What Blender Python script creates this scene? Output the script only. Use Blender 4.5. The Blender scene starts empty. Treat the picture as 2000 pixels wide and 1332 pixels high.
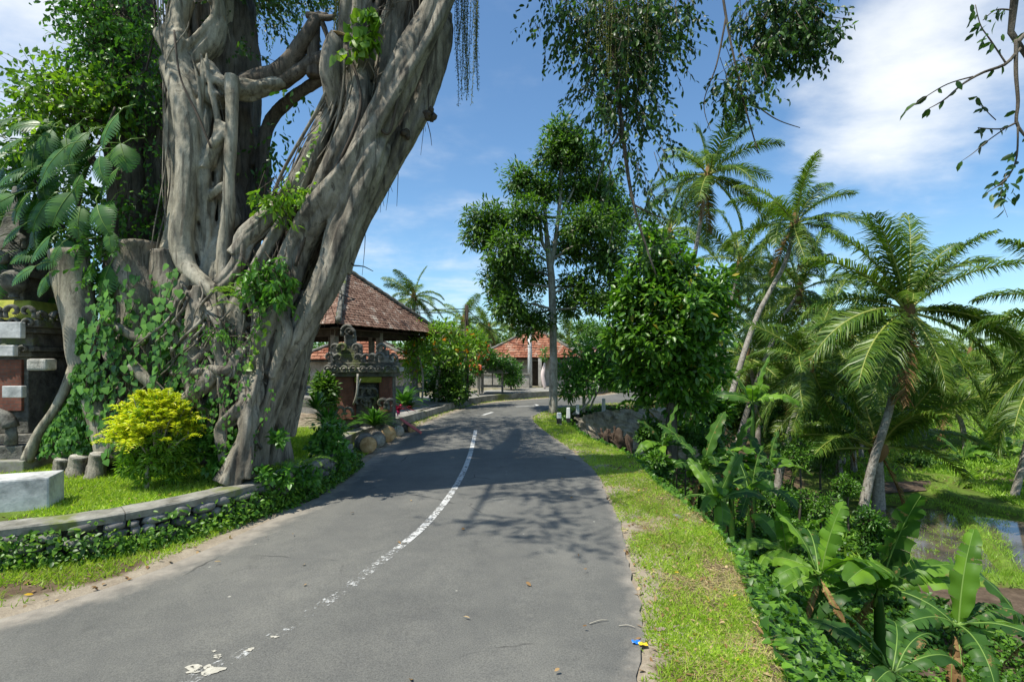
import bpy, bmesh, math, random
import numpy as np
from mathutils import Vector, Matrix

# ------------------------------------------------------------------ camera, sky, sun, exposure
R = math.radians
scene = bpy.context.scene
COL = scene.collection
EYE = 2.0
cam_d = bpy.data.cameras.new('camera')
cam_d.sensor_width = 36.0
cam_d.lens = 18.0
cam_d.shift_y = 0.017
cam_d.clip_start = 0.05
cam_d.clip_end = 3000.0
cam = bpy.data.objects.new('camera', cam_d)
cam.location = (0, 0, EYE)
cam.rotation_euler = (R(90), 0, 0)
COL.objects.link(cam)
scene.camera = cam

SUN_EL = R(62)
SUN_AZ = (-0.83, -0.56)                     # horizontal direction towards the sun
_n = math.hypot(*SUN_AZ)
SUN = Vector((SUN_AZ[0] / _n * math.cos(SUN_EL), SUN_AZ[1] / _n * math.cos(SUN_EL), math.sin(SUN_EL)))
sun_d = bpy.data.lights.new('sun', 'SUN')
sun_d.energy = 5.0
sun_d.angle = R(0.53)
sun_d.color = (1.0, 0.95, 0.86)
sun = bpy.data.objects.new('sun', sun_d)
sun.rotation_euler = SUN.to_track_quat('Z', 'Y').to_euler()
sun.location = (-20, -15, 40)
COL.objects.link(sun)

world = bpy.data.worlds.new('World')
scene.world = world
world.use_nodes = True
wn, wl = world.node_tree.nodes, world.node_tree.links
wn.clear()


def W(kind, **kw):
    n = wn.new(kind)
    for k, v in kw.items():
        setattr(n, k, v)
    return n


def wmath(op, a, b=None, clamp=False):
    n = wn.new('ShaderNodeMath')
    n.operation = op
    n.use_clamp = clamp
    for i, x in enumerate((a, b)):
        if x is None:
            continue
        if isinstance(x, (int, float)):
            n.inputs[i].default_value = x
        else:
            wl.new(x, n.inputs[i])
    return n.outputs[0]


sky = W('ShaderNodeTexSky')
sky.sky_type = 'NISHITA'
sky.sun_disc = False
sky.sun_elevation = SUN_EL
sky.sun_rotation = math.atan2(SUN.x, SUN.y)
sky.altitude = 0
sky.air_density = 1.0
sky.dust_density = 0.6
sky.ozone_density = 1.0
tc = W('ShaderNodeTexCoord')
sep = W('ShaderNodeSeparateXYZ')
wl.new(tc.outputs['Generated'], sep.inputs[0])
zz = wmath('MAXIMUM', sep.outputs[2], 0.0)
den = wmath('ADD', zz, 0.22)
cx = wmath('DIVIDE', sep.outputs[0], den)
cy = wmath('DIVIDE', sep.outputs[1], den)
comb = W('ShaderNodeCombineXYZ')
wl.new(wmath('MULTIPLY', cx, 0.75), comb.inputs[0])
wl.new(cy, comb.inputs[1])
noi = W('ShaderNodeTexNoise')
noi.inputs['Scale'].default_value = 1.35
noi.inputs['Detail'].default_value = 9
noi.inputs['Roughness'].default_value = 0.56
noi.inputs['Distortion'].default_value = 0.5
wl.new(comb.outputs[0], noi.inputs['Vector'])
noi2 = W('ShaderNodeTexNoise')
noi2.inputs['Scale'].default_value = 5.0
noi2.inputs['Detail'].default_value = 8
noi2.inputs['Roughness'].default_value = 0.6
wl.new(comb.outputs[0], noi2.inputs['Vector'])


def blob(d, lo, hi):
    """soft cloud bank round a direction of the sky"""
    v = Vector(d).normalized()
    dot = W('ShaderNodeVectorMath', operation='DOT_PRODUCT')
    wl.new(tc.outputs['Generated'], dot.inputs[0])
    dot.inputs[1].default_value = v
    mr = W('ShaderNodeMapRange', interpolation_type='SMOOTHSTEP')
    mr.inputs[1].default_value = lo
    mr.inputs[2].default_value = hi
    wl.new(dot.outputs['Value'], mr.inputs[0])
    return mr.outputs[0]


banks = [blob((0.66, 1, 0.51), 0.986, 0.9995), blob((0.78, 1, 0.545), 0.984, 0.9995), blob((0.90, 1, 0.58), 0.986, 0.9995), blob((-1.02, 1, 0.62), 0.95, 0.999), blob((-0.12, 1, 0.20), 0.97, 1.0),
         blob((-0.9, -1, 0.5), 0.9, 0.995), blob((1.4, -0.6, 0.7), 0.9, 0.998), blob((0.3, 1, 0.12), 0.97, 1.0)]
amt = [0.12, 0.19, 0.12, 0.30, 0.09, 0.25, 0.25, 0.06]
acc = None
for b_, a_ in zip(banks, amt):
    t_ = wmath('MULTIPLY', b_, a_)
    acc = t_ if acc is None else wmath('ADD', acc, t_)
nn = wmath('ADD', wmath('MULTIPLY', noi.outputs['Fac'], 0.72), wmath('MULTIPLY', noi2.outputs['Fac'], 0.28))
dens = wmath('ADD', nn, acc)
cr = W('ShaderNodeMapRange', interpolation_type='SMOOTHSTEP')
cr.inputs[1].default_value = 0.52
cr.inputs[2].default_value = 0.90
wl.new(dens, cr.inputs[0])
cloudf = wmath('MULTIPLY', cr.outputs[0], 0.95, clamp=True)
mix = W('ShaderNodeMix', data_type='RGBA')
wl.new(cloudf, mix.inputs['Factor'])
tint = W('ShaderNodeMix', data_type='RGBA', blend_type='MULTIPLY')
tint.inputs['Factor'].default_value = 1.0
tint.inputs[7].default_value = (0.80, 1.05, 1.18, 1)
wl.new(sky.outputs[0], tint.inputs[6])
wl.new(tint.outputs[2], mix.inputs[6])
mix.inputs[7].default_value = (7.0, 7.2, 7.3, 1)
bg = W('ShaderNodeBackground')
bg.inputs['Strength'].default_value = 0.118
wl.new(mix.outputs[2], bg.inputs[0])
wo = W('ShaderNodeOutputWorld')
wl.new(bg.outputs[0], wo.inputs[0])

scene.view_settings.view_transform = 'Standard'
scene.view_settings.look = 'None'
scene.view_settings.exposure = 0.42
scene.view_settings.gamma = 1.0
scene.view_settings.use_curve_mapping = False
scene.render.engine = 'CYCLES'
scene.cycles.max_bounces = 5
scene.cycles.diffuse_bounces = 3
scene.cycles.glossy_bounces = 2
scene.cycles.transmission_bounces = 4
scene.cycles.transparent_max_bounces = 12
scene.cycles.use_denoising = True

# ------------------------------------------------------------------ helpers
rng = np.random.RandomState(7)
random.seed(7)


def at(u, v, Y):
    """the point of the place seen at (u, v) of the photograph when it stands Y metres ahead"""
    return np.array(((u - 1000.0) / 1000.0 * Y, Y, EYE - (v - 700.0) / 1000.0 * Y))


def nrm(a):
    a = np.asarray(a, float)
    return a / np.maximum(np.linalg.norm(a, axis=-1, keepdims=True), 1e-9)


class MB:
    """collects geometry; build() links it as one mesh object"""

    def __init__(self):
        self.V, self.F3, self.F4, self.M3, self.M4, self.n = [], [], [], [], [], 0

    def add(self, V, F3=None, F4=None, mat=0):
        V = np.asarray(V, float).reshape(-1, 3)
        if F3 is not None and len(F3):
            F3 = np.asarray(F3, np.int64).reshape(-1, 3) + self.n
            self.F3.append(F3)
            self.M3.append(np.full(len(F3), mat))
        if F4 is not None and len(F4):
            F4 = np.asarray(F4, np.int64).reshape(-1, 4) + self.n
            self.F4.append(F4)
            self.M4.append(np.full(len(F4), mat))
        self.V.append(V)
        self.n += len(V)

    def mesh(self, name, mats, off=None, smooth=True):
        V = np.concatenate(self.V) if self.V else np.zeros((0, 3))
        if off is not None:
            V = V - np.asarray(off)
        F3 = np.concatenate(self.F3) if self.F3 else np.zeros((0, 3), int)
        F4 = np.concatenate(self.F4) if self.F4 else np.zeros((0, 4), int)
        mi = np.concatenate(self.M3 + self.M4) if (self.M3 or self.M4) else np.zeros(0, int)
        me = bpy.data.meshes.new(name)
        me.vertices.add(len(V))
        me.vertices.foreach_set('co', V.astype(np.float32).ravel())
        nl = len(F3) * 3 + len(F4) * 4
        me.loops.add(nl)
        me.loops.foreach_set('vertex_index', np.concatenate([F3.ravel(), F4.ravel()]).astype(np.int32))
        me.polygons.add(len(F3) + len(F4))
        st = np.concatenate([np.arange(len(F3)) * 3, len(F3) * 3 + np.arange(len(F4)) * 4]).astype(np.int32)
        me.polygons.foreach_set('loop_start', st)
        me.polygons.foreach_set('material_index', mi.astype(np.int32))
        me.polygons.foreach_set('use_smooth', np.full(len(st), smooth))
        for m in (mats if isinstance(mats, (list, tuple)) else [mats]):
            me.materials.append(m)
        me.update(calc_edges=True)
        return me

    def build(self, name, mats, parent=None, smooth=True, loc=None):
        off = loc
        if parent is not None:
            off = np.zeros(3)
            q_ = parent
            while q_ is not None:
                off = off + np.array(q_.location)
                q_ = q_.parent
        o = bpy.data.objects.new(name, self.mesh(name, mats, off, smooth))
        COL.objects.link(o)
        if parent is not None:
            o.parent = parent
        elif loc is not None:
            o.location = loc
        return o


def tag(o, label, cat, group=None):
    o['label'] = label
    o['category'] = cat
    if group:
        o['group'] = group
    return o


def kind(o, k, label=None):
    o['kind'] = k
    if label:
        o['label'] = label
    return o


def thing(name, loc, label, cat, group=None):
    o = bpy.data.objects.new(name, None)
    o.empty_display_size = 0.2
    o.location = [float(x) for x in loc]
    COL.objects.link(o)
    return tag(o, label, cat, group)


def inst(name, me, parent, loc=(0, 0, 0), rot=(0, 0, 0), scale=1.0):
    o = bpy.data.objects.new(name, me)
    COL.objects.link(o)
    o.parent = parent
    o.location = [float(x) for x in loc]
    o.rotation_euler = rot
    o.scale = (scale,) * 3 if isinstance(scale, (int, float)) else scale
    return o


def spline(P, n):
    """Catmull-Rom through the rows of P (any width), n samples evenly by chord"""
    P = np.asarray(P, float)
    if len(P) < 2:
        return np.repeat(P, n, 0)
    d = np.linalg.norm(np.diff(P[:, :3], axis=0), axis=1)
    t = np.concatenate([[0], np.cumsum(np.maximum(d, 1e-6))])
    s = np.linspace(0, t[-1], n)
    i = np.clip(np.searchsorted(t, s, 'right') - 1, 0, len(P) - 2)
    f = ((s - t[i]) / (t[i + 1] - t[i]))[:, None]
    p0, p1, p2, p3 = P[np.maximum(i - 1, 0)], P[i], P[i + 1], P[np.minimum(i + 2, len(P) - 1)]
    return 0.5 * (2 * p1 + (p2 - p0) * f + (2 * p0 - 5 * p1 + 4 * p2 - p3) * f ** 2 + (3 * p1 - p0 - 3 * p2 + p3) * f ** 3)


def frames(P):
    T = nrm(np.gradient(P, axis=0))
    N = np.zeros_like(T)
    a = np.array([0, 0, 1.0]) if abs(T[0, 2]) < 0.9 else np.array([0, -1.0, 0])
    N[0] = nrm(np.cross(T[0], a))
    for i in range(1, len(P)):
        v = N[i - 1] - T[i] * np.dot(N[i - 1], T[i])
        N[i] = nrm(v)
    return T, N, np.cross(T, N)


def tube(mb, P, rad, sides=8, res=None, mat=0, lump=0.0, caps=True, flat=1.0, seed=0):
    P = np.asarray(P, float)
    rad = np.broadcast_to(np.asarray(rad, float), (len(P),))
    Q = np.concatenate([P[:, :3], rad[:, None]], 1)
    if res:
        Q = spline(Q, res)
    C, r = Q[:, :3], np.maximum(Q[:, 3], 1e-4)
    T, N, B = frames(C)
    a = np.arange(sides) / sides * 2 * math.pi
    rr = np.repeat(r[:, None], sides, 1)
    if lump:
        k = np.arange(len(C))[:, None]
        ph = seed * 1.7
        rr = rr * (1 + lump * (np.sin(k * 0.61 + ph + 2 * a) * 0.5 + np.sin(k * 0.23 - ph + 3 * a + 1) * 0.35 + np.sin(k * 1.31 + a * 5 + ph) * 0.25))
    V = C[:, None, :] + rr[..., None] * (np.cos(a)[None, :, None] * N[:, None, :] + flat * np.sin(a)[None, :, None] * B[:, None, :])
    n = len(C)
    i, j = np.meshgrid(np.arange(n - 1), np.arange(sides), indexing='ij')
    j2 = (j + 1) % sides
    F = np.stack([i * sides + j, i * sides + j2, (i + 1) * sides + j2, (i + 1) * sides + j], -1).reshape(-1, 4)
    V = V.reshape(-1, 3)
    F3 = []
    if caps:
        V = np.concatenate([V, C[:1], C[-1:]])
        c0, c1 = n * sides, n * sides + 1
        for q in range(sides):
            F3.append((c0, (q + 1) % sides, q))
            F3.append((c1, (n - 1) * sides + q, (n - 1) * sides + (q + 1) % sides))
    mb.add(V, F3, F, mat)
    return C, r


LEAF = {
    'simple': (np.array([(0, 0, 0), (.42, .5, .10), (1, 0, -.10), (.42, -.5, .10)]), [(0, 1, 2), (0, 2, 3)]),
    'oval': (np.array([(0, 0, 0), (.25, .38, .05), (.28, 0, 0), (.25, -.38, .05), (.66, .42, .02), (.66, 0, -.03), (.66, -.42, .02), (1, 0, -.14)]),
             [(0, 2, 1), (0, 3, 2), (1, 2, 5), (1, 5, 4), (2, 3, 6), (2, 6, 5), (4, 5, 7), (5, 6, 7)]),
    'heart': (np.array([(0.02, 0, 0), (-.04, .30, .06), (.22, .5, .07), (.22, 0, 0), (-.04, -.30, .06), (.22, -.5, .07), (.6, .33, 0), (.6, 0, -.03), (.6, -.33, 0), (1, 0, -.12)]),
              [(0, 1, 3), (1, 2, 3), (0, 3, 4), (4, 3, 5), (2, 6, 7), (2, 7, 3), (3, 7, 8), (3, 8, 5), (6, 9, 7), (7, 9, 8)]),
    'blade': (np.array([(0, .5, 0), (0, -.5, 0), (.55, -.36, .04), (.55, .36, .04), (1, 0, -.16)]), [(0, 1, 2), (0, 2, 3), (3, 2, 4)]),
    'tri': (np.array([(0, .5, 0), (0, -.5, 0), (1, 0, 0)]), [(0, 1, 2)]),
}


def leaves(mb, pos, d, n, L, Wd, shape='simple', mat=0):
    pos = np.asarray(pos, float)
    N = len(pos)
    if N == 0:
        return
    d = nrm(np.broadcast_to(d, (N, 3)))
    n = np.broadcast_to(n, (N, 3))
    s = nrm(np.cross(n, d))
    u = np.cross(d, s)
    L = np.broadcast_to(np.asarray(L, float), (N,))[:, None, None]
    Wd = np.broadcast_to(np.asarray(Wd, float), (N,))[:, None, None]
    pr, fc = LEAF[shape]
    V = pos[:, None, :] + pr[None, :, 0, None] * L * d[:, None, :] + pr[None, :, 1, None] * Wd * s[:, None, :] + pr[None, :, 2, None] * L * u[:, None, :]
    k = len(pr)
    F = np.asarray(fc)[None] + (np.arange(N) * k)[:, None, None]
    mb.add(V.reshape(-1, 3), F.reshape(-1, 3), None, mat)


def rv(n, r=None):
    return nrm((r or rng).normal(size=(n, 3)))


UP = np.array((0, 0, 1.0))


def clumps(mb, centres, radii, n, per, L, wr, shape='simple', spread=0.3, up=0.7, hang=0.15, shell=0.55, mat=0, r=None, jit=0.3):
    """leaf rosettes spread through ellipsoids; returns the rosette points"""
    r = r or rng
    out = []
    centres = np.asarray(centres, float).reshape(-1, 3)
    radii = np.asarray(radii, float)
    if radii.ndim == 1:
        radii = np.repeat(radii[:, None], 3, 1) if len(radii) == len(centres) else np.repeat(radii[None], len(centres), 0)
    vol = radii.prod(1) ** (2 / 3)
    cnt = np.maximum(1, (n * vol / vol.sum()).astype(int))
    for c, q, m in zip(centres, radii, cnt):
        dirn = rv(m, r)
        rad = shell + (1 - shell) * r.rand(m) ** 0.6
        rad = np.where(r.rand(m) < 0.25, r.rand(m) * shell, rad)
        p = c + dirn * q * rad[:, None]
        p += r.normal(size=p.shape) * q * 0.10
        out.append(p)
        k = per
        base = np.repeat(p, k, 0)
        od = np.repeat(dirn, k, 0)
        rd = rv(m * k, r)
        d = nrm(od * 0.55 + rd * 1.0 + np.array((0, 0, -hang)))
        nn_ = nrm(UP * up + od * 0.35 + rv(m * k, r) * 0.55)
        ll = L * (1 - jit + 2 * jit * r.rand(m * k))
        leaves(mb, base + rd * (spread * L * r.rand(m * k)[:, None] * 2), d, nn_, ll, ll * wr, shape, mat)
    return np.concatenate(out)


def box(mb, c, s, rz=0.0, mat=0, taper=1.0, z0=None):
    """a box by its centre (z0: its foot instead) and full size"""
    cx_, cy_, cz_ = c
    if z0 is not None:
        cz_ = z0 + s[2] / 2
    ca, sa = math.cos(rz), math.sin(rz)
    V = []
    for k in (-1, 1):
        f = taper if k > 0 else 1.0
        for (i, j) in ((-1, -1), (1, -1), (1, 1), (-1, 1)):
            x, y = i * s[0] / 2 * f, j * s[1] / 2 * f
            V.append((cx_ + x * ca - y * sa, cy_ + x * sa + y * ca, cz_ + k * s[2] / 2))
    mb.add(V, None, [(3, 2, 1, 0), (4, 5, 6, 7), (0, 1, 5, 4), (1, 2, 6, 5), (2, 3, 7, 6), (3, 0, 4, 7)], mat)


def soften(o, w, seg=2):
    """round the edges of a finished mesh"""
    bm = bmesh.new()
    bm.from_mesh(o.data)
    bmesh.ops.remove_doubles(bm, verts=bm.verts, dist=1e-5)
    bmesh.ops.bevel(bm, geom=list(bm.edges), offset=w, segments=seg, affect='EDGES', profile=0.6, clamp_overlap=True)
    bm.to_mesh(o.data)
    bm.free()
    for p in o.data.polygons:
        p.use_smooth = False
    return o


def bake(o, *mods):
    """apply modifiers given as (type, {settings})"""
    for t, kw in mods:
        m = o.modifiers.new(t.lower(), t)
        for k, v in kw.items():
            setattr(m, k, v)
    dg = bpy.context.evaluated_depsgraph_get()
    dg.update()
    me = bpy.data.meshes.new_from_object(o.evaluated_get(dg), depsgraph=dg)
    old = o.data
    mats = [m for m in old.materials]
    o.modifiers.clear()
    o.data = me
    me.materials.clear()
    for m in mats:
        me.materials.append(m)
    for p in me.polygons:
        p.use_smooth = True
    bpy.data.meshes.remove(old)
    return o


def vnoise(x, y, s=1.0, seed=0.0):
    """cheap smooth noise in -1..1"""
    x, y = np.asarray(x) * s + seed * 3.1, np.asarray(y) * s - seed * 1.7
    return (np.sin(x * 1.0 + 1.3 * np.sin(y * 0.9 + seed)) * np.cos(y * 1.1 + 0.8 * np.sin(x * 1.3)) + 0.5 * np.sin(2.3 * x - 1.1 * y + seed) * np.sin(2.7 * y + 0.6 * x) + 0.3 * np.sin(5.1 * x + 2.2 * y) * np.cos(4.6 * y - 1.9 * x)) / 1.6


# ------------------------------------------------------------------ materials
def lin(c):
    return tuple(c) + (1.0,)


class NT:
    def __init__(self, name):
        self.m = bpy.data.materials.new(name)
        self.m.use_nodes = True
        self.t = self.m.node_tree
        self.t.nodes.clear()
        self.out = self.t.nodes.new('ShaderNodeOutputMaterial')

    def n(self, kind_, ins=None, **kw):
        x = self.t.nodes.new(kind_)
        for k, v in kw.items():
            setattr(x, k, v)
        for k, v in (ins or {}).items():
            if hasattr(v, 'links') or isinstance(v, bpy.types.NodeSocket):
                self.t.links.new(v, x.inputs[k])
            else:
                x.inputs[k].default_value = v
        return x

    def noise(self, scale, detail=4, rough=0.55, vec=None, dist=0.0):
        x = self.n('ShaderNodeTexNoise', {'Scale': scale, 'Detail': detail, 'Roughness': rough, 'Distortion': dist})
        if vec is not None:
            self.t.links.new(vec, x.inputs['Vector'])
        return x.outputs['Fac']

    def ramp(self, fac, stops, interp='LINEAR'):
        x = self.n('ShaderNodeValToRGB', {'Fac': fac})
        x.color_ramp.interpolation = interp
        e = x.color_ramp.elements
        while len(e) < len(stops):
            e.new(0.5)
        for q, (p, c) in zip(e, stops):
            q.position = p
            q.color = lin(c) if len(c) == 3 else c
        return x.outputs['Color']

    def mix(self, fac, a, b, mode='MIX'):
        x = self.n('ShaderNodeMix', data_type='RGBA', blend_type=mode)
        for i, v in ((0, fac), (6, a), (7, b)):
            if isinstance(v, bpy.types.NodeSocket):
                self.t.links.new(v, x.inputs[i])
            else:
                x.inputs[i].default_value = v if i == 0 else (lin(v) if len(v) == 3 else v)
        return x.outputs[2]

    def math(self, op, a, b=0.0, clamp=False):
        x = self.n('ShaderNodeMath', {0: a, 1: b}, operation=op, use_clamp=clamp)
        return x.outputs[0]

    def step(self, v, lo, hi):
        x = self.n('ShaderNodeMapRange', {0: v, 1: lo, 2: hi}, interpolation_type='SMOOTHSTEP')
        return x.outputs[0]

    def obj(self, scale=(1, 1, 1)):
        c = self.n('ShaderNodeTexCoord')
        mp = self.n('ShaderNodeMapping', {'Vector': c.outputs['Object'], 'Scale': scale})
        return mp.outputs[0]

    def pos(self, scale=(1, 1, 1)):
        c = self.n('ShaderNodeNewGeometry')
        mp = self.n('ShaderNodeMapping', {'Vector': c.outputs['Position'], 'Scale': scale})
        return mp.outputs[0]

    def done(self, col, rough=0.7, bump=None, bs=0.3, bd=0.02, spec=0.3):
        b = self.n('ShaderNodeBsdfPrincipled', {'Roughness': rough, 'Specular IOR Level': spec})
        if isinstance(col, bpy.types.NodeSocket):
            self.t.links.new(col, b.inputs['Base Color'])
        else:
            b.inputs['Base Color'].default_value = lin(col)
        if bump is not None:
            bp = self.n('ShaderNodeBump', {'Height': bump, 'Strength': bs, 'Distance': bd})
            self.t.links.new(bp.outputs[0], b.inputs['Normal'])
        self.t.links.new(b.outputs[0], self.out.inputs[0])
        return self.m


def leafmat(name, a, b, c=None, tr=0.35, rough=0.42, spec=0.4, rare=None, tcol=1.6, brown=0.0):
    """leaf: colour differs from leaf to leaf; light shines through"""
    t = NT(name)
    g = t.n('ShaderNodeNewGeometry')
    ri = g.outputs['Random Per Island']
    stops = [(0.0, a), (0.55, b), (0.93, c or b)]
    if rare:
        stops += [(0.982, c or b), (0.99, rare)]
    col = t.ramp(ri, stops)
    n = t.noise(0.9, 3, vec=t.pos())
    col = t.mix(0.55, col, t.ramp(n, [(0.3, (0.62, 0.62, 0.62)), (0.7, (1.3, 1.3, 1.2))]), 'MULTIPLY')
    if brown:
        nb_ = t.noise(7.0, 5, .7, t.pos())
        col = t.mix(t.step(nb_, .70 - brown, .76 - brown), col, (.24, .15, .055))
    p = t.n('ShaderNodeBsdfPrincipled', {'Base Color': col, 'Roughness': rough, 'Specular IOR Level': spec})
    tcl = t.mix(1.0, col, (tcol, tcol * 1.12, tcol * 0.45), 'MULTIPLY')
    q = t.n('ShaderNodeBsdfTranslucent', {'Color': tcl})
    mx = t.n('ShaderNodeMixShader', {0: tr, 1: p.outputs[0], 2: q.outputs[0]})
    t.t.links.new(mx.outputs[0], t.out.inputs[0])
    return t.m


def barkmat(name, a, b, dark, scale=6.0, stretch=0.35, moss=None, mossamt=0.5, bs=0.6, rings=0.0):
    t = NT(name)
    v = t.pos((1, 1, stretch))
    n1 = t.noise(scale, 6, 0.62, v, 0.4)
    n2 = t.noise(scale * 4.5, 5, 0.65, v)
    n3 = t.noise(1.4, 4, 0.6, t.pos())
    col = t.ramp(n1, [(0.30, dark), (0.47, a), (0.72, b)])
    col = t.mix(0.6, col, t.ramp(n2, [(0.28, (0.45, 0.45, 0.45)), (0.55, (1, 1, 1)), (0.8, (1.2, 1.18, 1.12))]), 'MULTIPLY')
    col = t.mix(t.step(n3, 0.52, 0.72), col, t.mix(1.0, col, (0.6, 0.58, 0.55), 'MULTIPLY'))
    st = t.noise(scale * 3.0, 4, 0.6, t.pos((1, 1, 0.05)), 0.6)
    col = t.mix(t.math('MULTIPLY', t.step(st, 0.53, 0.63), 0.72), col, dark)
    if moss:
        n4 = t.noise(2.6, 5, 0.65, t.pos())
        col = t.mix(t.step(n4, 0.72 - 0.3 * mossamt, 0.86 - 0.3 * mossamt), col, moss)
    n5 = t.noise(scale * 16, 4, 0.7, t.pos((1, 1, .6)))
    col = t.mix(0.5, col, t.ramp(n5, [(0.3, (0.62, 0.61, 0.6)), (0.6, (1.1, 1.1, 1.08))]), 'MULTIPLY')
    h = t.math('ADD', t.math('ADD', t.math('MULTIPLY', n1, 0.6), t.math('MULTIPLY', n2, 0.5)), t.math('MULTIPLY', n5, 0.3))
    if rings:
        w = t.n('ShaderNodeTexWave', {'Vector': t.pos(), 'Scale': rings, 'Distortion': 3.0, 'Detail': 3, 'Detail Scale': 1.5}, wave_type='BANDS', bands_direction='Z')
        col = t.mix(t.step(w.outputs['Fac'], 0.9, 1.0), col, t.mix(1.0, col, (0.80, 0.79, 0.77), 'MULTIPLY'))
        h = t.math('SUBTRACT', h, t.math('MULTIPLY', t.step(w.outputs['Fac'], 0.85, 1.0), 0.10))
    return t.done(col, 0.85, h, bs, 0.03, 0.15)


M = {}
M['leaf_banyan'] = leafmat('leaf_banyan', (.018, .050, .010), (.035, .085, .014), (.07, .15, .02), tr=0.30)
M['leaf_vine'] = leafmat('leaf_vine', (.045, .13, .018), (.085, .22, .03), (.13, .29, .04), tr=0.32, rough=.38)
M['leaf_bright'] = leafmat('leaf_bright', (.09, .20, .02), (.16, .30, .025), (.24, .38, .03), tr=0.38)
M['leaf_gold'] = leafmat('leaf_gold', (.32, .46, .020), (.62, .68, .03), (.82, .76, .05), tr=0.35, tcol=1.1)
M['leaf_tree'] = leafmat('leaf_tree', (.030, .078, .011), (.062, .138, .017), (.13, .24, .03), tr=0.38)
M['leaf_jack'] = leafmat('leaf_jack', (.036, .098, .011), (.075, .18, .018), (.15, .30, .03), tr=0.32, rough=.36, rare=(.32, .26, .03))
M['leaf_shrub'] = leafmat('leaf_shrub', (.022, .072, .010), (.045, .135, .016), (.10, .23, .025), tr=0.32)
M['leaf_cover'] = leafmat('leaf_cover', (.030, .085, .010), (.065, .165, .015), (.13, .27, .025), tr=0.30)
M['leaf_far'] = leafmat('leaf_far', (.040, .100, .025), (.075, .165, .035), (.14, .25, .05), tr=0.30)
M['leaf_palm'] = leafmat('leaf_palm', (.038, .092, .011), (.072, .145, .016), (.14, .21, .026), tr=0.24, rough=.42, spec=.4)
M['leaf_palm_y'] = leafmat('leaf_palm_y', (.060, .13, .014), (.11, .19, .022), (.18, .25, .035), tr=0.33, rough=.38)
M['leaf_dead'] = leafmat('leaf_dead', (.14, .075, .03), (.22, .13, .06), (.34, .22, .10), tr=0.2, rough=.8, spec=.1, tcol=1.0)
M['leaf_litter'] = leafmat('leaf_litter', (.16, .085, .035), (.30, .19, .09), (.45, .34, .19), tr=0.15, rough=.8, spec=.1, rare=(.6, .38, .03), tcol=1.0)
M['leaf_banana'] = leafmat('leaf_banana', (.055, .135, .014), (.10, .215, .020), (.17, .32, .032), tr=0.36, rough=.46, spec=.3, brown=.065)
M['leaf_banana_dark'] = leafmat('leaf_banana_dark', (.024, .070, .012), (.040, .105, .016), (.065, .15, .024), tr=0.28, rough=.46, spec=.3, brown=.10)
M['leaf_monstera'] = leafmat('leaf_monstera', (.025, .090, .014), (.045, .135, .018), (.07, .18, .022), tr=0.25, rough=.40, spec=.35)
M['leaf_moss'] = leafmat('leaf_moss', (.06, .075, .02), (.10, .12, .03), (.22, .22, .05), tr=0.3)
M['rib_pale'] = NT('rib_pale').done((.15, .25, .05), .5)
M['rib_yellow'] = NT('rib_yellow').done((.24, .27, .06), .5)
M['grass'] = leafmat('grass', (.17, .27, .022), (.28, .42, .034), (.46, .55, .08), tr=0.42, rough=.5, rare=(.50, .42, .20))
M['grass_dry'] = leafmat('grass_dry', (.28, .22, .09), (.42, .34, .15), (.55, .47, .24), tr=0.2, rough=.7, spec=.1, tcol=1.0)
M['rice'] = leafmat('rice', (.16, .30, .03), (.24, .40, .04), (.32, .48, .06), tr=0.35)
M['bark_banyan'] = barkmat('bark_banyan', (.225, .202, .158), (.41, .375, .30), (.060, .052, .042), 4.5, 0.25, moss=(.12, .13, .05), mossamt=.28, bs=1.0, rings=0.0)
M['bark_pale'] = barkmat('bark_pale', (.31, .285, .215), (.47, .435, .345), (.10, .088, .066), 5.0, 0.3, moss=(.30, .21, .08), mossamt=.18, bs=.7)
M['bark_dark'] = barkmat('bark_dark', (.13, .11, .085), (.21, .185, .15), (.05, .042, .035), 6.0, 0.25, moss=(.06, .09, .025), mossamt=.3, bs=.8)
M['bark_light'] = barkmat('bark_light', (.36, .34, .28), (.52, .50, .44), (.17, .155, .125), 7.0, 0.6, bs=.4)
M['bark_palm'] = barkmat('bark_palm', (.30, .275, .235), (.43, .405, .36), (.13, .115, .095), 9.0, 1.4, moss=(.20, .21, .12), mossamt=.2, bs=.5)
M['bark_log'] = barkmat('bark_log', (.20, .17, .13), (.32, .28, .23), (.08, .065, .05), 7.0, 1.0, bs=.7)
M['twig'] = NT('twig').done((.07, .055, .04), .85)
M['twig_pale'] = NT('twig_pale').done((.34, .31, .25), .8)


def cutmat():
    t = NT('cut_wood')
    v = t.pos()
    n = t.noise(9, 5, .6, v)
    col = t.ramp(n, [(.3, (.30, .17, .07)), (.5, (.52, .34, .16)), (.7, (.66, .48, .27))])
    return t.done(col, .8, n, .3, .01, .1)


M['cut_wood'] = cutmat()


def stonemat(name, a, b, dark, scale=5, moss=None, mossamt=.3, bs=.6, bd=.02):
    t = NT(name)
    v = t.pos()
    n1 = t.noise(scale, 6, .62, v)
    n2 = t.noise(scale * 6, 4, .6, v)
    n3 = t.noise(1.3, 4, .6, v)
    col = t.ramp(n1, [(.3, dark), (.5, a), (.72, b)])
    col = t.mix(.45, col, t.ramp(n2, [(.3, (.55, .55, .55)), (.65, (1.15, 1.15, 1.12))]), 'MULTIPLY')
    if moss:
        col = t.mix(t.step(t.math('ADD', n3, t.math('MULTIPLY', n2, .25)), .84 - .35 * mossamt, .98 - .35 * mossamt), col, moss)
    return t.done(col, .88, t.math('ADD', n1, t.math('MULTIPLY', n2, .4)), bs, bd, .15)


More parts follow.
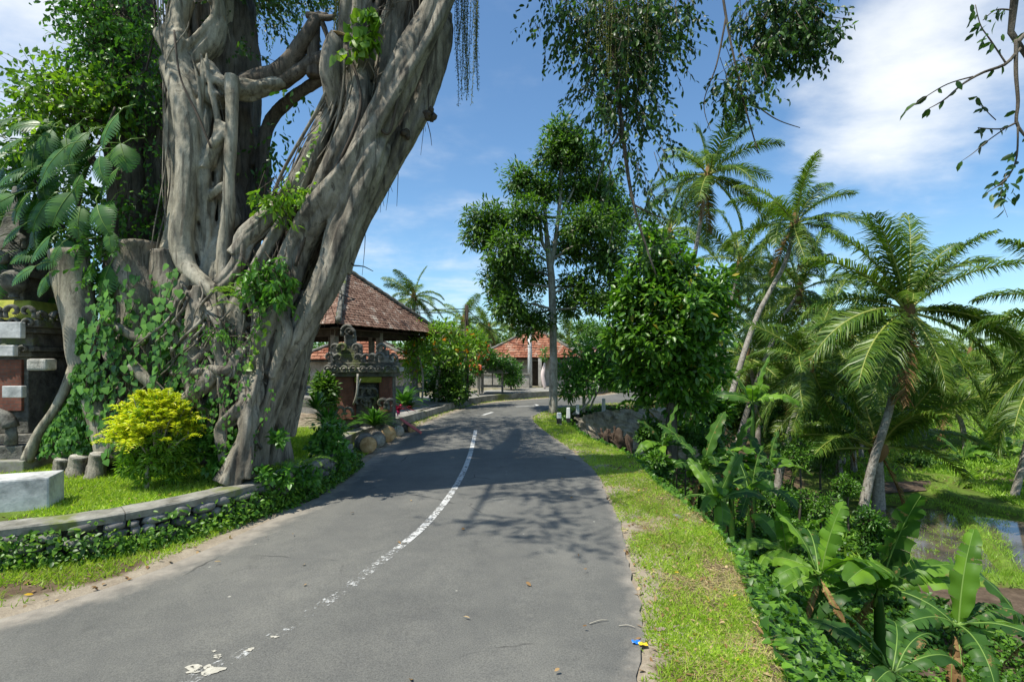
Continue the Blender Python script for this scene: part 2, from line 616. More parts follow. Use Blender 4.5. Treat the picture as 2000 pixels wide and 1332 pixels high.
M['concrete'] = stonemat('concrete', (.26, .25, .215), (.37, .36, .31), (.13, .125, .10), 3.5, moss=(.15, .17, .06), mossamt=.42, bs=.35)
M['concrete_white'] = stonemat('concrete_white', (.52, .52, .50), (.66, .66, .64), (.24, .25, .24), 3.4, moss=(.22, .23, .20), mossamt=.25, bs=.35)
M['river_stone'] = stonemat('river_stone', (.17, .165, .155), (.27, .265, .25), (.085, .08, .075), 4.0, moss=(.09, .13, .035), mossamt=.35)
M['mortar'] = stonemat('mortar', (.07, .065, .055), (.11, .10, .085), (.035, .032, .028), 8)
M['carved_stone'] = stonemat('carved_stone', (.15, .145, .125), (.26, .25, .215), (.055, .052, .045), 6.0, moss=(.13, .16, .05), mossamt=.42, bs=.9, bd=.03)
M['carved_pale'] = stonemat('carved_pale', (.40, .38, .33), (.55, .53, .47), (.20, .19, .16), 9.0, moss=(.20, .22, .08), mossamt=.2, bs=.8)
M['moss_yellow'] = stonemat('moss_yellow', (.30, .32, .05), (.42, .40, .08), (.14, .17, .03), 5.0)
M['paving'] = stonemat('paving', (.26, .25, .225), (.36, .35, .32), (.15, .145, .13), 2.0, moss=(.15, .17, .07), mossamt=.25, bs=.2)
M['plaster'] = stonemat('plaster', (.42, .40, .36), (.55, .53, .49), (.22, .20, .17), 1.6, bs=.2)
M['timber_dark'] = stonemat('timber_dark', (.055, .043, .033), (.085, .068, .052), (.03, .024, .018), 6)
M['timber_grey'] = stonemat('timber_grey', (.24, .22, .19), (.34, .32, .28), (.13, .115, .10), 7)
M['rock'] = stonemat('rock', (.30, .255, .19), (.44, .39, .30), (.10, .09, .07), 2.6, moss=(.12, .16, .04), mossamt=.25, bs=.9, bd=.05)
M['earth'] = stonemat('earth', (.075, .052, .036), (.13, .095, .068), (.03, .022, .016), 9, bs=.9)
M['cable'] = NT('cable').done((.012, .012, .013), .6)
M['white_paint'] = stonemat('white_paint', (.66, .66, .64), (.76, .76, .74), (.42, .42, .40), 5, bs=.2)
M['black_paint'] = NT('black_paint').done((.02, .02, .02), .6)
M['cloth'] = NT('cloth').done((.72, .60, .56), .9)
M['pink'] = NT('pink_paint').done((.62, .16, .15), .7)
M['flower_orange'] = leafmat('flower_orange', (.75, .22, .02), (.85, .33, .03), (.9, .45, .06), tr=.3, rough=.7, spec=.1, tcol=1.0)
M['flower_red'] = leafmat('flower_red', (.60, .08, .04), (.75, .16, .07), (.80, .30, .18), tr=.3, rough=.7, spec=.1, tcol=1.0)
M['flower_pink'] = leafmat('flower_pink', (.75, .22, .28), (.80, .42, .42), (.85, .65, .6), tr=.3, rough=.7, spec=.1, tcol=1.0)
M['leaf_ti'] = leafmat('leaf_ti', (.45, .02, .10), (.60, .04, .16), (.10, .03, .04), tr=.3, tcol=1.0)


def brickmat(name, a, b, mortar_c):
    t = NT(name)
    c = t.n('ShaderNodeTexCoord')
    mp = t.n('ShaderNodeMapping', {'Vector': c.outputs['Object'], 'Rotation': (R(90), 0, 0)})
    br = t.n('ShaderNodeTexBrick', {'Vector': mp.outputs[0], 'Color1': lin(a), 'Color2': lin(b), 'Mortar': lin(mortar_c), 'Scale': 5.0, 'Mortar Size': .02})
    n = t.noise(3.5, 5, .6, t.pos())
    col = t.mix(.8, br.outputs['Color'], t.ramp(n, [(.3, (.3, .3, .3)), (.65, (1.1, 1.1, 1.1))]), 'MULTIPLY')
    return t.done(col, .9, n, .5, .02, .1)


M['brick'] = brickmat('brick', (.26, .105, .07), (.20, .085, .06), (.13, .11, .09))


def tilemat(name, a, b, c, lich):
    t = NT(name)
    g = t.n('ShaderNodeNewGeometry')
    col = t.ramp(g.outputs['Random Per Island'], [(0, a), (.5, b), (1, c)])
    n = t.noise(2.2, 6, .65, t.pos())
    n2 = t.noise(14, 4, .6, t.pos())
    col = t.mix(.7, col, t.ramp(n, [(.3, (.5, .47, .45)), (.6, (1.15, 1.1, 1.05))]), 'MULTIPLY')
    col = t.mix(t.step(t.math('ADD', n, t.math('MULTIPLY', n2, .5)), .80, .92), col, lich)
    return t.done(col, .85, n2, .3, .01, .15)


M['tile'] = tilemat('roof_tile', (.15, .086, .062), (.22, .132, .096), (.29, .195, .148), (.40, .34, .28))
M['tile_red'] = tilemat('roof_tile_red', (.20, .075, .045), (.27, .11, .065), (.33, .16, .10), (.36, .27, .20))
M['tile_orange'] = tilemat('roof_tile_orange', (.45, .14, .05), (.52, .18, .07), (.58, .24, .1), (.5, .3, .2))
M['shingle'] = tilemat('wood_shingle', (.22, .20, .17), (.30, .28, .25), (.38, .36, .32), (.30, .31, .22))


def asphaltmat():
    t = NT('asphalt')
    v = t.pos()
    big = t.noise(.55, 5, .6, v)
    mid = t.noise(6, 5, .6, v)
    fine = t.noise(95, 3, .7, v)
    vo = t.n('ShaderNodeTexVoronoi', {'Vector': v, 'Scale': 130.0})
    col = t.ramp(big, [(.3, (.098, .098, .089)), (.55, (.125, .124, .111)), (.75, (.152, .149, .132))])
    col = t.mix(.6, col, t.ramp(mid, [(.3, (.86, .86, .87)), (.7, (1.12, 1.11, 1.08))]), 'MULTIPLY')
    col = t.mix(.9, col, t.ramp(fine, [(.32, (.66, .66, .66)), (.5, (1, 1, 1)), (.68, (1.34, 1.33, 1.30))]), 'MULTIPLY')
    a = t.n('ShaderNodeAttribute', attribute_name='dust')
    dn = t.math('ADD', a.outputs['Fac'], t.math('MULTIPLY', t.math('SUBTRACT', mid, .5), .7))
    dn = t.math('ADD', dn, t.math('MULTIPLY', t.math('SUBTRACT', big, .5), .6))
    col = t.mix(t.math('MULTIPLY', t.step(dn, .35, 1.0), .85), col, t.ramp(mid, [(.3, (.23, .20, .16)), (.7, (.33, .295, .24))]))
    tr_ = t.n('ShaderNodeAttribute', attribute_name='track')
    tw_ = t.math('MULTIPLY', tr_.outputs['Fac'], t.step(big, .3, .6))
    col = t.mix(t.math('MULTIPLY', tw_, .55), col, t.mix(1.0, col, (1.22, 1.21, 1.18), 'MULTIPLY'))
    oil = t.noise(1.7, 6, .7, v)
    col = t.mix(t.math('MULTIPLY', t.step(oil, .60, .70), .45), col, t.mix(1.0, col, (.62, .62, .63), 'MULTIPLY'))
    ck = t.n('ShaderNodeTexVoronoi', {'Vector': t.mix(.12, v, t.n('ShaderNodeTexNoise', {'Vector': v, 'Scale': 3.0}).outputs['Color']), 'Scale': .55}, feature='DISTANCE_TO_EDGE')
    crk = t.math('MULTIPLY', t.step(ck.outputs['Distance'], .006, .002), t.step(big, .52, .60))
    col = t.mix(t.math('MULTIPLY', crk, .8), col, (.035, .034, .032))
    vo2 = t.n('ShaderNodeTexVoronoi', {'Vector': v, 'Scale': 2.6})
    tiny = t.step(t.math('MULTIPLY', vo2.outputs['Distance'], 1.0), .045, .02)
    col = t.mix(t.math('MULTIPLY', tiny, .7), col, (.45, .43, .36))
    return t.done(col, .78, t.math('ADD', fine, t.math('MULTIPLY', vo.outputs['Distance'], .6)), .35, .006, .25)


M['asphalt'] = asphaltmat()


def linemat():
    t = NT('road_paint')
    v = t.pos()
    n = t.noise(26, 5, .7, v)
    n2 = t.noise(7, 4, .6, v)
    a = t.n('ShaderNodeAttribute', attribute_name='wear')
    s = t.math('ADD', t.math('ADD', t.math('MULTIPLY', n, .6), t.math('MULTIPLY', n2, .4)), t.math('MULTIPLY', a.outputs['Fac'], -.34))
    p = t.n('ShaderNodeBsdfPrincipled', {'Base Color': lin((.50, .50, .47)), 'Roughness': .8})
    tr = t.n('ShaderNodeBsdfTransparent')
    mx = t.n('ShaderNodeMixShader', {0: t.step(s, .30, .42), 1: tr.outputs[0], 2: p.outputs[0]})
    t.t.links.new(mx.outputs[0], t.out.inputs[0])
    return t.m


M['road_paint'] = linemat()


def splashmat():
    t = NT('cement_splash')
    n = t.noise(38, 5, .7, t.pos())
    p = t.n('ShaderNodeBsdfPrincipled', {'Base Color': t.ramp(n, [(.3, (.32, .30, .24)), (.7, (.52, .49, .40))]), 'Roughness': .9})
    tr = t.n('ShaderNodeBsdfTransparent')
    mx = t.n('ShaderNodeMixShader', {0: t.step(t.math('ADD', t.math('MULTIPLY', n, .5), t.math('MULTIPLY', t.noise(12, 4, .6, t.pos()), .5)), .40, .46), 1: tr.outputs[0], 2: p.outputs[0]})
    t.t.links.new(mx.outputs[0], t.out.inputs[0])
    return t.m


M['splash'] = splashmat()


def groundmat():
    t = NT('ground')
    v = t.pos()
    big = t.noise(.8, 5, .6, v)
    mid = t.noise(5, 6, .65, v)
    fine = t.noise(60, 4, .7, v)
    sand = t.ramp(mid, [(.3, (.22, .18, .13)), (.7, (.34, .29, .22))])
    soil = t.ramp(mid, [(.3, (.075, .052, .034)), (.7, (.16, .115, .075))])
    turf = t.ramp(t.math('ADD', t.math('MULTIPLY', mid, .6), t.math('MULTIPLY', big, .4)), [(.35, (.10, .085, .04)), (.5, (.085, .13, .022)), (.68, (.13, .20, .03))])
    mud = t.ramp(mid, [(.3, (.07, .05, .037)), (.7, (.13, .095, .07))])
    a = t.n('ShaderNodeAttribute', attribute_name='cover')
    sx = t.n('ShaderNodeSeparateColor', {0: a.outputs['Color']})
    wob = t.math('MULTIPLY', t.math('SUBTRACT', mid, .5), .9)
    col = t.mix(t.step(t.math('ADD', sx.outputs[1], wob), .3, .7), soil, turf)
    col = t.mix(t.step(t.math('ADD', sx.outputs[0], wob), .3, .7), col, sand)
    col = t.mix(t.step(t.math('ADD', sx.outputs[2], wob), .3, .7), col, mud)
    col = t.mix(.6, col, t.ramp(fine, [(.3, (.6, .6, .6)), (.7, (1.3, 1.3, 1.25))]), 'MULTIPLY')
    return t.done(col, .92, t.math('ADD', mid, t.math('MULTIPLY', fine, .6)), .5, .02, .1)


M['ground'] = groundmat()


def watermat():
    t = NT('paddy_water')
    n = t.noise(1.1, 5, .6, t.pos())
    n2 = t.noise(9, 3, .5, t.pos())
    col = t.ramp(n, [(.35, (.045, .040, .030)), (.65, (.12, .095, .065))])
    return t.done(col, .07, n2, .04, .01, .6)


M['water'] = watermat()
# ------------------------------------------------------------------ the lie of the land
R_EDGE = np.array([(-9, -12), (-4.2, -5), (-1.2, -1), (.25, 1.5), (.77, 3.16), (1.0, 4.0), (1.14, 4.9), (1.33, 6.67), (1.45, 9.1), (1.2, 11.8), (.86, 14.3), (.67, 16.7), (.95, 18.5), (1.9, 20.6), (3.4, 22.2), (6.0, 23.9), (8.3, 26.2), (9.9, 30), (10.8, 37), (11.2, 60)], float)
L_EDGE = np.array([(-19, -9), (-12, -4), (-7.6, 0.3), (-5.2, 2.6), (-3.95, 3.9), (-3.5, 4.5), (-3.2, 5.33), (-2.93, 6.67), (-2.77, 7.7), (-2.8, 9.5), (-2.83, 11.8), (-2.75, 14), (-2.6, 16.2), (-2.0, 20), (-.9, 23), (1.6, 25.5), (4.2, 27.0), (5.9, 29.2), (6.8, 33), (7.3, 40), (7.6, 60)], float)
WALL = np.array([(-15, -1.5), (-11, 1.3), (-7.6, 3.3), (-5.8, 4.3), (-4.79, 4.82), (-4.14, 5.2), (-3.56, 5.9), (-3.12, 7.0), (-2.95, 8.1), (-2.98, 9.5)], float)
KERB = np.array([(-2.98, 9.5), (-3.62, 9.75), (-3.75, 12), (-3.5, 14.0), (-3.05, 16.4), (-2.3, 20.2), (-1.2, 23.4), (1.3, 26.0), (3.8, 27.6), (5.4, 29.6), (6.3, 33.2), (6.8, 40), (7.1, 60)], float)


def smooth2(P, n):
    Q = np.concatenate([P, np.zeros((len(P), 1))], 1)
    return spline(Q, n)[:, :2]


RE, LE = smooth2(R_EDGE, 160), smooth2(L_EDGE, 160)
RF = smooth2(R_EDGE, 620)
RF[:, 0] += .022 * np.sin(np.arange(620) * 1.9) * np.cos(np.arange(620) * .73) + .02 * np.sin(np.arange(620) * .31)
WL, KB = smooth2(WALL, 90), smooth2(KERB, 90)
BANK = np.concatenate([WL, KB[1:]])


def sdist(x, y, P):
    """signed distance to a polyline; positive on its right when walking along it"""
    x, y = np.ravel(x), np.ravel(y)
    best = np.full(len(x), 1e9)
    sg = np.zeros(len(x))
    for a, b in zip(P[:-1], P[1:]):
        d = b - a
        L2 = max(d @ d, 1e-9)
        t = np.clip(((x - a[0]) * d[0] + (y - a[1]) * d[1]) / L2, 0, 1)
        dx, dy = x - a[0] - t * d[0], y - a[1] - t * d[1]
        q = dx * dx + dy * dy
        s = d[1] * dx - d[0] * dy
        m = q < best - 1e-9
        best = np.where(m, q, best)
        sg = np.where(m, np.sign(s), sg)
    return np.sqrt(best) * np.where(sg == 0, 1, sg)


def sm(x):
    x = np.clip(x, 0, 1)
    return x * x * (3 - 2 * x)


PADDY = -4.2


def land(x, y):
    """height of the ground, with the distances used to cover it"""
    x, y = np.asarray(x, float).ravel(), np.asarray(y, float).ravel()
    dr = sdist(x, y, RE)
    dl = -sdist(x, y, LE)
    db = -sdist(x, y, BANK)
    h = np.zeros(len(x))
    vw = 0.98 + 0.12 * np.sin(y * 1.3) - 0.25 * sm((y - 13) / 5)
    # right: verge, then a steep bank down to the paddies, then the valley rising far off
    t = np.clip((dr - vw) / 5.4, 0, 1)
    fall = PADDY * (1 - (1 - t) ** 1.75)
    far = np.maximum(0, y - 30)
    hill = np.minimum(far * 0.055, 5.0 + 0 * far) + 1.2 * sm(far / 60) * vnoise(x, y, .03)
    stepd = np.round(hill / .6) * .6
    hill = hill * .35 + stepd * .65
    rough = vnoise(x, y, 1.7) * .07 * sm((dr - vw) / .8) * (1 - sm((t - .8) / .2))
    hr = np.where(dr > vw, fall + rough + hill * sm((t - .6) / .4), -.02 * np.clip(dr, 0, 2) + .018 * vnoise(x, y, 3.0) * sm(dr / .4))
    h = np.where(dr > 0, hr, h)
    # left: dusty edge, wall or kerb, garden behind
    bh = .40 - .20 * sm((y - 9.6) / 3.0)
    hb = bh + np.clip(db - .2, 0, 6) * .022 + .03 * vnoise(x, y, 1.5) * sm((db - .3) / .6) + 0.012 * np.clip(far, 0, 120)
    edge = .03 * np.clip(dl, 0, 1.2) + .012 * vnoise(x, y, 3.0) * sm(dl / .3)
    hl = edge + (hb - edge) * sm((db - .10) / .12)
    h = np.where(dl > 0, hl, h)
    beyond = (y > 33) & (dl > 0)
    h = np.where((dl <= 0) & (dr <= 0), -.03, h)
    return h, dr, dl, db, vw


def height(x, y):
    return float(land([x], [y])[0][0])


def geo(a, b, n, k):
    s = (np.exp(np.linspace(0, k, n)) - 1) / (math.exp(k) - 1)
    return a + (b - a) * s


gx = np.concatenate([-geo(9.0, 260, 40, 4)[::-1], np.arange(-8.9, 9.0, .125), geo(9.0, 300, 60, 4)])
gy = np.concatenate([np.arange(-14, 2.2, .7), np.arange(2.2, 20, .125), np.arange(20, 34, .3), geo(34, 700, 60, 4)])
GX, GY = np.meshgrid(gx, gy, indexing='ij')
H, DR, DL, DB, VW = land(GX, GY)
nx_, ny_ = GX.shape
gb = MB()
ii, jj = np.meshgrid(np.arange(nx_ - 1), np.arange(ny_ - 1), indexing='ij')
gb.add(np.stack([GX.ravel(), GY.ravel(), H], 1), None, np.stack([ii * ny_ + jj, (ii + 1) * ny_ + jj, (ii + 1) * ny_ + jj + 1, ii * ny_ + jj + 1], -1).reshape(-1, 4))
ground = kind(gb.build('ground', M['ground']), 'structure')
cover = np.zeros((len(H), 4))
cover[:, 3] = 1
wob = vnoise(GX.ravel(), GY.ravel(), 2.2, 1)
sandL = (DL > -0.3) & (DB < .1)
cover[:, 0] = np.where(sandL, np.clip(1.1 - np.clip(DL, 0, 3) * 2.0 + .4 * wob, 0, 1), 0)
cover[:, 0] = np.where((DL > 0) & (DB > .4) & (GY.ravel() > 12.5), .55, cover[:, 0])
cover[:, 0] = np.where((DR > -.3) & (DR < VW), np.clip(1.0 - DR * 1.1 + .5 * wob, 0, 1) + .25 * (wob > .2), cover[:, 0])
cover[:, 1] = np.where(DB > .1, .82 - .5 * sm((-GX.ravel() - 4.6) / 2.0), np.where(DR > 0, .62 + .45 * wob, .3 + .4 * wob))
cover[:, 1] = np.where((DR > VW) & (DR < VW + 5), .25, cover[:, 1])
cover[:, 1] = np.where(DR > 6.5, .95, cover[:, 1])
ca_ = ground.data.color_attributes.new('cover', 'FLOAT_COLOR', 'POINT')
ca_.data.foreach_set('color', cover.astype(np.float32).ravel())

# ------------------------------------------------------------------ road
K = 25
rb = MB()
s_ = np.linspace(0, 1, K)
NS = len(RF)


def resample_to(P, Q):
    """pair the samples of two edges by nearest point so the strip runs square to the road"""
    out = []
    seg = np.linalg.norm(np.diff(Q, axis=0), axis=1)
    cum = np.concatenate([[0], np.cumsum(seg)])
    dense = np.stack([np.interp(np.linspace(0, cum[-1], 2000), cum, Q[:, k]) for k in (0, 1)], 1)
    last = 0
    for p in P:
        d = ((dense[last:] - p) ** 2).sum(1)
        j = last + int(np.argmin(d[:400])) if len(d) else last
        last = j
        out.append(dense[j])
    return np.array(out)


LP = resample_to(RF, LE)
LP[0], LP[-1] = LE[0], LE[-1]
rp = RF[:, None, :] * (1 - s_)[None, :, None] + LP[:, None, :] * s_[None, :, None]
crown_h = .004 + .035 * (1 - (2 * s_ - 1) ** 2)
RV = np.concatenate([rp, np.broadcast_to(crown_h[None, :, None], (NS, K, 1))], 2).reshape(-1, 3)
ii, jj = np.meshgrid(np.arange(NS - 1), np.arange(K - 1), indexing='ij')
rb.add(RV, None, np.stack([ii * K + jj, (ii + 1) * K + jj, (ii + 1) * K + jj + 1, ii * K + jj + 1], -1).reshape(-1, 4))
road = kind(rb.build('road', M['asphalt']), 'structure')
dust = np.maximum(np.clip(1 - (1 - s_) * 7.5, 0, 1) * 1.05, np.clip(1 - s_ * 13, 0, 1) * .75)
dust = np.repeat(dust[None], NS, 0).ravel()
at_ = road.data.attributes.new('dust', 'FLOAT', 'POINT')
at_.data.foreach_set('value', dust.astype(np.float32))
trk = sum(np.exp(-((s_ - c_) / .055) ** 2) for c_ in (.14, .40, .62, .86))
at_ = road.data.attributes.new('track', 'FLOAT', 'POINT')
at_.data.foreach_set('value', np.repeat(trk[None], NS, 0).ravel().astype(np.float32))


def road_z(x, y):
    w = abs(sdist([x], [y], RE)[0])
    v = abs(sdist([x], [y], LE)[0])
    s = w / max(w + v, 1e-6)
    return .004 + .035 * (1 - (2 * s - 1) ** 2)


def dash(pts, w, wear):
    mb = MB()
    n = max(6, int(len(pts) * 10))
    C = spline(np.array([(x, y, 0) for x, y in pts]), n)
    T = nrm(np.gradient(C, axis=0))
    S = np.stack([-T[:, 1], T[:, 0], 0 * T[:, 0]], 1)
    z = np.array([road_z(c[0], c[1]) for c in C]) + .004
    C[:, 2] = z
    V = np.stack([C - S * w / 2, C + S * w / 2], 1).reshape(-1, 3)
    i = np.arange(n - 1)
    mb.add(V, None, np.stack([2 * i, 2 * i + 1, 2 * i + 3, 2 * i + 2], 1))
    o = mb.build('centre_line', M['road_paint'], road)
    a = o.data.attributes.new('wear', 'FLOAT', 'POINT')
    a.data.foreach_set('value', np.repeat(np.interp(np.linspace(0, 1, n), np.linspace(0, 1, len(wear)), wear), 2).astype(np.float32))
    return o


def gp(u, v):
    p = at(u, v, EYE / (v - 700) * 1000)
    return p[0], p[1]


dash([gp(929, 843), gp(917, 895), gp(890, 955), gp(835, 1027), gp(760, 1092)], .092, [.14, .22, .27, .34, .46])
dash([gp(757, 1094), gp(680, 1155), gp(600, 1210), gp(490, 1280), gp(380, 1335), (-2.4, 2.4), (-3.6, .8)], .115, [.52, .66, .70, .60, .62, .5, .5])
dash([gp(943, 813), gp(962, 807)], .12, [.1, .1])
dash([gp(1008, 796), (1.0, 21.3), gp(1046, 791.5)], .12, [.1, .1])
# pale cement spilt on the asphalt
for (u, v, rr) in ((398, 1320, .075), (425, 1294, .025), (536, 1255, .018), (418, 1283, .013), (489, 1280, .022)):
    x, y = gp(u, v)
    mb = MB()
    n = 28
    a = np.arange(n) / n * 2 * math.pi
    q = rr * (1 + .35 * np.sin(2 * a + u) + .22 * np.sin(5 * a + 1) + .12 * np.sin(9 * a))
    z = road_z(x, y) + .006
    V = np.concatenate([[(x, y, z)], np.stack([x + q * np.cos(a) * 1.25, y + q * np.sin(a) * .8, np.full(n, z)], 1)])
    mb.add(V, [(0, 1 + k, 1 + (k + 1) % n) for k in range(n)])
    mb.build('cement_splash', M['splash'], road)

# ------------------------------------------------------------------ retaining wall beside the road
wall = thing('retaining_wall', (WL[55][0], WL[55][1], 0), 'low curved stone wall with concrete coping between road and lawn', 'wall')


def along(P):
    d = np.linalg.norm(np.diff(P, axis=0), axis=1)
    return np.concatenate([[0], np.cumsum(d)])


def walk(P, s):
    c = along(P)
    x = np.interp(s, c, P[:, 0])
    y = np.interp(s, c, P[:, 1])
    e = .05
    tx = np.interp(s + e, c, P[:, 0]) - np.interp(s - e, c, P[:, 0])
    ty = np.interp(s + e, c, P[:, 1]) - np.interp(s - e, c, P[:, 1])
    L = np.hypot(tx, ty)
    return x, y, tx / L, ty / L


LWALL = along(WL)[-1]
WSTART = LWALL - 11.5
core = MB()
ss = np.linspace(WSTART, LWALL - .02, 60)
x, y, tx, ty = walk(WL, ss)
prof = [(-.02, -.1), (-.05, .32), (-.24, .33), (-.24, -.1)]     # (to the road +, height)
V = np.stack([np.stack([x + ty * o, y - tx * o, np.full_like(x, h)], 1) for o, h in prof], 1)
n = len(ss)
F = []
for i in range(n - 1):
    for k in range(4):
        F.append((i * 4 + k, (i + 1) * 4 + k, (i + 1) * 4 + (k + 1) % 4, i * 4 + (k + 1) % 4))
core.add(V.reshape(-1, 3), [(4 * n - 4, 4 * n - 3, 4 * n - 2), (4 * n - 4, 4 * n - 2, 4 * n - 1)], F)
core.build('wall_core', M['mortar'], wall, smooth=False)
# coping in cast lengths with open joints
s = WSTART
k = 0
r_ = np.random.RandomState(3)
while s < LWALL - .3:
    ln = min(1.15 + .5 * r_.rand(), LWALL - s)
    mb = MB()
    q = np.linspace(s + .004, s + ln - .004, 14)
    x, y, tx, ty = walk(WL, q)
    dz = r_.normal() * .006
    rise = .40 - .02 * (q > LWALL - 1)
    pr = [(.035, .335), (.045, .41), (.03, .425), (-.23, .43), (-.245, .415), (-.24, .335)]
    wb = r_.normal(size=(14, 6)) * .005
    V = np.stack([np.stack([x + ty * (o + wb[:, m]), y - tx * (o + wb[:, m]), np.full_like(x, h) + dz + wb[:, m] * .6], 1) for m, (o, h) in enumerate(pr)], 1)
    F = []
    for i in range(13):
        for m in range(6):
            F.append((i * 6 + m, (i + 1) * 6 + m, (i + 1) * 6 + (m + 1) % 6, i * 6 + (m + 1) % 6))
    e = 13 * 6
    mb.add(V.reshape(-1, 3), [(0, 1, 2), (0, 2, 3), (0, 3, 4), (0, 4, 5), (e, e + 2, e + 1), (e, e + 3, e + 2), (e, e + 4, e + 3), (e, e + 5, e + 4)], F)
    mb.build('coping', M['concrete'], wall, smooth=False)
    s += ln
    k += 1


def pebble(seed, sub=2):
    bm = bmesh.new()
    bmesh.ops.create_icosphere(bm, subdivisions=sub, radius=.5)
    r = np.random.RandomState(seed)
    ax = nrm(r.normal(size=(6, 3)))
    for v in bm.verts:
        c = np.array(v.co)
        f = 1.0
        for a in ax:
            d = (c @ a) / .5
            f *= 1 - .14 * max(0, d - .35)
        c = c * f
        # squarer than a ball
        c = np.sign(c) * np.abs(c / .5) ** .78 * .5
        v.co = c
    me = bpy.data.meshes.new('stone')
    bm.to_mesh(me)
    bm.free()
    me.materials.append(M['river_stone'])
    for p in me.polygons:
        p.use_smooth = True
    return me


STONES = [pebble(k, 1) for k in range(5)] + [pebble(k + 9, 2) for k in range(3)]
r_ = np.random.RandomState(5)
for row in range(3):
    s = WSTART + 2.2 + r_.rand() * .2
    while s < LWALL - .05:
        ln = .10 + .24 * r_.rand() ** 1.5
        x, y, tx, ty = [float(q) for q in walk(WL, np.array([s + ln / 2]))]
        hh = .085 + .05 * r_.rand()
        z = .03 + row * .107 + hh * .45 + r_.normal() * .012
        o = inst('stone', STONES[r_.randint(len(STONES))], wall,
                 np.array((x + ty * .0, y - tx * .0, z)) - np.array(wall.location), (r_.normal() * .12, r_.normal() * .1, math.atan2(ty, tx) + r_.normal() * .08), (ln * 1.03, .16 + .05 * r_.rand(), hh * 1.08))
        s += ln

# ------------------------------------------------------------------ kerbs, pavement and steps further along the left
kerb = thing('kerb', (KB[20][0], KB[20][1], 0), 'worn concrete kerb curving along the far side of the road', 'kerb')
s0, s1 = 2.0, along(KB)[-1] - 22
s = s0
r_ = np.random.RandomState(8)
while s < s1:
    ln = 1.7 + .8 * r_.rand()
    q = np.linspace(s + .006, s + ln - .006, 6)
    x, y, tx, ty = walk(KB, q)
    hh = np.interp(s, [0, 4, 9, 14, 30], [.24, .26, .24, .30, .34]) + r_.normal() * .008
    mb = MB()
    pr = [(.05, -.1), (.03, hh), (-.26, hh + .006), (-.26, -.1)]
    V = np.stack([np.stack([x + ty * o, y - tx * o, np.full_like(x, h)], 1) for o, h in pr], 1)
    F = []
    for i in range(5):
        for m in range(4):
            F.append((i * 4 + m, (i + 1) * 4 + m, (i + 1) * 4 + (m + 1) % 4, i * 4 + (m + 1) % 4))
    mb.add(V.reshape(-1, 3), None, F + [(0, 1, 2, 3), (20, 23, 22, 21)])
    mb.build('kerb_stone', M['concrete'], kerb, smooth=False)
    s += ln
pave = MB()
q = np.linspace(6.2, s1, 60)
x, y, tx, ty = walk(KB, q)
w = np.interp(q, [6, 9, 14, 20], [.6, 2.0, 2.6, 3.2])
A = np.stack([x - ty * .2, y + tx * .2, np.full_like(x, .262)], 1)
B = np.stack([x - ty * w, y + tx * w, np.full_like(x, .285)], 1)
V = np.stack([A, B], 1).reshape(-1, 3)
i = np.arange(59)
pave.add(V, None, np.stack([2 * i, 2 * i + 2, 2 * i + 3, 2 * i + 1], 1))
kind(pave.build('pavement', M['paving']), 'structure')
# garden steps behind the flowering trees
st = thing('garden_steps', (-4.6, 19.3, .25), 'grey stone steps leading up from the pavement behind the flowering tree', 'steps')
for k in range(4):
    mb = MB()
    box(mb, (-4.35 - .16 * k, 18.8 + .42 * k, 0), (2.2, .44, .17 * (k + 1)), rz=-.36, z0=.24)
    soften(mb.build('step', M['paving'], st, smooth=False), .015, 1)
# ------------------------------------------------------------------ the great banyan
BAN = thing('banyan_tree', at(470, 905, 7.6), 'huge old banyan tree with braided grey aerial roots leaning over the road', 'tree')


def pk(*pts):
    """pixel path -> points: (u, v, Y, radius in px)"""
    P = np.array([at(u, v, Y) for u, v, Y, r in pts])
    rad = np.array([r * Y / 1000.0 for u, v, Y, r in pts])
    return P, rad


def strands(mb, P, rad, n, r, rmin, rmax, twist=1.2, res=46, sides=7, span=(0.0, 1.0), front=None):
    """roots that run and cross over the skin of a limb"""
    Q = spline(np.concatenate([P, rad[:, None]], 1), res)
    C, q = Q[:, :3], Q[:, 3]
    T, N, B = frames(C)
    for k in range(n):
        a0 = r.rand() * 2 * math.pi if front is None else front + r.normal() * 1.2
        lo = span[0] + (span[1] - span[0]) * max(0, r.rand() * 1.3 - .65)
        hi = span[0] + (span[1] - span[0]) * min(1, .55 + r.rand() * .7)
        if hi - lo < .25:
            hi = min(1, lo + .35)
        i0, i1 = int(lo * (res - 1)), int(hi * (res - 1))
        t = np.linspace(0, 1, i1 - i0 + 1)
        a = a0 + twist * (r.rand() - .5) * 2 * t + .28 * np.sin(t * (4 + 5 * r.rand()) + r.rand() * 6)
        rr = rmin + (rmax - rmin) * r.rand() ** 2
        R_ = rr * (.7 + .5 * np.sin(t * 3.0 + r.rand() * 3) ** 2) * np.clip(np.minimum(t * 7, (1 - t) * 7) + .25, 0, 1)
        off = q[i0:i1 + 1] * (.93 + .09 * np.sin(t * 6 + k)) - rr * .15
        D = np.cos(a)[:, None] * N[i0:i1 + 1] + np.sin(a)[:, None] * B[i0:i1 + 1]
        tube(mb, C[i0:i1 + 1] + D * off[:, None], R_, sides, lump=.12, seed=k)


def fuse(mb, name, mat, vox, smooth_it=3, parent=BAN, disp=0.0):
    o = mb.build(name, M[mat], parent)
    mods = [('REMESH', dict(mode='VOXEL', voxel_size=vox, use_smooth_shade=True)), ('SMOOTH', dict(factor=.5, iterations=smooth_it))]
    if disp:
        tx = bpy.data.textures.new('relief', 'CLOUDS')
        tx.noise_scale = .16
        tx.noise_depth = 3
        mods.append(('DISPLACE', dict(texture=tx, strength=disp, mid_level=.5)))
    return bake(o, *mods)


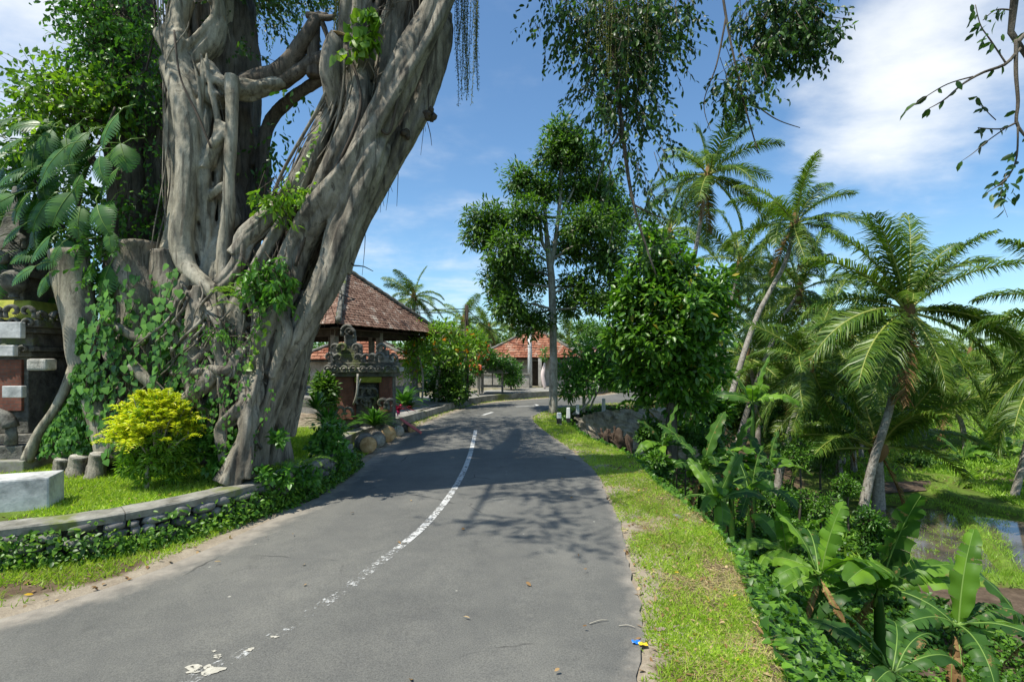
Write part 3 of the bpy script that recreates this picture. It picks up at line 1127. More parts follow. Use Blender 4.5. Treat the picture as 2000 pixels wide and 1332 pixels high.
def lean_shift(path):
    return [(u - (36 * float(sm((v - 180) / 330.0)) if u > 500 else 0), v, Y, r) for u, v, Y, r in path]


def rope(mb, P, q, n, r, res=44, sides=7):
    """several thin roots twisted together along one path"""
    Q = spline(np.concatenate([P, q[:, None]], 1), res)
    C, w = Q[:, :3], Q[:, 3]
    T, N, B = frames(C)
    t = np.linspace(0, 1, res)
    tw = (r.rand() - .5) * 5
    for j in range(n):
        a = 6.283 * j / n + tw * t + .5 * np.sin(t * (5 + 4 * r.rand()) + 6 * r.rand())
        k = .5 + .22 * r.rand()
        off = w * (.62 + .14 * np.sin(t * 9 + 5 * r.rand()))
        D = np.cos(a)[:, None] * N + np.sin(a)[:, None] * B
        tube(mb, C + D * off[:, None], w * k * (.8 + .3 * np.sin(t * 7 + 6 * r.rand())), sides, lump=.14, seed=j)
    tube(mb, C, w * .62, sides, lump=.1)


r_ = np.random.RandomState(21)
# the leaning trunk with its legs
mb = MB()
LEAN, LEANR = pk(*lean_shift([(590, 700, 8.1, 26), (598, 640, 8.05, 46), (622, 520, 7.95, 64), (660, 400, 7.9, 70), (708, 260, 7.85, 74), (756, 120, 7.8, 76), (794, 0, 7.75, 72), (838, -150, 7.6, 80)]))
core = MB()
tube(core, LEAN, LEANR * .74, 20, 60, lump=.16)
strands(core, LEAN, LEANR * .8, 26, r_, .03, .08, 1.0)
fuse(core, 'crevice_shade_core', 'bark_dark', .03, 1, disp=.03)  # inner core in darker bark, painting shade into the gaps between strands
strands(mb, LEAN, LEANR * .9, 26, r_, .045, .10, .9, span=(0, 1))
strands(mb, LEAN, LEANR * 1.0, 44, r_, .02, .05, 1.6, span=(.02, 1))
big = [
    [(868, -20, 7.2, 32), (800, 130, 7.05, 30), (740, 250, 7.0, 32), (690, 350, 7.0, 34), (640, 430, 7.05, 30), (600, 520, 7.2, 26)],
    [(700, -20, 7.3, 34), (690, 90, 7.3, 30), (700, 200, 7.2, 30), (665, 330, 7.1, 26), (625, 460, 7.1, 26), (590, 560, 7.1, 30)],
    [(640, 230, 7.5, 22), (612, 330, 7.35, 24), (575, 410, 7.2, 24), (520, 465, 7.1, 22), (470, 515, 7.0, 18), (430, 560, 6.95, 18)],
    [(745, 300, 7.0, 34), (710, 420, 6.98, 36), (670, 540, 7.0, 38), (640, 640, 7.05, 34), (600, 740, 7.1, 36), (565, 830, 7.05, 34), (545, 905, 7.05, 40)],
    [(600, 560, 7.05, 24), (572, 650, 6.95, 24), (535, 740, 6.8, 26), (498, 820, 6.6, 27), (478, 890, 6.5, 26), (462, 945, 6.45, 36)],
    [(655, 600, 7.4, 26), (640, 700, 7.5, 24), (618, 790, 7.6, 24), (605, 860, 7.7, 28), (602, 910, 7.7, 36)],
    [(700, 520, 7.7, 20), (676, 640, 7.8, 16), (648, 760, 7.9, 14), (628, 850, 8.0, 14)],
    [(478, 700, 7.0, 12), (500, 770, 6.7, 16), (455, 815, 6.6, 18), (432, 840, 6.65, 16), (440, 900, 6.6, 14)],
    [(860, 60, 7.6, 26), (830, 190, 7.5, 26), (780, 320, 7.5, 26), (735, 430, 7.5, 24), (700, 530, 7.5, 22)],
    [(590, 420, 7.15, 14), (548, 500, 7.0, 14), (520, 560, 6.9, 12), (500, 640, 6.85, 12), (470, 720, 6.8, 12)],
    [(560, 640, 7.0, 10), (505, 690, 6.75, 12), (450, 725, 6.7, 20), (415, 722, 6.75, 12)],
    [(545, 680, 6.95, 9), (500, 760, 6.6, 8), (468, 830, 6.55, 8)],
    [(610, 620, 7.0, 14), (585, 720, 6.95, 15), (560, 800, 6.85, 14), (520, 880, 6.7, 14), (505, 935, 6.6, 16)],
    [(560, 700, 6.9, 13), (528, 800, 6.65, 14), (500, 880, 6.5, 13), (492, 935, 6.45, 16)],
    [(432, 735, 6.75, 12), (438, 790, 6.7, 11), (432, 850, 6.65, 13)],
]
for k, b in enumerate(big):
    if k in (3, 4, 5, 6, 12, 13):
        b = [(u - ((26 if k in (5, 6) else 14) if v > 560 else 0), v, Y, r * .74) for u, v, Y, r in b]
    else:
        b = [(u, v, Y, r * .86) for u, v, Y, r in b]
    b = [(b[0][0] + (b[0][0] - b[1][0]) * .25, b[0][1] + (b[0][1] - b[1][1]) * .25, b[0][2] + .45, b[0][3] * .45)] + list(b)
    P, q = pk(*lean_shift(b))
    rope(mb, P, q, 3 if q.max() < .13 else 5, r_)
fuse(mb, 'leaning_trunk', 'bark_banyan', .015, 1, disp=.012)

# the pale pillar trunk in the middle
mb = MB()
MID, MIDR = pk((400, 600, 7.9, 70), (415, 480, 7.9, 74), (415, 330, 7.95, 60), (412, 200, 8.0, 62), (400, 100, 8.0, 66), (395, 0, 8.0, 58), (400, -120, 8.0, 55))
core = MB()
tube(core, MID + (0, .25, 0), MIDR * .80, 18, 50, lump=.14)
strands(core, MID + (0, .2, 0), MIDR * .85, 20, r_, .03, .10, .8)
fuse(core, 'crevice_shade_core', 'bark_dark', .03, 1, disp=.03)  # core set back behind the pillars, its dark colour standing in for crevice shade
strands(mb, *pk((350, 130, 7.75, 28), (395, 60, 7.8, 40), (395, -100, 7.9, 44)), 12, r_, .06, .13, .8)
strands(mb, *pk((400, 130, 7.7, 52), (405, 220, 7.65, 50), (405, 330, 7.65, 50), (400, 450, 7.6, 52), (400, 570, 7.5, 50)), 17, r_, .035, .10, .7)
pill = [
    [(330, 120, 7.5, 20), (356, 190, 7.3, 27), (368, 290, 7.2, 25), (362, 390, 7.15, 25), (354, 470, 7.1, 24), (368, 525, 7.05, 20), (405, 560, 6.95, 17), (440, 600, 6.9, 15), (455, 650, 6.9, 16)],
    [(452, 150, 7.4, 15), (453, 240, 7.3, 13), (448, 340, 7.25, 12), (446, 420, 7.25, 14), (436, 500, 7.25, 15), (440, 560, 7.2, 14)],
    [(380, 200, 7.5, 24), (392, 290, 7.35, 16), (400, 340, 7.3, 15), (396, 400, 7.3, 14), (405, 460, 7.3, 13), (395, 520, 7.3, 14)],
    [(440, 245, 7.4, 14), (418, 285, 7.3, 14), (398, 330, 7.28, 16)],
    [(385, 430, 7.3, 10), (400, 395, 7.3, 9), (425, 370, 7.3, 9), (440, 360, 7.3, 8)],
    [(350, 170, 7.6, 18), (345, 300, 7.5, 16), (340, 420, 7.45, 15), (325, 490, 7.4, 16)],
    [(415, 450, 7.4, 18), (415, 520, 7.35, 20), (430, 575, 7.3, 16)],
    [(330, 60, 7.6, 22), (345, 110, 7.5, 24), (380, 170, 7.5, 24), (430, 200, 7.5, 20)],
    [(360, 0, 7.7, 24), (345, 70, 7.6, 24), (360, 150, 7.5, 24)],
    [(405, 130, 7.6, 18), (440, 170, 7.5, 16), (500, 175, 7.7, 20), (548, 160, 7.9, 17)],
]
for k, b in enumerate(pill):
    P, q = pk(*b)
    tube(mb, P, q * (.9 if k < 2 else .8), 10, 34, lump=.09, seed=k)
    if k not in (0, 1):
        rope(mb, P, q * .95, 3, r_)
fuse(mb, 'pillar_trunk', 'bark_pale', .016, 2, disp=.014)

# dark back stem between them and the lopped limb above
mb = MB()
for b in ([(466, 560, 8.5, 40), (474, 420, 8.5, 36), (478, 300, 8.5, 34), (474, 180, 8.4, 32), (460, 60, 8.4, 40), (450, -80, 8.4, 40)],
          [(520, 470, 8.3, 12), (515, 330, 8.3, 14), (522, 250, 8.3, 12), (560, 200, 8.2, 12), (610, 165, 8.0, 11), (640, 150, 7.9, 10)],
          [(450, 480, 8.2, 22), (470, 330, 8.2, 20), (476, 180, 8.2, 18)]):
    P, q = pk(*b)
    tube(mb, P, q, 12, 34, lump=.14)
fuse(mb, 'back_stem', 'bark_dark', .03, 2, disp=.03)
mb = MB()
for b in ([(480, 165, 8.0, 24), (540, 150, 7.9, 22), (575, 110, 7.8, 17), (600, 70, 7.7, 13), (618, 38, 7.7, 12)],
          [(545, 165, 7.9, 15), (590, 135, 7.8, 12), (625, 118, 7.8, 14), (648, 110, 7.8, 14)],
          [(612, 150, 7.8, 13), (612, 100, 7.8, 13), (616, 40, 7.75, 11), (640, 32, 7.7, 6)],
          [(565, 150, 7.9, 9), (600, 122, 7.8, 9), (620, 105, 7.8, 10)],
          [(628, 40, 7.7, 5), (642, 80, 7.7, 5), (648, 112, 7.8, 6)],
          [(600, 30, 7.7, 7), (640, 36, 7.65, 6), (655, 30, 7.6, 3)]):
    P, q = pk(*b)
    tube(mb, P, q, 9, 20, lump=.14)
mb.build('lopped_branch', M['bark_dark'], BAN)
mb = MB()
P, q = pk((672, 210, 7.5, 32), (655, 150, 7.35, 30), (662, 92, 7.3, 27), (668, 78, 7.28, 25))
tube(mb, P, q, 14, 16, lump=.10)
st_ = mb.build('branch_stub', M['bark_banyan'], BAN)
mb = MB()
P, q = pk((668.6, 77, 7.28, 24), (669, 75.5, 7.28, 23))
tube(mb, P, q, 14)
c_ = mb.build('cut_face', M['cut_wood'], st_)

# left trunk, half hidden by leaves
mb = MB()
LT, LTR = pk((290, 640, 8.9, 70), (285, 480, 8.9, 60), (280, 330, 8.8, 52), (262, 180, 8.8, 56), (250, 40, 8.8, 60), (245, -120, 8.8, 60))
tube(mb, LT, LTR * .85, 16, 44, lump=.12)
strands(mb, LT, LTR, 26, r_, .03, .11, 1.2)
strands(mb, *pk((335, 500, 8.6, 20), (322, 350, 8.6, 18), (330, 200, 8.4, 18), (345, 60, 8.2, 20), (350, -60, 8.2, 24)), 9, r_, .02, .07, 1.2)
P, q = pk((335, 500, 8.6, 18), (322, 350, 8.6, 15), (330, 200, 8.4, 16), (345, 60, 8.2, 20), (350, -60, 8.2, 24))
tube(mb, P, q, 10, 24, lump=.1)
fuse(mb, 'left_trunk', 'bark_dark', .03, 2, disp=.03)

# root mass under the pillars
mb = MB()
ROOT, ROOTR = pk((350, 900, 8.5, 165), (350, 760, 8.45, 150), (345, 620, 8.4, 120), (340, 520, 8.4, 90))
core = MB()
tube(core, ROOT, ROOTR, 22, 24, lump=.16)
strands(core, ROOT, ROOTR, 30, r_, .03, .08, .6, res=30)
fuse(core, 'crevice_shade_core', 'bark_dark', .035, 1, disp=.04)  # dark-coloured core under lighter roots, shade painted into the hollows
strands(mb, ROOT, ROOTR * 1.03, 26, r_, .03, .08, .6, res=30)
for k in range(60):
    u0, u1 = 345 + r_.rand() * 200, 345 + r_.rand() * 190
    v0, v1 = 545 + r_.rand() * 90, 700 + r_.rand() * 200
    um = (u0 + u1) / 2 + r_.normal() * 22
    y0 = 7.35 - .45 * r_.rand()
    rr = 4 + 9 * r_.rand() ** 1.6
    P, q = pk((u0, v0, y0, rr), (um + r_.normal() * 10, (v0 * 2 + v1) / 3, y0 - .1, rr * 1.1), (um, (v0 + 2 * v1) / 3, y0 - .12, rr), (u1, v1, y0 - .1, rr * .8))
    tube(mb, P, q, 8, 18, lump=.12, seed=k)
for b in ([(372, 535, 7.0, 14), (345, 600, 7.0, 15), (350, 680, 6.95, 14), (345, 735, 6.95, 10)],
          [(392, 560, 6.95, 15), (375, 640, 6.9, 14), (385, 710, 6.9, 12), (380, 745, 6.9, 8)],
          [(420, 560, 6.95, 15), (440, 630, 6.9, 16), (460, 690, 6.9, 16)],
          [(335, 728, 6.85, 8), (380, 728, 6.8, 9), (430, 716, 6.8, 9)],
          [(350, 790, 6.8, 14), (372, 775, 6.75, 15), (395, 755, 6.7, 16), (425, 720, 6.75, 12)],
          [(500, 560, 7.0, 20), (470, 590, 6.95, 20), (448, 640, 6.9, 15)],
          [(455, 500, 7.0, 16), (500, 450, 7.1, 16), (560, 400, 7.2, 14)]):
    P, q = pk(*b)
    tube(mb, P, q, 9, 22, lump=.10)
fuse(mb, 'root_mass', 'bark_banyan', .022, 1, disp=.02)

# fine roots netted over trunk, pillars and root mass
mb = MB()
strands(mb, LEAN - (0, .02, 0), LEANR * 1.22, 60, r_, .008, .022, 2.6, res=60, sides=5, span=(.02, 1))
strands(mb, MID - (0, .3, 0), MIDR * .98, 18, r_, .008, .02, 1.8, res=60, sides=5)
for k in range(38):
    u0, v0 = 335 + r_.rand() * 150, 540 + r_.rand() * 140
    a = r_.normal() * .55
    ln = 50 + 90 * r_.rand()
    y0 = 6.86 - .12 * r_.rand() 
    rr = 1.8 + 3.4 * r_.rand() ** 2
    pts_ = [(u0 + math.sin(a + .5 * math.sin(t_ * 3 + k)) * ln * t_, v0 + ln * t_, y0 + .06 * math.sin(t_ * 5 + k), rr * (1 - .5 * t_)) for t_ in np.linspace(0, 1, 5)]
    P, q = pk(*pts_)
    tube(mb, P, q, 5, 12, lump=.15, seed=k)
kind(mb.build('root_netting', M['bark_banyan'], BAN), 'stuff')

# cut stems in front: each with its sawn top
def cut_stem(path, name='cut_stem', mat='bark_pale', lump=.07):
    P, q = pk(*path)
    m_ = MB()
    C, rr = tube(m_, P, q, 18, 30, lump=lump)
    o = m_.build(name, M[mat], BAN)
    d = nrm(C[0] - C[1])
    m2 = MB()
    tube(m2, np.array([C[0] + d * .001, C[0] + d * .012]), np.array([rr[0] * .95, rr[0] * .93]), 18)
    f = m2.build('cut_face', M['bark_light'], o)
    return o


cut_stem([(132, 492, 7.3, 32), (140, 540, 7.3, 32), (152, 610, 7.25, 28), (160, 690, 7.2, 24), (180, 770, 7.15, 24), (203, 830, 7.1, 24), (218, 905, 7.05, 24)])
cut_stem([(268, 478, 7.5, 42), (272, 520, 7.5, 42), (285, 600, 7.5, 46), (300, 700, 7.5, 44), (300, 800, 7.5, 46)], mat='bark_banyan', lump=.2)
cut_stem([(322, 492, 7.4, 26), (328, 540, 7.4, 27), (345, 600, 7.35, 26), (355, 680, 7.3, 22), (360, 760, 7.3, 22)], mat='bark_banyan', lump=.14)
cut_stem([(208, 628, 6.95, 8), (240, 645, 6.95, 9), (285, 668, 7.0, 9)], 'cut_branch')
cut_stem([(258, 714, 6.9, 11), (285, 740, 6.9, 11), (320, 775, 6.95, 11)], 'cut_branch')
for k, (u, v, q_) in enumerate(((118, 905, 14), (150, 900, 16), (188, 895, 15))):
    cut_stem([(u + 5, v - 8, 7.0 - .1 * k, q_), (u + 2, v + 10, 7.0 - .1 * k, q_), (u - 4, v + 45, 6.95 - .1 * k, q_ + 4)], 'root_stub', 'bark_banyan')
mb = MB()
P, q = pk((166, 560, 7.35, 7), (160, 630, 7.3, 8), (143, 720, 7.2, 9), (112, 790, 7.1, 8), (75, 845, 7.05, 8), (52, 900, 7.0, 11))
tube(mb, P, q, 8, 30, lump=.06)
mb.build('aerial_root', M['bark_pale'], BAN)

# thin hanging roots and dangling stalks down the leaning trunk's shaded side
mb = MB()
for k, b in enumerate(([(845, 140, 7.4, 1.6), (838, 165, 7.35, 1.5), (838, 215, 7.3, 1.4)], [(838, 240, 7.3, 1), (846, 262, 7.3, .8), (852, 285, 7.3, .5)],
          [(800, 235, 7.4, 1.5), (792, 250, 7.35, 1.2)], [(770, 250, 7.5, 3), (745, 330, 7.4, 4), (718, 400, 7.35, 5), (700, 460, 7.35, 5), (665, 510, 7.4, 3), (652, 530, 7.4, 2)],
          [(735, 360, 7.35, 3), (712, 430, 7.3, 4), (708, 470, 7.3, 4), (722, 515, 7.3, 2), (745, 520, 7.3, 1.2), (765, 530, 7.3, .7)],
          [(700, 440, 7.35, 3), (690, 500, 7.3, 2.4), (692, 560, 7.3, 1.6)], [(720, 410, 7.3, 3), (718, 440, 7.3, 3), (706, 445, 7.3, 3)],
          [(745, 250, 6.98, 4), (700, 330, 6.9, 4), (640, 440, 6.95, 4), (612, 520, 6.95, 3)], [(676, 90, 7.1, 3), (705, 210, 7.0, 3), (660, 360, 6.95, 3)],
          [(780, 180, 6.9, 3), (765, 260, 6.9, 3), (738, 240, 6.88, 3)], [(598, 520, 6.95, 2.5), (603, 545, 6.9, 2.5), (590, 580, 6.9, 2)], [(340, 60, 7.2, 2), (352, 150, 7.05, 2), (388, 230, 7.0, 2.5), (412, 290, 7.0, 2)],
          [(300, 0, 7.9, 2), (302, 60, 7.8, 2), (285, 140, 7.8, 2)])):
    P, q = pk(*lean_shift(b))
    tube(mb, P, q, 5, 22, lump=.1, seed=k)
for k in range(60):
    t0 = r_.rand()
    i = int(t0 * (len(LEAN) - 2)) + 1
    c = LEAN[i] + np.array((LEANR[i] * (.2 + .8 * r_.rand()), -.2 + .6 * r_.rand(), 0))
    ln = .3 + 1.0 * r_.rand()
    tube(mb, np.array([c, c + (.03 * r_.normal(), .03 * r_.normal(), -ln * .5), c + (.08 * r_.normal(), .08 * r_.normal(), -ln)]), np.array([.008, .006, .003]), 4, 8)
kind(mb.build('hanging_roots', M['twig'], BAN), 'stuff')
# two dark clods caught in the roots
for (u, v, q_) in ((838, 229, 12), (794, 257, 11)):
    c = at(u, v, 7.3)
    mb = MB()
    rr = q_ * 7.3 / 1000
    for k in range(9):
        e = c + r_.normal(size=3) * rr * .4
        tube(mb, np.array([e - (0, 0, rr * .5), e, e + (0, 0, rr * .5)]), np.array([rr * .25, rr * .55, rr * .2]), 7, 7, lump=.4, seed=k)
    tag(mb.build('root_clod', M['twig'], None, loc=tuple(c)), 'dark ragged clod of roots hanging beside the leaning trunk, ' + ('outer one on a long thread' if u > 820 else 'inner one against the bark'), 'root clod', 'clods hanging off the banyan')

# ---- crown: limbs above the view, drooping sprays of small leaves
limb = MB()
top = LEAN[-1]
LIMBS = [
    [(tuple(top), .62), ((-.6, 7.4, 10.2), .45), ((.6, 8.0, 11.0), .36), ((2.2, 8.4, 10.8), .26), ((3.8, 8.6, 10.0), .16), ((5.0, 8.6, 9.0), .08)],
    [((-.6, 7.4, 10.2), .2), ((-1.4, 5.6, 10.8), .08), ((-1.2, 3.4, 10.0), .06), ((.8, 2.4, 8.2), .05), ((2.9, 2.6, 5.9), .06), ((3.42, 3.5, 4.55), .024), ((3.48, 3.52, 4.14), .018), ((3.62, 3.52, 3.95), .014)],
    [(tuple(MID[-1]), .4), ((-4.6, 7.6, 9.6), .34), ((-4.9, 6.2, 10.6), .08), ((-5.2, 4.2, 11.0), .045), ((-5.4, 2.4, 11.0), .025)],
    [(tuple(LT[-1]), .4), ((-6.9, 8.6, 10.4), .32), ((-7.4, 9.6, 11.4), .22), ((-6.8, 11.5, 12.0), .12)],
    [((-4.7, 7.4, 10.0), .28), ((-4.9, 9.0, 11.2), .2), ((-5.2, 10.8, 12.2), .1)],
    [((1.4, 8.2, 11.0), .2), ((1.5, 8.1, 9.2), .07), ((1.55, 8.0, 7.3), .045), ((1.72, 8.0, 5.6), .035), ((1.9, 8.0, 4.4), .025), ((2.25, 8.0, 3.3), .012)],
    [((3.4, 8.5, 10.2), .12), ((3.3, 8.1, 8.2), .03), ((3.35, 8.0, 7.3), .02), ((3.6, 8.0, 6.1), .014), ((3.85, 8.0, 5.2), .009)],
    [((3.35, 8.0, 7.35), .018), ((3.2, 8.0, 6.6), .012), ((3.0, 8.0, 6.0), .008), ((3.1, 8.0, 5.55), .004)],
    [((3.62, 8.0, 6.1), .012), ((4.1, 8.0, 5.75), .009), ((4.5, 8.0, 5.6), .006)],
    [((1.9, 8.0, 4.4), .018), ((2.2, 8.0, 4.25), .012), ((2.55, 8.05, 4.15), .006)],
    [((1.72, 8.0, 5.6), .02), ((1.45, 8.0, 5.1), .012), ((1.3, 8.0, 4.6), .006)],
]
for k, l in enumerate(LIMBS):
    tube(limb, np.array([p for p, q in l]), np.array([q for p, q in l]), 8, 30, lump=.05, seed=k)
# near branch at the upper right of the view
near = [[(1985, 85, 3.5, 5), (2010, 60, 3.5, 4), (2060, 20, 3.5, 3)],
        [(1985, 78, 3.5, 4), (1984, 140, 3.5, 3.5), (1988, 200, 3.5, 3), (1985, 240, 3.5, 3), (2005, 270, 3.5, 2)],
        [(1992, 95, 3.5, 3.5), (1965, 125, 3.5, 3), (1920, 142, 3.5, 2.6), (1880, 165, 3.5, 2), (1845, 195, 3.5, 1.4), (1815, 212, 3.5, .8)],
        [(1900, 150, 3.5, 1.5), (1850, 165, 3.5, 1.2), (1800, 195, 3.5, .8), (1765, 222, 3.5, .5)],
        [(1965, 125, 3.5, 1.8), (1935, 80, 3.5, 1.4), (1915, 50, 3.5, 1), (1905, 10, 3.5, .8)],
        [(1975, 20, 3.5, 1.8), (1945, 20, 3.5, 1.2), (1920, 40, 3.5, .8)],
        [(1985, 240, 3.5, 2), (1955, 252, 3.5, 1.5), (1910, 250, 3.5, 1)],
        [(1965, 250, 3.5, 1.4), (1930, 275, 3.5, 1.1), (1900, 300, 3.5, .8), (1878, 315, 3.5, .4)],
        [(1988, 245, 3.5, 2), (1985, 310, 3.5, 1.6), (1965, 350, 3.5, 1.2), (1930, 375, 3.5, .8)],
        [(1945, 235, 3.5, 1), (1925, 215, 3.5, .8), (1908, 190, 3.5, .5)],
        [(1965, 340, 3.5, 1), (1955, 380, 3.5, .6), (1968, 425, 3.5, .3)]]
for k, b in enumerate(near):
    P, q = pk(*b)
    tube(limb, P, q, 5, 16, lump=.08, seed=k)

crown = MB()
r_ = np.random.RandomState(33)


def sprays(spots, per_m3, L, wr=.52, hang=.9, mb=crown, shape='oval', twigs=limb, n_leaf=9, ln=(.25, .7), dens=1.0):
    """drooping twigs, each set with leaves"""
    for (c, q, n) in spots:
        n = max(1, int(n * (dens if dens > 0 else np.interp(c[2], [3.5, 5.2, 6.2, 7.2], [.2, .42, 1.0, 1.8]))))
        c, q = np.asarray(c, float), np.asarray(q, float)
        p = c + rv(n, r_) * q * (r_.rand(n)[:, None] ** .45)
        out = nrm(p - c + np.array((0, 0, .2)))
        l = ln[0] + (ln[1] - ln[0]) * r_.rand(n)
        d = nrm(out * .5 + rv(n, r_) * .45 + np.array((0, 0, -hang)))
        t = np.linspace(.1, 1, n_leaf)
        base = (p[:, None, :] + d[:, None, :] * (l[:, None] * t[None])[..., None]).reshape(-1, 3)
        dd = np.repeat(d, n_leaf, 0)
        ld = nrm(dd * .5 + rv(len(base), r_) * .8 + np.array((0, 0, -.55)))
        nn_ = nrm(rv(len(base), r_) * .8 + UP * .5)
        L_ = L * (.7 + .6 * r_.rand(len(base)))
        leaves(mb, base, ld, nn_, L_, L_ * wr, shape)
        if twigs is not None:
            for k in range(0, n, 2):
                tube(twigs, np.array([p[k] - d[k] * .25, p[k], p[k] + d[k] * l[k]]), np.array([.006, .005, .002]), 3, caps=False)


def S(u, v, Y, ru, rv_, n, dy=.7):
    return (at(u, v, Y), (ru * Y / 1000, dy, rv_ * Y / 1000), n)


sprays([S(1110, 15, 8.0, 60, 45, 46), S(1190, 40, 8, 85, 60, 90), S(1260, 20, 8.1, 70, 60, 70), S(1190, 130, 8, 70, 70, 90), S(1250, 130, 8, 60, 70, 80), S(1290, 60, 8, 40, 60, 34),
        S(1200, 230, 8, 60, 60, 70), S(1260, 240, 8, 50, 60, 50), S(1170, 190, 8, 40, 40, 26), S(1215, 330, 8, 50, 60, 40), S(1265, 330, 8, 45, 50, 36), S(1270, 430, 8.2, 60, 60, 54), S(1230, 440, 8.2, 40, 60, 22), S(1300, 500, 8.4, 50, 60, 34), S(1330, 390, 8.2, 25, 40, 10),
        S(1340, 15, 8, 30, 26, 16)], 0, .088, dens=-1)
sprays([S(1480, 10, 8, 50, 30, 40), S(1535, 30, 8, 60, 45, 90), S(1580, 30, 8, 35, 40, 34), S(1520, 85, 8, 50, 34, 60), S(1570, 90, 8, 40, 30, 40), S(1485, 115, 8, 25, 20, 12), S(1600, 80, 8, 15, 24, 10),
        S(1430, 165, 8, 30, 25, 22), S(1455, 195, 8, 30, 22, 18), S(1425, 130, 8, 12, 14, 5)], 0, .088, dens=1.6, ln=(.12, .42))
# crown above and behind the view's upper edge; it throws the patches of shade on the road
SH = [((-.2, 14.2), 11.2, (1.9, 1.1, .6), 90), ((-1.6, 13.2), 11.6, (1.3, .9, .6), 55), ((.1, 12.4), 10.6, (1.0, .5, .5), 28), ((-2.3, 11.4), 10.8, (.7, .6, .5), 26), ((-1.0, 10.3), 10.2, (1.3, .45, .4), 34), ((.6, 10.9), 10.6, (.7, .6, .4), 26),
      ((.75, 8.9), 10.0, (.75, .6, .4), 40), ((.3, 7.6), 9.6, (.5, .35, .3), 18), ((1.0, 7.4), 9.6, (.4, .35, .3), 14), ((.2, 6.2), 9.2, (.6, .28, .25), 15), ((.6, 5.5), 9.2, (.3, .25, .2), 7), ((-2.0, 9.0), 10.0, (.7, .55, .4), 26), ((-1.2, 7.7), 9.6, (.22, .3, .2), 6),
      ((-2.4, 9.9), 10, (.5, .4, .4), 14), ((-.4, 16.5), 12, (1.6, 1.2, .6), 60), ((-1.8, 19), 12.5, (1.2, 1.2, .6), 30), ((1.2, 15.6), 11.5, (.8, .8, .5), 26),
      ((-3.1, 10.6), 10, (.8, .6, .5), 30), ((-5.5, 10.5), 11.5, (1.2, .9, .7), 60), ((-7, 10), 11.0, (1.2, 1.0, .7), 60), ((-8.5, 9), 10.5, (1.2, 1.0, .7), 60)]
r5 = np.random.RandomState(55)
for k in range(34):
    gx_, gy_ = -2.6 + 4.0 * r5.rand(), 10.2 + 6.6 * r5.rand()
    SH.append(((gx_, gy_), 10.4 + .12 * gy_ * .8 * r5.rand() + .5, (.55 + .3 * r5.rand(), .32 + .2 * r5.rand(), .3), 13))
spots = []
for (g, hgt, q, n) in SH:
    n = int(n * 2.6)
    k = hgt / SUN.z
    spots.append(((g[0] + SUN.x * k, g[1] + SUN.y * k, hgt), q, n))
for c, q, n in spots:
    a = np.array(c) + (0, 0, .4)
    tgt = np.array(LIMBS[2][2][0]) if c[0] < -4 else np.array(LIMBS[1][1][0])
    tube(limb, np.array([tgt, (tgt + a) / 2 + (0, 0, .5), a]), np.array([.018, .014, .010]), 5, 12)
sprays(spots, 0, .10, hang=.3, shape='simple', n_leaf=12, twigs=None)
sprays([S(470, -5, 8.0, 60, 26, 40), S(510, -20, 8, 40, 30, 30), S(590, -60, 8, 90, 40, 60), S(700, -70, 8, 80, 40, 50), S(505, 105, 7.9, 18, 16, 7)], 0, .085, hang=.3)
# leaves of the near branch, bigger because close
spots = []
r2 = np.random.RandomState(4)
ends = []
for b in near:
    P, q = pk(*b)
    C = spline(np.concatenate([P, q[:, None]], 1), 14)[:, :3]
    ends.append(C[3:])
pts = np.concatenate(ends)
nl = 70
pick = pts[r2.randint(0, len(pts), nl)]
extra = np.array([at(u + r2.normal() * 18, v + r2.normal() * 16, 3.5 + .1 * r2.normal()) for (u, v) in [(1975, 345)] * 16 + [(1955, 375)] * 10 + [(1985, 320)] * 8 + [(1910, 40)] * 6 + [(1930, 65)] * 8])
pick = np.concatenate([pick, extra])
nl = len(pick)
ld = nrm(rv(nl, r2) * .7 + np.array((-.25, 0, -.8)))
L_ = .062 * (.7 + .7 * r2.rand(nl))
leaves(crown, pick, ld, nrm(rv(nl, r2) + np.array((0, -.6, .4))), L_, L_ * .48, 'oval')
crown.build('crown', M['leaf_banyan'], BAN)
limb.build('limbs', M['bark_dark'], BAN)
# ------------------------------------------------------------------ big leaves
def spine(L, e0, bend, n=14, pw=1.3):
    s = np.linspace(0, 1, n)
    th = np.radians(e0 - bend * s ** pw)
    x = np.concatenate([[0], np.cumsum(np.cos(th[:-1]) / (n - 1))]) * L
    z = np.concatenate([[0], np.cumsum(np.sin(th[:-1]) / (n - 1))]) * L
    P = np.stack([x, 0 * x, z], 1)
    T = np.stack([np.cos(th), 0 * th, np.sin(th)], 1)
    U = np.stack([-np.sin(th), 0 * th, np.cos(th)], 1)
    return s, P, T, U


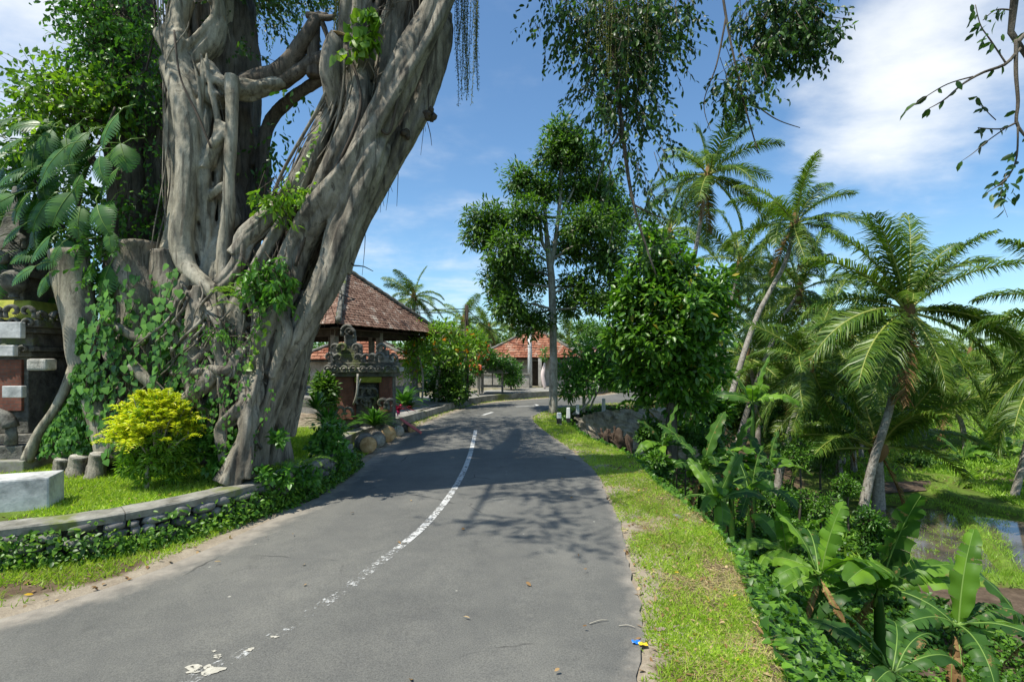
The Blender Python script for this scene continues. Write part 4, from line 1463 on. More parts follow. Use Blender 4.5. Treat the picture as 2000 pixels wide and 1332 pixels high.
def slit_leaf(r, e0=-10, bend=60, wid=.62, strips=10, petiole=.0, slit=.75, fold=.18):
    """split-leaf blade (length 1): strips joined at the midrib, parted toward the margin"""
    mb = MB()
    s, P, T, U = spine(1.0, e0, bend, 33)
    Y_ = np.array((0, 1.0, 0))

    def pt(t, w, side, lag):
        k = np.clip(t, 0, 1) * 32
        i = int(min(31, k))
        f = k - i
        p = P[i] * (1 - f) + P[i + 1] * f
        u = U[i]
        tt = T[i]
        return p + side * Y_ * w * math.cos(fold) + u * (abs(w) * math.sin(fold) - 1.1 * w * w) + tt * lag

    for side in (-1, 1):
        for k in range(strips):
            a, b = k / strips, (k + 1) / strips
            W_ = lambda t: wid / 2 * (math.sin(math.pi * min(1, max(0, .10 + .90 * t)) ** .75)) ** .7
            rows = []
            for m, f in enumerate((0, .35, .7, 1.0)):
                g = slit * max(0, f - .3) * .6 / strips
                la = .22 * f * wid * (1.2 - a)
                w1, w2 = W_(a + .02) * f, W_(b - .02) * f
                if f == 1.0:
                    w1 *= .94
                    w2 *= .97
                rows.append((pt(a + g, w1, side, la), pt(b - g, w2, side, la)))
            V = [q for rw in rows for q in rw]
            F = [(0, 1, 3, 2), (2, 3, 5, 4), (4, 5, 7, 6)]
            if side < 0:
                F = [f[::-1] for f in F]
            mb.add(V, None, F)
    tube(mb, P + U * .004, np.linspace(.014, .004, len(P)), 4, mat=1, caps=False)
    if petiole:
        tube(mb, np.array([(-petiole, 0, -petiole * .3), (-petiole * .4, 0, .0), (0, 0, 0)]), np.array([.012, .012, .013]), 5, mat=1)
    return mb.mesh('big_leaf', [M['leaf_monstera'], M['rib_pale']])


rl = np.random.RandomState(11)
MON = [slit_leaf(rl, e, b, w, 11, .5) for e, b, w in ((4, 34, .82), (8, 46, .76), (-4, 26, .88), (5, 40, .72))]
mon = thing('split_leaf_climber', at(150, 560, 7.3), 'large climber with glossy split leaves hanging off the banyan above the shrine', 'plant')


def face(o, p, tip, nml, L):
    """place a leaf mesh (local +X tip, +Z upper face) at p pointing along tip with its face toward nml"""
    x = nrm(tip)
    y = nrm(np.cross(nml, x))
    z = np.cross(x, y)
    m = Matrix(((x[0], y[0], z[0]), (x[1], y[1], z[1]), (x[2], y[2], z[2])))
    o.rotation_euler = m.to_euler()
    o.scale = (L, L, L)


LV = [(232, 222, 20, 110, 6.9), (195, 305, -18, 95, 6.75), (125, 290, 35, 105, 6.8), (50, 270, 55, 100, 7.0), (140, 375, 20, 110, 6.8), (190, 400, -30, 105, 6.8), (100, 460, 38, 90, 6.75), (118, 480, 15, 60, 6.7),
      (30, 380, 50, 90, 6.9), (60, 330, 60, 95, 7.0), (235, 280, -25, 90, 7.1), (70, 520, 50, 80, 6.8), (15, 300, 70, 90, 7.1), (160, 340, 5, 90, 7.1), (95, 390, 25, 100, 7.1), (45, 440, 40, 80, 7.0), (0, 420, 45, 90, 7.0), (170, 260, 30, 90, 7.1), (90, 540, 20, 60, 7.0), (215, 450, -12, 70, 7.0), (5, 500, 40, 70, 7.1), (120, 330, 45, 85, 6.95)]
for k in range(56):
    LV.append((-10 + 255 * rl.rand(), 225 + 310 * rl.rand(), 25 + 30 * rl.normal(), 85 + 20 * rl.rand(), 7.15 + .3 * rl.rand()))
for k, (u, v, ang, ln, Y) in enumerate(LV):
    p = at(u, v, Y)
    a = R(ang)
    tip = np.array((-math.sin(a), -.35, -math.cos(a)))          # hangs, swung left by ang
    nm = np.array((-.15 + .5 * rl.normal() * .5, -.85, .55 + .2 * rl.normal()))
    o = inst('big_leaf', MON[k % 4], mon, p - np.array(mon.location))
    face(o, p, tip, nm, ln * Y / 1000 * .70)
mb = MB()
tube(mb, *pk((170, 560, 7.5, 4), (150, 450, 7.55, 4), (165, 340, 7.55, 4), (205, 260, 7.5, 3), (225, 210, 7.5, 2)), 7, 24)
tube(mb, *pk((150, 470, 7.5, 3), (90, 400, 7.5, 3), (50, 310, 7.5, 2)), 7, 18)
mb.build('stem', M['twig'], mon)
# dense leaves behind it
fil = thing('fig_thicket', at(90, 640, 8.6), 'dark leafy thicket behind the shrine and the split-leaf climber', 'shrub')
mb = MB()
clumps(mb, [at(70, 430, 8.8), at(140, 540, 8.6), at(40, 330, 8.9), at(150, 640, 8.9), at(180, 420, 8.9), at(-40, 520, 8.9), at(110, 720, 9.2), at(-90, 380, 9)], [.9, .8, .7, .9, .7, .9, .9, 1.0], 900, 9, .13, .55, 'oval', r=rl)
mb.build('foliage', M['leaf_shrub'], fil)
mb = MB()
for k in range(6):
    tube(mb, *pk((120 + 10 * k, 800, 9.0, 6), (110 + 5 * k, 650, 8.9, 5), (150 - 35 * k, 500 - 30 * k, 8.9, 3)), 6, 14)
mb.build('stem', M['twig'], fil)

# bright climber high on the left trunk
cl = thing('creeping_fig', at(250, 300, 8.3), 'bright small-leaved creeper covering the left trunk of the banyan up to the sky', 'climber')
mb = MB()
tw_ = MB()
spots = [S(160, 190, 7.9, 60, 40, 80, .5), S(110, 210, 7.8, 50, 40, 40, .4), S(90, 165, 7.8, 40, 22, 14, .3), S(150, 235, 7.8, 60, 30, 40, .4), S(60, 230, 7.8, 30, 20, 14, .3), S(240, 180, 8.1, 40, 50, 40, .4), S(290, 150, 8.0, 40, 60, 26, .4), S(215, 90, 8.2, 50, 60, 60, .4), S(180, 30, 8.2, 40, 50, 60, .4), S(250, 20, 8.2, 50, 60, 50, .4), S(190, 120, 8.1, 40, 30, 34, .4), S(300, 40, 7.9, 30, 50, 16, .3), S(70, 270, 7.7, 40, 30, 20, .3)]
sprays(spots[:5] + spots[12:], 0, .095, .55, .25, mb, 'oval', tw_, dens=1.5)
mb.build('leaves', M['leaf_bright'], cl)
mb = MB()
sprays(spots[5:12], 0, .085, .55, .5, mb, 'oval', tw_, dens=1.8)
sprays([S(310, 300, 8.2, 20, 90, 16, .3), S(330, 420, 8.2, 16, 60, 18, .2), S(250, 420, 8.0, 40, 40, 26, .3), S(220, 520, 7.4, 40, 30, 26, .3), S(205, 470, 7.5, 40, 30, 20, .3), S(120, 250, 8.2, 60, 60, 50, .4)], 0, .08, .6, .6, mb, 'oval', tw_)
mb.build('leaves', M['leaf_vine'], cl)
tube(tw_, *pk((60, 175, 7.8, 1.5), (100, 190, 7.8, 2), (150, 220, 7.9, 3), (200, 240, 8, 4)), 5, 14)
tube(tw_, *pk((190, 330, 8, 6), (160, 270, 8, 8), (150, 215, 8, 7), (140, 190, 8, 5)), 7, 14)
tw_.build('stem', M['twig'], cl)
# small leafy shoot dangling from the dark limb in the gap
mb = MB()
sprays([S(535, 300, 8.0, 12, 50, 12, .2), S(540, 255, 8.0, 14, 20, 6, .2), S(525, 350, 8.0, 10, 40, 8, .2), S(580, 185, 7.8, 14, 10, 5, .2)], 0, .10, .5, .9, mb, 'oval', None, 6)
tag(mb.build('dangling_creeper', M['leaf_shrub'], None, loc=tuple(at(535, 300, 8.0))), 'dark leafy creeper dangling in the sky gap between the two trunks', 'climber')

# heart-leaf vine over the cut stems
vine = thing('heart_leaf_vine', at(230, 830, 6.9), 'heart-leaved vine trailing in strings over the cut stems', 'climber')
mb = MB()
tw_ = MB()
for k in range(34):
    u0 = rl.choice([190, 215, 235, 262, 300, 330, 345]) + 9 * rl.normal()
    v0 = 520 + 110 * rl.rand()
    ln = 120 + 260 * rl.rand()
    Y = 6.95 + .12 * rl.normal()
    if u0 < 250:
        Y -= .05
    m = int(ln / 11)
    t = np.linspace(0, 1, m)
    us = u0 + 14 * np.sin(t * 5 + k) + 20 * (rl.rand() - .5) * t
    vs = v0 + ln * t
    Pz = np.stack([at(a, b, Y) for a, b in zip(us, vs)])
    tube(tw_, Pz, .004, 3, caps=False)
    ps = Pz + rl.normal(size=Pz.shape) * .03
    L_ = (.075 + .05 * rl.rand(m))
    leaves(mb, ps, nrm(np.stack([rl.normal(size=m) * .5, -.35 + 0 * t, -1 + 0 * t], 1)), nrm(np.stack([-.2 + rl.normal(size=m) * .3, -.9 + 0 * t, .5 + .3 * rl.normal(size=m)], 1)), L_, L_ * .95, 'heart')
mb.build('leaves', M['leaf_vine'], vine)
tw_.build('runners', M['twig'], vine)
# ivy sheet between the arching root and the first stem
ivy = thing('ivy_curtain', at(150, 890, 7.0), 'sheet of small bright ivy between the arching root and the leftmost cut stem', 'climber')
mb = MB()
N_ = 1500
uu = rl.rand(N_)
vv = 620 + 270 * rl.rand(N_) ** .8
lo = np.interp(vv, [560, 640, 720, 790, 845, 900], [164, 158, 145, 114, 76, 55])
hi = np.interp(vv, [560, 690, 770, 830, 905], [150, 170, 192, 210, 225])
us = lo + (hi - lo) * uu
Yv = 7.0 + .12 * vnoise(us / 20, vv / 20, 1.0) + .25 * (us < lo + 16) * (vv > 740)
ps = np.stack([at(a, b, c) for a, b, c in zip(us, vv, Yv)])
L_ = .05 + .045 * rl.rand(N_)
leaves(mb, ps, nrm(np.stack([rl.normal(size=N_) * .6, -.3 + 0 * us, -1 + 0 * us], 1)), nrm(np.stack([-.2 + rl.normal(size=N_) * .35, -.8 + 0 * us, .6 + .35 * rl.normal(size=N_)], 1)), L_, L_ * .95, 'heart')
mb.build('leaves', M['leaf_vine'], ivy)
# low growth at the foot of the roots
low = kind(MB().build('undergrowth', M['leaf_vine']), 'stuff')
bpy.data.objects.remove(low)
mb = MB()
clumps(mb, [at(420, 800, 7.0), at(400, 860, 6.8), at(455, 870, 6.7), at(520, 930, 6.6), at(560, 930, 6.8), at(380, 780, 7.1), at(540, 860, 6.7), at(640, 860, 8.2), at(480, 760, 7.2), at(600, 930, 7.2), at(660, 890, 8.6), at(425, 910, 6.6), at(330, 680, 7.2), at(350, 640, 7.2)], [.25, .25, .18, .12, .14, .2, .12, .3, .2, .16, .25, .16, .16, .14], 520, 8, .075, .7, 'heart', r=rl, up=.6)
tag(mb.build('ground_vine', M['leaf_vine'], None, loc=tuple(at(420, 880, 6.8))), 'low leafy vine filling the hollows between the banyan roots', 'climber')
# strings of vine over the root mass and legs
v2 = thing('root_vine', at(430, 900, 6.6), 'fine bright vine strung over the braided roots and legs of the banyan', 'climber')
mb = MB()
tw_ = MB()
for k in range(13):
    u0, v0 = 350 + 180 * rl.rand(), 620 + 140 * rl.rand()
    ln = 60 + 150 * rl.rand()
    m = int(ln / 8)
    t = np.linspace(0, 1, m)
    Yk = 6.72 - .25 * max(0, (v0 - 640) / 300)
    Pz = np.stack([at(u0 + 12 * math.sin(5 * a + k) - 25 * a, v0 + ln * a, Yk - .18 * a) for a in t])
    tube(tw_, Pz, .004, 3, caps=False)
    L_ = .04 + .03 * rl.rand(m)
    leaves(mb, Pz + rl.normal(size=Pz.shape) * .03, nrm(np.stack([rl.normal(size=m) * .6, -.3 + 0 * t, -1 + 0 * t], 1)), nrm(np.stack([-.2 + rl.normal(size=m) * .4, -.9 + 0 * t, .5 + .3 * rl.normal(size=m)], 1)), L_, L_ * .9, 'heart')
mb.build('leaves', M['leaf_vine'], v2)
tw_.build('runners', M['twig'], v2)
f2 = thing('fern', at(600, 905, 7.2), 'green fern at the foot of the banyan legs by the wall end', 'fern')
# climbing shoots on the leaning trunk
for nm_, spots_, lab in (('climbing_shoot', [S(540, 385, 6.95, 40, 25, 34, .2), S(575, 375, 6.95, 20, 20, 12, .2), S(555, 420, 6.95, 25, 20, 10, .2)], 'pale green climbing shoot in the fork below the sky gap'),
                         ('climbing_shoot', [S(530, 530, 6.75, 38, 40, 44, .2), S(500, 545, 6.75, 30, 30, 26, .2), S(555, 560, 6.75, 18, 40, 20, .2), S(520, 580, 6.75, 30, 18, 14, .2)], 'bushy green climbing shoot halfway up the leaning trunk'),
                         ('climbing_shoot', [S(430, 640, 6.75, 26, 20, 26, .15), S(450, 660, 6.75, 20, 14, 14, .15), S(500, 640, 6.7, 10, 30, 10, .1)], 'small shrub rooted in the crotch above the bird-nest root'),
                         ('climbing_shoot', [S(715, 60, 6.95, 18, 40, 12, .1), S(730, 30, 6.95, 14, 20, 7, .1), S(695, 95, 6.95, 10, 14, 5, .1)], 'heart-leaved shoot high on the leaning trunk beside the stub')):
    mb = MB()
    big_ = 'heart' in lab
    tw_ = MB()
    sprays(spots_, 0, .13 if big_ else (.11 if 'bushy' in lab or 'pale' in lab else .06), .9 if big_ else .42, .7, mb, 'heart' if big_ else 'oval', tw_, 6, (.1, .25))
    so = thing(nm_, spots_[0][0], lab, 'climber')
    mb.build('foliage', M['leaf_bright'] if 'pale' in lab or big_ else M['leaf_vine'], so)
    tw_.build('stems', M['twig'], so)
mb = MB()
m = 26
us = np.interp(np.linspace(0, 1, m), [0, .5, 1], [628, 600, 575]) + rl.normal(size=m) * 3
vs = np.linspace(240, 370, m)
ps = np.stack([at(a, b, 7.0) for a, b in zip(us, vs)])
leaves(mb, ps, nrm(rl.normal(size=(m, 3)) * .5 + (0, -.3, -.8)), nrm(rl.normal(size=(m, 3)) * .4 + (-.2, -1, .4)), .07, .06, 'heart')
us = np.interp(np.linspace(0, 1, m), [0, .5, 1], [505, 515, 480]) + rl.normal(size=m) * 6
vs = np.linspace(600, 720, m)
ps = np.stack([at(a, b, 6.62) for a, b in zip(us, vs)])
leaves(mb, ps, nrm(rl.normal(size=(m, 3)) * .5 + (0, -.3, -.8)), nrm(rl.normal(size=(m, 3)) * .4 + (-.2, -1, .4)), .08, .07, 'heart')
tag(mb.build('trailing_vine', M['leaf_bright'], None, loc=tuple(at(600, 300, 7))), 'thin strings of heart leaves trailing down the leaning trunk', 'climber')


# feather fern fronds (also used for palms)
def frond(r, e0, bend, n=64, wid=.30, lw=.006, droop=.45, mats=('leaf_palm', 'rib_yellow'), start=.12, pw=1.25, ragged=.12, rib=.011):
    mb = MB()
    s, P, T, U = spine(1.0, e0, bend, 25, pw)
    t = np.clip(np.linspace(start, .995, n) + ragged * .05 * r.normal(size=n), start, .998)
    cut = 1 - .55 * (r.rand(n) < .10)
    k = t * 24
    i = np.minimum(23, k.astype(int))
    f = (k - i)[:, None]
    B = P[i] * (1 - f) + P[i + 1] * f
    Tt, Uu = T[i], U[i]
    for side in (-1, 1):
        l = wid * (np.clip(np.sin(math.pi * (.10 + .86 * (t - start) / (1 - start))), 0, 1) ** .55) * (1 + ragged * r.normal(size=n)) * np.roll(cut, 3 * side)
        sw = .35 + .55 * t + .06 * r.normal(size=n)
        S_ = np.array((0, side, 0.0))
        D = nrm(Tt * sw[:, None] + S_ * (1.0 - .35 * t)[:, None] + Uu * (.22 + .10 * r.normal(size=n))[:, None])
        dr = (droop * (.5 + .9 * r.rand(n)) + 1.2 * (r.rand(n) < .07))[:, None]
        mid = B + D * (l * .5)[:, None]
        D2 = nrm(D + np.array((0, 0, -1.0)) * dr * 1.3)
        tip = mid + D2 * (l * .55)[:, None]
        w = lw * (.8 + .4 * r.rand(n))[:, None]
        wv = nrm(Tt + .35 * Uu * r.normal(size=n)[:, None])
        V = np.stack([B - wv * w, B + wv * w, mid + wv * w * .95, mid - wv * w * .95, tip], 1).reshape(-1, 3)
        q = np.arange(n) * 5
        F4 = np.stack([q, q + 1, q + 2, q + 3], 1)
        F3 = np.stack([q + 3, q + 2, q + 4], 1)
        mb.add(V, F3, F4)
    tube(mb, P, np.concatenate([np.linspace(rib * 1.5, rib, 4), np.linspace(rib, rib * .25, 21)]), 5, mat=1)
    return mb.mesh('frond', [M[m] for m in mats])


FERN = [frond(np.random.RandomState(90 + k), 35, 80, 26, .16, .010, .15, ('leaf_bright', 'rib_pale'), .05) for k in range(2)]
fern = thing('fern', at(470, 580, 6.8), 'yellow-green fern growing out of the roots beside the climbing shoot', 'fern')
for k in range(9):
    inst('frond', FERN[(k + 1) % 2], f2, rl.normal(size=3) * .05, (.3 * rl.normal(), 0, 6.28 * k / 9), .36 + .15 * rl.rand())
    inst('frond', FERN[k % 2], fern, rl.normal(size=3) * .05, (.3 * rl.normal(), 0, R(150 + 140 * k / 9)), .34 + .12 * rl.rand())
# long grey beard hanging off the trunk's upper edge
for (name, lab, cen) in (('hanging_moss', 'olive beard of hanging stems on the right edge of the leaning trunk', [(890 + 45 * rl.rand(), -30, 60 + 150 * rl.rand()) for _ in range(30)]),
                         ('hanging_moss', 'dark olive beard of hanging stems in the gap left of the cut stub', [(655 + 52 * rl.rand(), -30, 60 + 40 * rl.rand()) for _ in range(60)]),
                         ('hanging_moss', 'long olive beard of hanging stems in the crown over the road', [(1150 + 120 * rl.rand(), -20, 50 + 100 * rl.rand()) for _ in range(38)])):
    mb = MB()
    for (u, v0, ln) in cen:
        Y = 7.6 + .25 * rl.normal()
        m = max(6, int(ln / 5))
        t = np.linspace(0, 1, m)
        ps = np.stack([at(u + 5 * math.sin(3 * a + u) * a, v0 + (ln + 30) * a, Y) for a in t])
        tube(mb, ps, .004, 3, caps=False)
        q = np.repeat(ps, 3, 0)
        leaves(mb, q + rl.normal(size=q.shape) * .008, nrm(rl.normal(size=q.shape) * .6 + (0, 0, -.9)), rv(len(q), rl), .035, .012, 'simple')
    tag(mb.build(name, M['leaf_moss'] if 'leaf_moss' in M else M['leaf_shrub'], None, loc=tuple(at(cen[0][0], 0, 7.6))), lab, 'hanging plant', 'beards hanging from the banyan')

# ------------------------------------------------------------------ golden bush on the lawn
bush = thing('golden_bush', at(288, 948, 6.25), 'rounded golden-leaved bush on the lawn before the roots', 'bush')
cB = at(303, 838, 6.3)
mb = MB()
rb_ = np.random.RandomState(17)
stems = []
for k in range(330):
    d = rv(1, rb_)[0]
    d[2] = abs(d[2]) * .9 - .25
    p = cB + d * np.array((.40, .40, .62)) * (.62 + .40 * rb_.rand())
    u_out = nrm(p - (cB + np.array((0, 0, -.5))))
    l = .17 + .16 * rb_.rand()
    m = 15
    t = np.linspace(.05, 1, m)
    dirn = nrm(u_out + rb_.normal(size=3) * .35 + (0, 0, .25))
    P = p + dirn * (l * t)[:, None] + np.array((0, 0, -1.0)) * (l * .55 * t ** 2)[:, None]
    stems.append(np.array([cB + (0, 0, -.45), p, P[m // 2]]))
    sd = nrm(np.cross(dirn, UP))
    for s_i in (-1, 1):
        dd = nrm(dirn * .55 + sd * s_i * .8 + np.array((0, 0, -.15)) + rb_.normal(size=(m, 3)) * .22)
        L_ = .078 * (1.1 - .6 * t)
        leaves(mb, P, dd, nrm(UP + rb_.normal(size=(m, 3)) * .3), L_, L_ * .26, 'simple')
mb.build('foliage', M['leaf_gold'], bush)
mb = MB()
clumps(mb, [cB + (0, 0, -.12), cB + (.16, .1, -.36), cB + (-.16, 0, -.34)], [(.33, .33, .48), (.27, .27, .26), (.25, .25, .26)], 420, 9, .085, .3, 'simple', r=rb_)
mb.build('foliage', M['leaf_bright'], bush)
mb = MB()
for s_ in stems[::4]:
    tube(mb, s_, np.array([.012, .006, .003]), 4)
tube(mb, *pk((287, 955, 6.25, 4), (287, 920, 6.25, 4), (292, 880, 6.27, 3)), 6)
mb.build('stem', M['twig_pale'], bush)

# ------------------------------------------------------------------ white block and stone shrine at the left edge
mb = MB()
zb = height(-5.3, 5.6)
box(mb, (-5.43, 5.40, 0), (1.0, .40, .40), rz=.40, z0=zb - .08)
o = mb.build('concrete_block', M['concrete_white'], None, smooth=False, loc=(-5.47, 5.32, zb))
soften(o, .02, 2)
tag(o, 'whitewashed concrete block on the lawn before the stone shrine', 'block')

shr = thing('stone_shrine', (-7.45, 7.55, .4), 'weathered carved stone shrine with red brick panel beside the banyan', 'shrine')
SX, SY = -7.5, 7.75


def tier(name, w, d, z0, z1, mat, bev=.015, taper=1.0, dx=0.0, dy=0.0, rz=.06):
    m_ = MB()
    box(m_, (SX + dx, SY + dy, 0), (w, d, z1 - z0), rz=rz, z0=z0, taper=taper)
    return soften(m_.build(name, M[mat], shr, smooth=False), bev, 2)


def curl_mesh(seed=0):
    """carved scroll"""
    m_ = MB()
    t = np.linspace(0, 1, 22)
    a = 4.6 * t
    rad = .5 * (1 - .78 * t)
    P = np.stack([rad * np.cos(a) - .1, 0 * t, rad * np.sin(a) + .45], 1)
    tube(m_, P, .13 * (1 - .5 * t) + .03, 7, flat=1.6)
    tube(m_, np.array([(.4, 0, .0), (.42, 0, .25), (.4, 0, .5)]), np.array([.16, .14, .12]), 7)
    return m_.mesh('carving', M['carved_stone'])


CURL = curl_mesh()


def curls(parent, pts, s, rz=0.0, flip=None):
    for k, p in enumerate(pts):
        sc = s * (.9 + .2 * random.random())
        fl = (-1 if (flip[k] if flip else k % 2) else 1)
        inst('carving', CURL, parent, np.array(p) - np.array(parent.location), (0, 0, rz), (sc * fl, sc, sc))


tier('plinth', 1.75, 1.3, .30, .62, 'concrete', dy=-.25)
tier('step', 1.5, 1.15, .62, .80, 'carved_stone', dy=-.2)
tier('step', 1.3, 1.0, .80, .92, 'carved_stone')
tier('body', 1.05, .85, .92, 2.02, 'carved_stone')
pn = tier('brick_panel', .99, .06, 1.25, 1.98, 'brick', .006, dy=-.44)
tier('cornice', 1.25, 1.0, 2.02, 2.10, 'carved_stone')
tier('cornice', 1.42, 1.12, 2.10, 2.17, 'carved_stone')
tier('cornice', 1.30, 1.0, 2.17, 2.36, 'carved_stone')
tier('cornice', 1.50, 1.16, 2.36, 2.44, 'carved_stone')
tier('cornice', 1.66, 1.26, 2.44, 2.54, 'carved_stone')
tier('roof_slab', 1.5, 1.15, 2.54, 2.84, 'moss_yellow', .03, .72)
tier('upper_body', .72, .6, 2.80, 3.18, 'carved_stone')
tier('cornice', .95, .8, 3.18, 3.28, 'carved_stone')
tier('cap', .8, .66, 3.28, 3.62, 'carved_stone', .04, .55)
tier('spire', .42, .36, 3.60, 4.15, 'carved_stone', .03, .5)
tier('finial', .2, .2, 4.13, 4.6, 'carved_stone', .03, .35)
mb = MB()
ax = np.array((SX + .40, SY - .45, 2.86))
tube(mb, np.array([ax, ax + (0, 0, .06), ax + (0, 0, .16), ax + (0, 0, .28), ax + (0, 0, .36), ax + (0, 0, .4)]), np.array([.07, .06, .14, .16, .10, .02]), 12, 20)
mb.build('urn', M['carved_stone'], shr)
curls(shr, [(SX + x, SY - .62, 2.42) for x in np.linspace(-.2, .76, 6)], .16, .06)
curls(shr, [(SX + x, SY - .66, 2.56) for x in np.linspace(-.1, .8, 5)], .2, .06)
curls(shr, [(SX + x, SY - .55, 2.06) for x in np.linspace(-.1, .62, 4)], .15, .06)
curls(shr, [(SX + .83, SY - .5 + .25 * k, 2.5) for k in range(4)], .2, 1.6)
curls(shr, [(SX + .5, SY - .4, 3.28), (SX + .15, SY - .42, 3.28), (SX + .3, SY - .3, 3.6)], .26, .06)
# big volutes at the foot
for k, (dx, s) in enumerate(((.40, .52), (.02, .5))):
    o = inst('volute', CURL, shr, (SX + dx - shr.location[0], SY - .72 - shr.location[1], .82 - shr.location[2]), (0, 0, .06), (s * (-1 if k else 1), s * .8, s))
for (u, v, w, h_) in ((20, 645, .34, .22), (10, 685, .28, .15), (28, 765, .26, .16)):
    p = at(u, v, 7.0)
    mb = MB()
    box(mb, p, (w, .08, h_), rz=.06)
    soften(mb.build('tablet', M['concrete_white'], shr, smooth=False), .008, 1)
p = at(82, 712, 7.0)
mb = MB()
box(mb, p, (.25, .2, .16), rz=.06)
soften(mb.build('antefix', M['carved_pale'], shr, smooth=False), .03, 2)
# reddish plant in the gap beside the shrine
tip_ = thing('red_shrub', at(105, 800, 8.2), 'small shrub with rusty red leaves in the gap beside the shrine', 'shrub')
mb = MB()
clumps(mb, [at(105, 740, 8.2), at(100, 700, 8.2)], [.22, .18], 60, 6, .11, .4, 'oval', r=rl)
mb.build('foliage', M['flower_red'], tip_)
mb = MB()
tube(mb, *pk((105, 860, 8.2, 3), (104, 790, 8.2, 3), (102, 710, 8.2, 2)), 5, 8)
mb.build('stem', M['twig'], tip_)

# ------------------------------------------------------------------ sawn logs at the roadside
LOGS = [((-3.02, 10.75), .19, .55, 60, 'pale-ended sawn log nearest the low wall, with the brightest round cut face'), ((-3.0, 11.5), .17, .6, 62, 'grey sawn log second from the wall end, dark cut face'), ((-2.95, 12.2), .20, .5, 52, 'thick sawn log with orange cut face in the middle of the row'), ((-3.25, 11.0), .14, .6, 70, 'slim bark log lying behind the pale-ended one'),
        ((-3.2, 12.7), .16, .7, 75, 'bark log lying behind the middle of the row'), ((-2.9, 13.1), .15, .5, 58, 'grey log next to the far end of the row'), ((-2.72, 13.9), .14, .42, 45, 'short sawn log at the far end of the row')]
for k, ((x, y), q, ln, ang, lab) in enumerate(LOGS):
    z = height(x, y) + q * .95
    a = R(ang)
    d = np.array((math.cos(a) * .75, -math.sin(a), 0))
    d = nrm(d)
    lg = thing('sawn_log', (x, y, z), lab, 'log', 'sawn logs lined up along the road edge')
    mb = MB()
    c = np.array((x, y, z))
    tube(mb, np.array([c - d * ln, c - d * ln * .5, c, c + d * .02]), np.array([q * 1.02, q, q, q * .97]), 18, 14, lump=.05, seed=k)
    mb.build('bark', M['bark_log'], lg)
    mb = MB()
    tube(mb, np.array([c + d * .021, c + d * .03]), np.array([q * .93, q * .91]), 18)
    mb.build('cut_face', M['cut_wood'] if k in (0, 2, 6) else M['bark_light'], lg)
# ------------------------------------------------------------------ coconut palms
E0 = [82, 64, 46, 26, 6, -18, -46, -68]
BEND = [26, 42, 56, 66, 66, 52, 34, 18]
FP, FY, FD = {}, {}, []
for k, (e, b) in enumerate(zip(E0, BEND)):
    for q in range(2):
        FP[e, q] = frond(np.random.RandomState(200 + 10 * k + q), e, b * (.85 + .35 * q), 116, .235 - .02 * q, .0062, .55 + .3 * q, ('leaf_palm', 'rib_yellow'))
        FY[e, q] = frond(np.random.RandomState(400 + 10 * k + q), e, b * (.9 + .35 * q), 110, .22, .0060, .65 + .25 * q, ('leaf_palm_y', 'rib_yellow'))
for q in range(2):
    FD.append(frond(np.random.RandomState(600 + q), -62 - 8 * q, 22, 46, .20, .008, 1.2, ('leaf_dead', 'leaf_dead'), ragged=.4))
NUT = None


def nut_mesh():
    bm = bmesh.new()
    bmesh.ops.create_icosphere(bm, subdivisions=2, radius=.13)
    for v in bm.verts:
        v.co.z *= 1.2
    me = bpy.data.meshes.new('coconut')
    bm.to_mesh(me)
    bm.free()
    me.materials.append(M['rib_yellow'])
    for p in me.polygons:
        p.use_smooth = True
    return me


NUT = nut_mesh()
PG = 'coconut palms in the valley'


def pool(e, young, r):
    k = min(E0, key=lambda a: abs(a - e))
    return (FY if young else FP)[k, r.randint(2)]


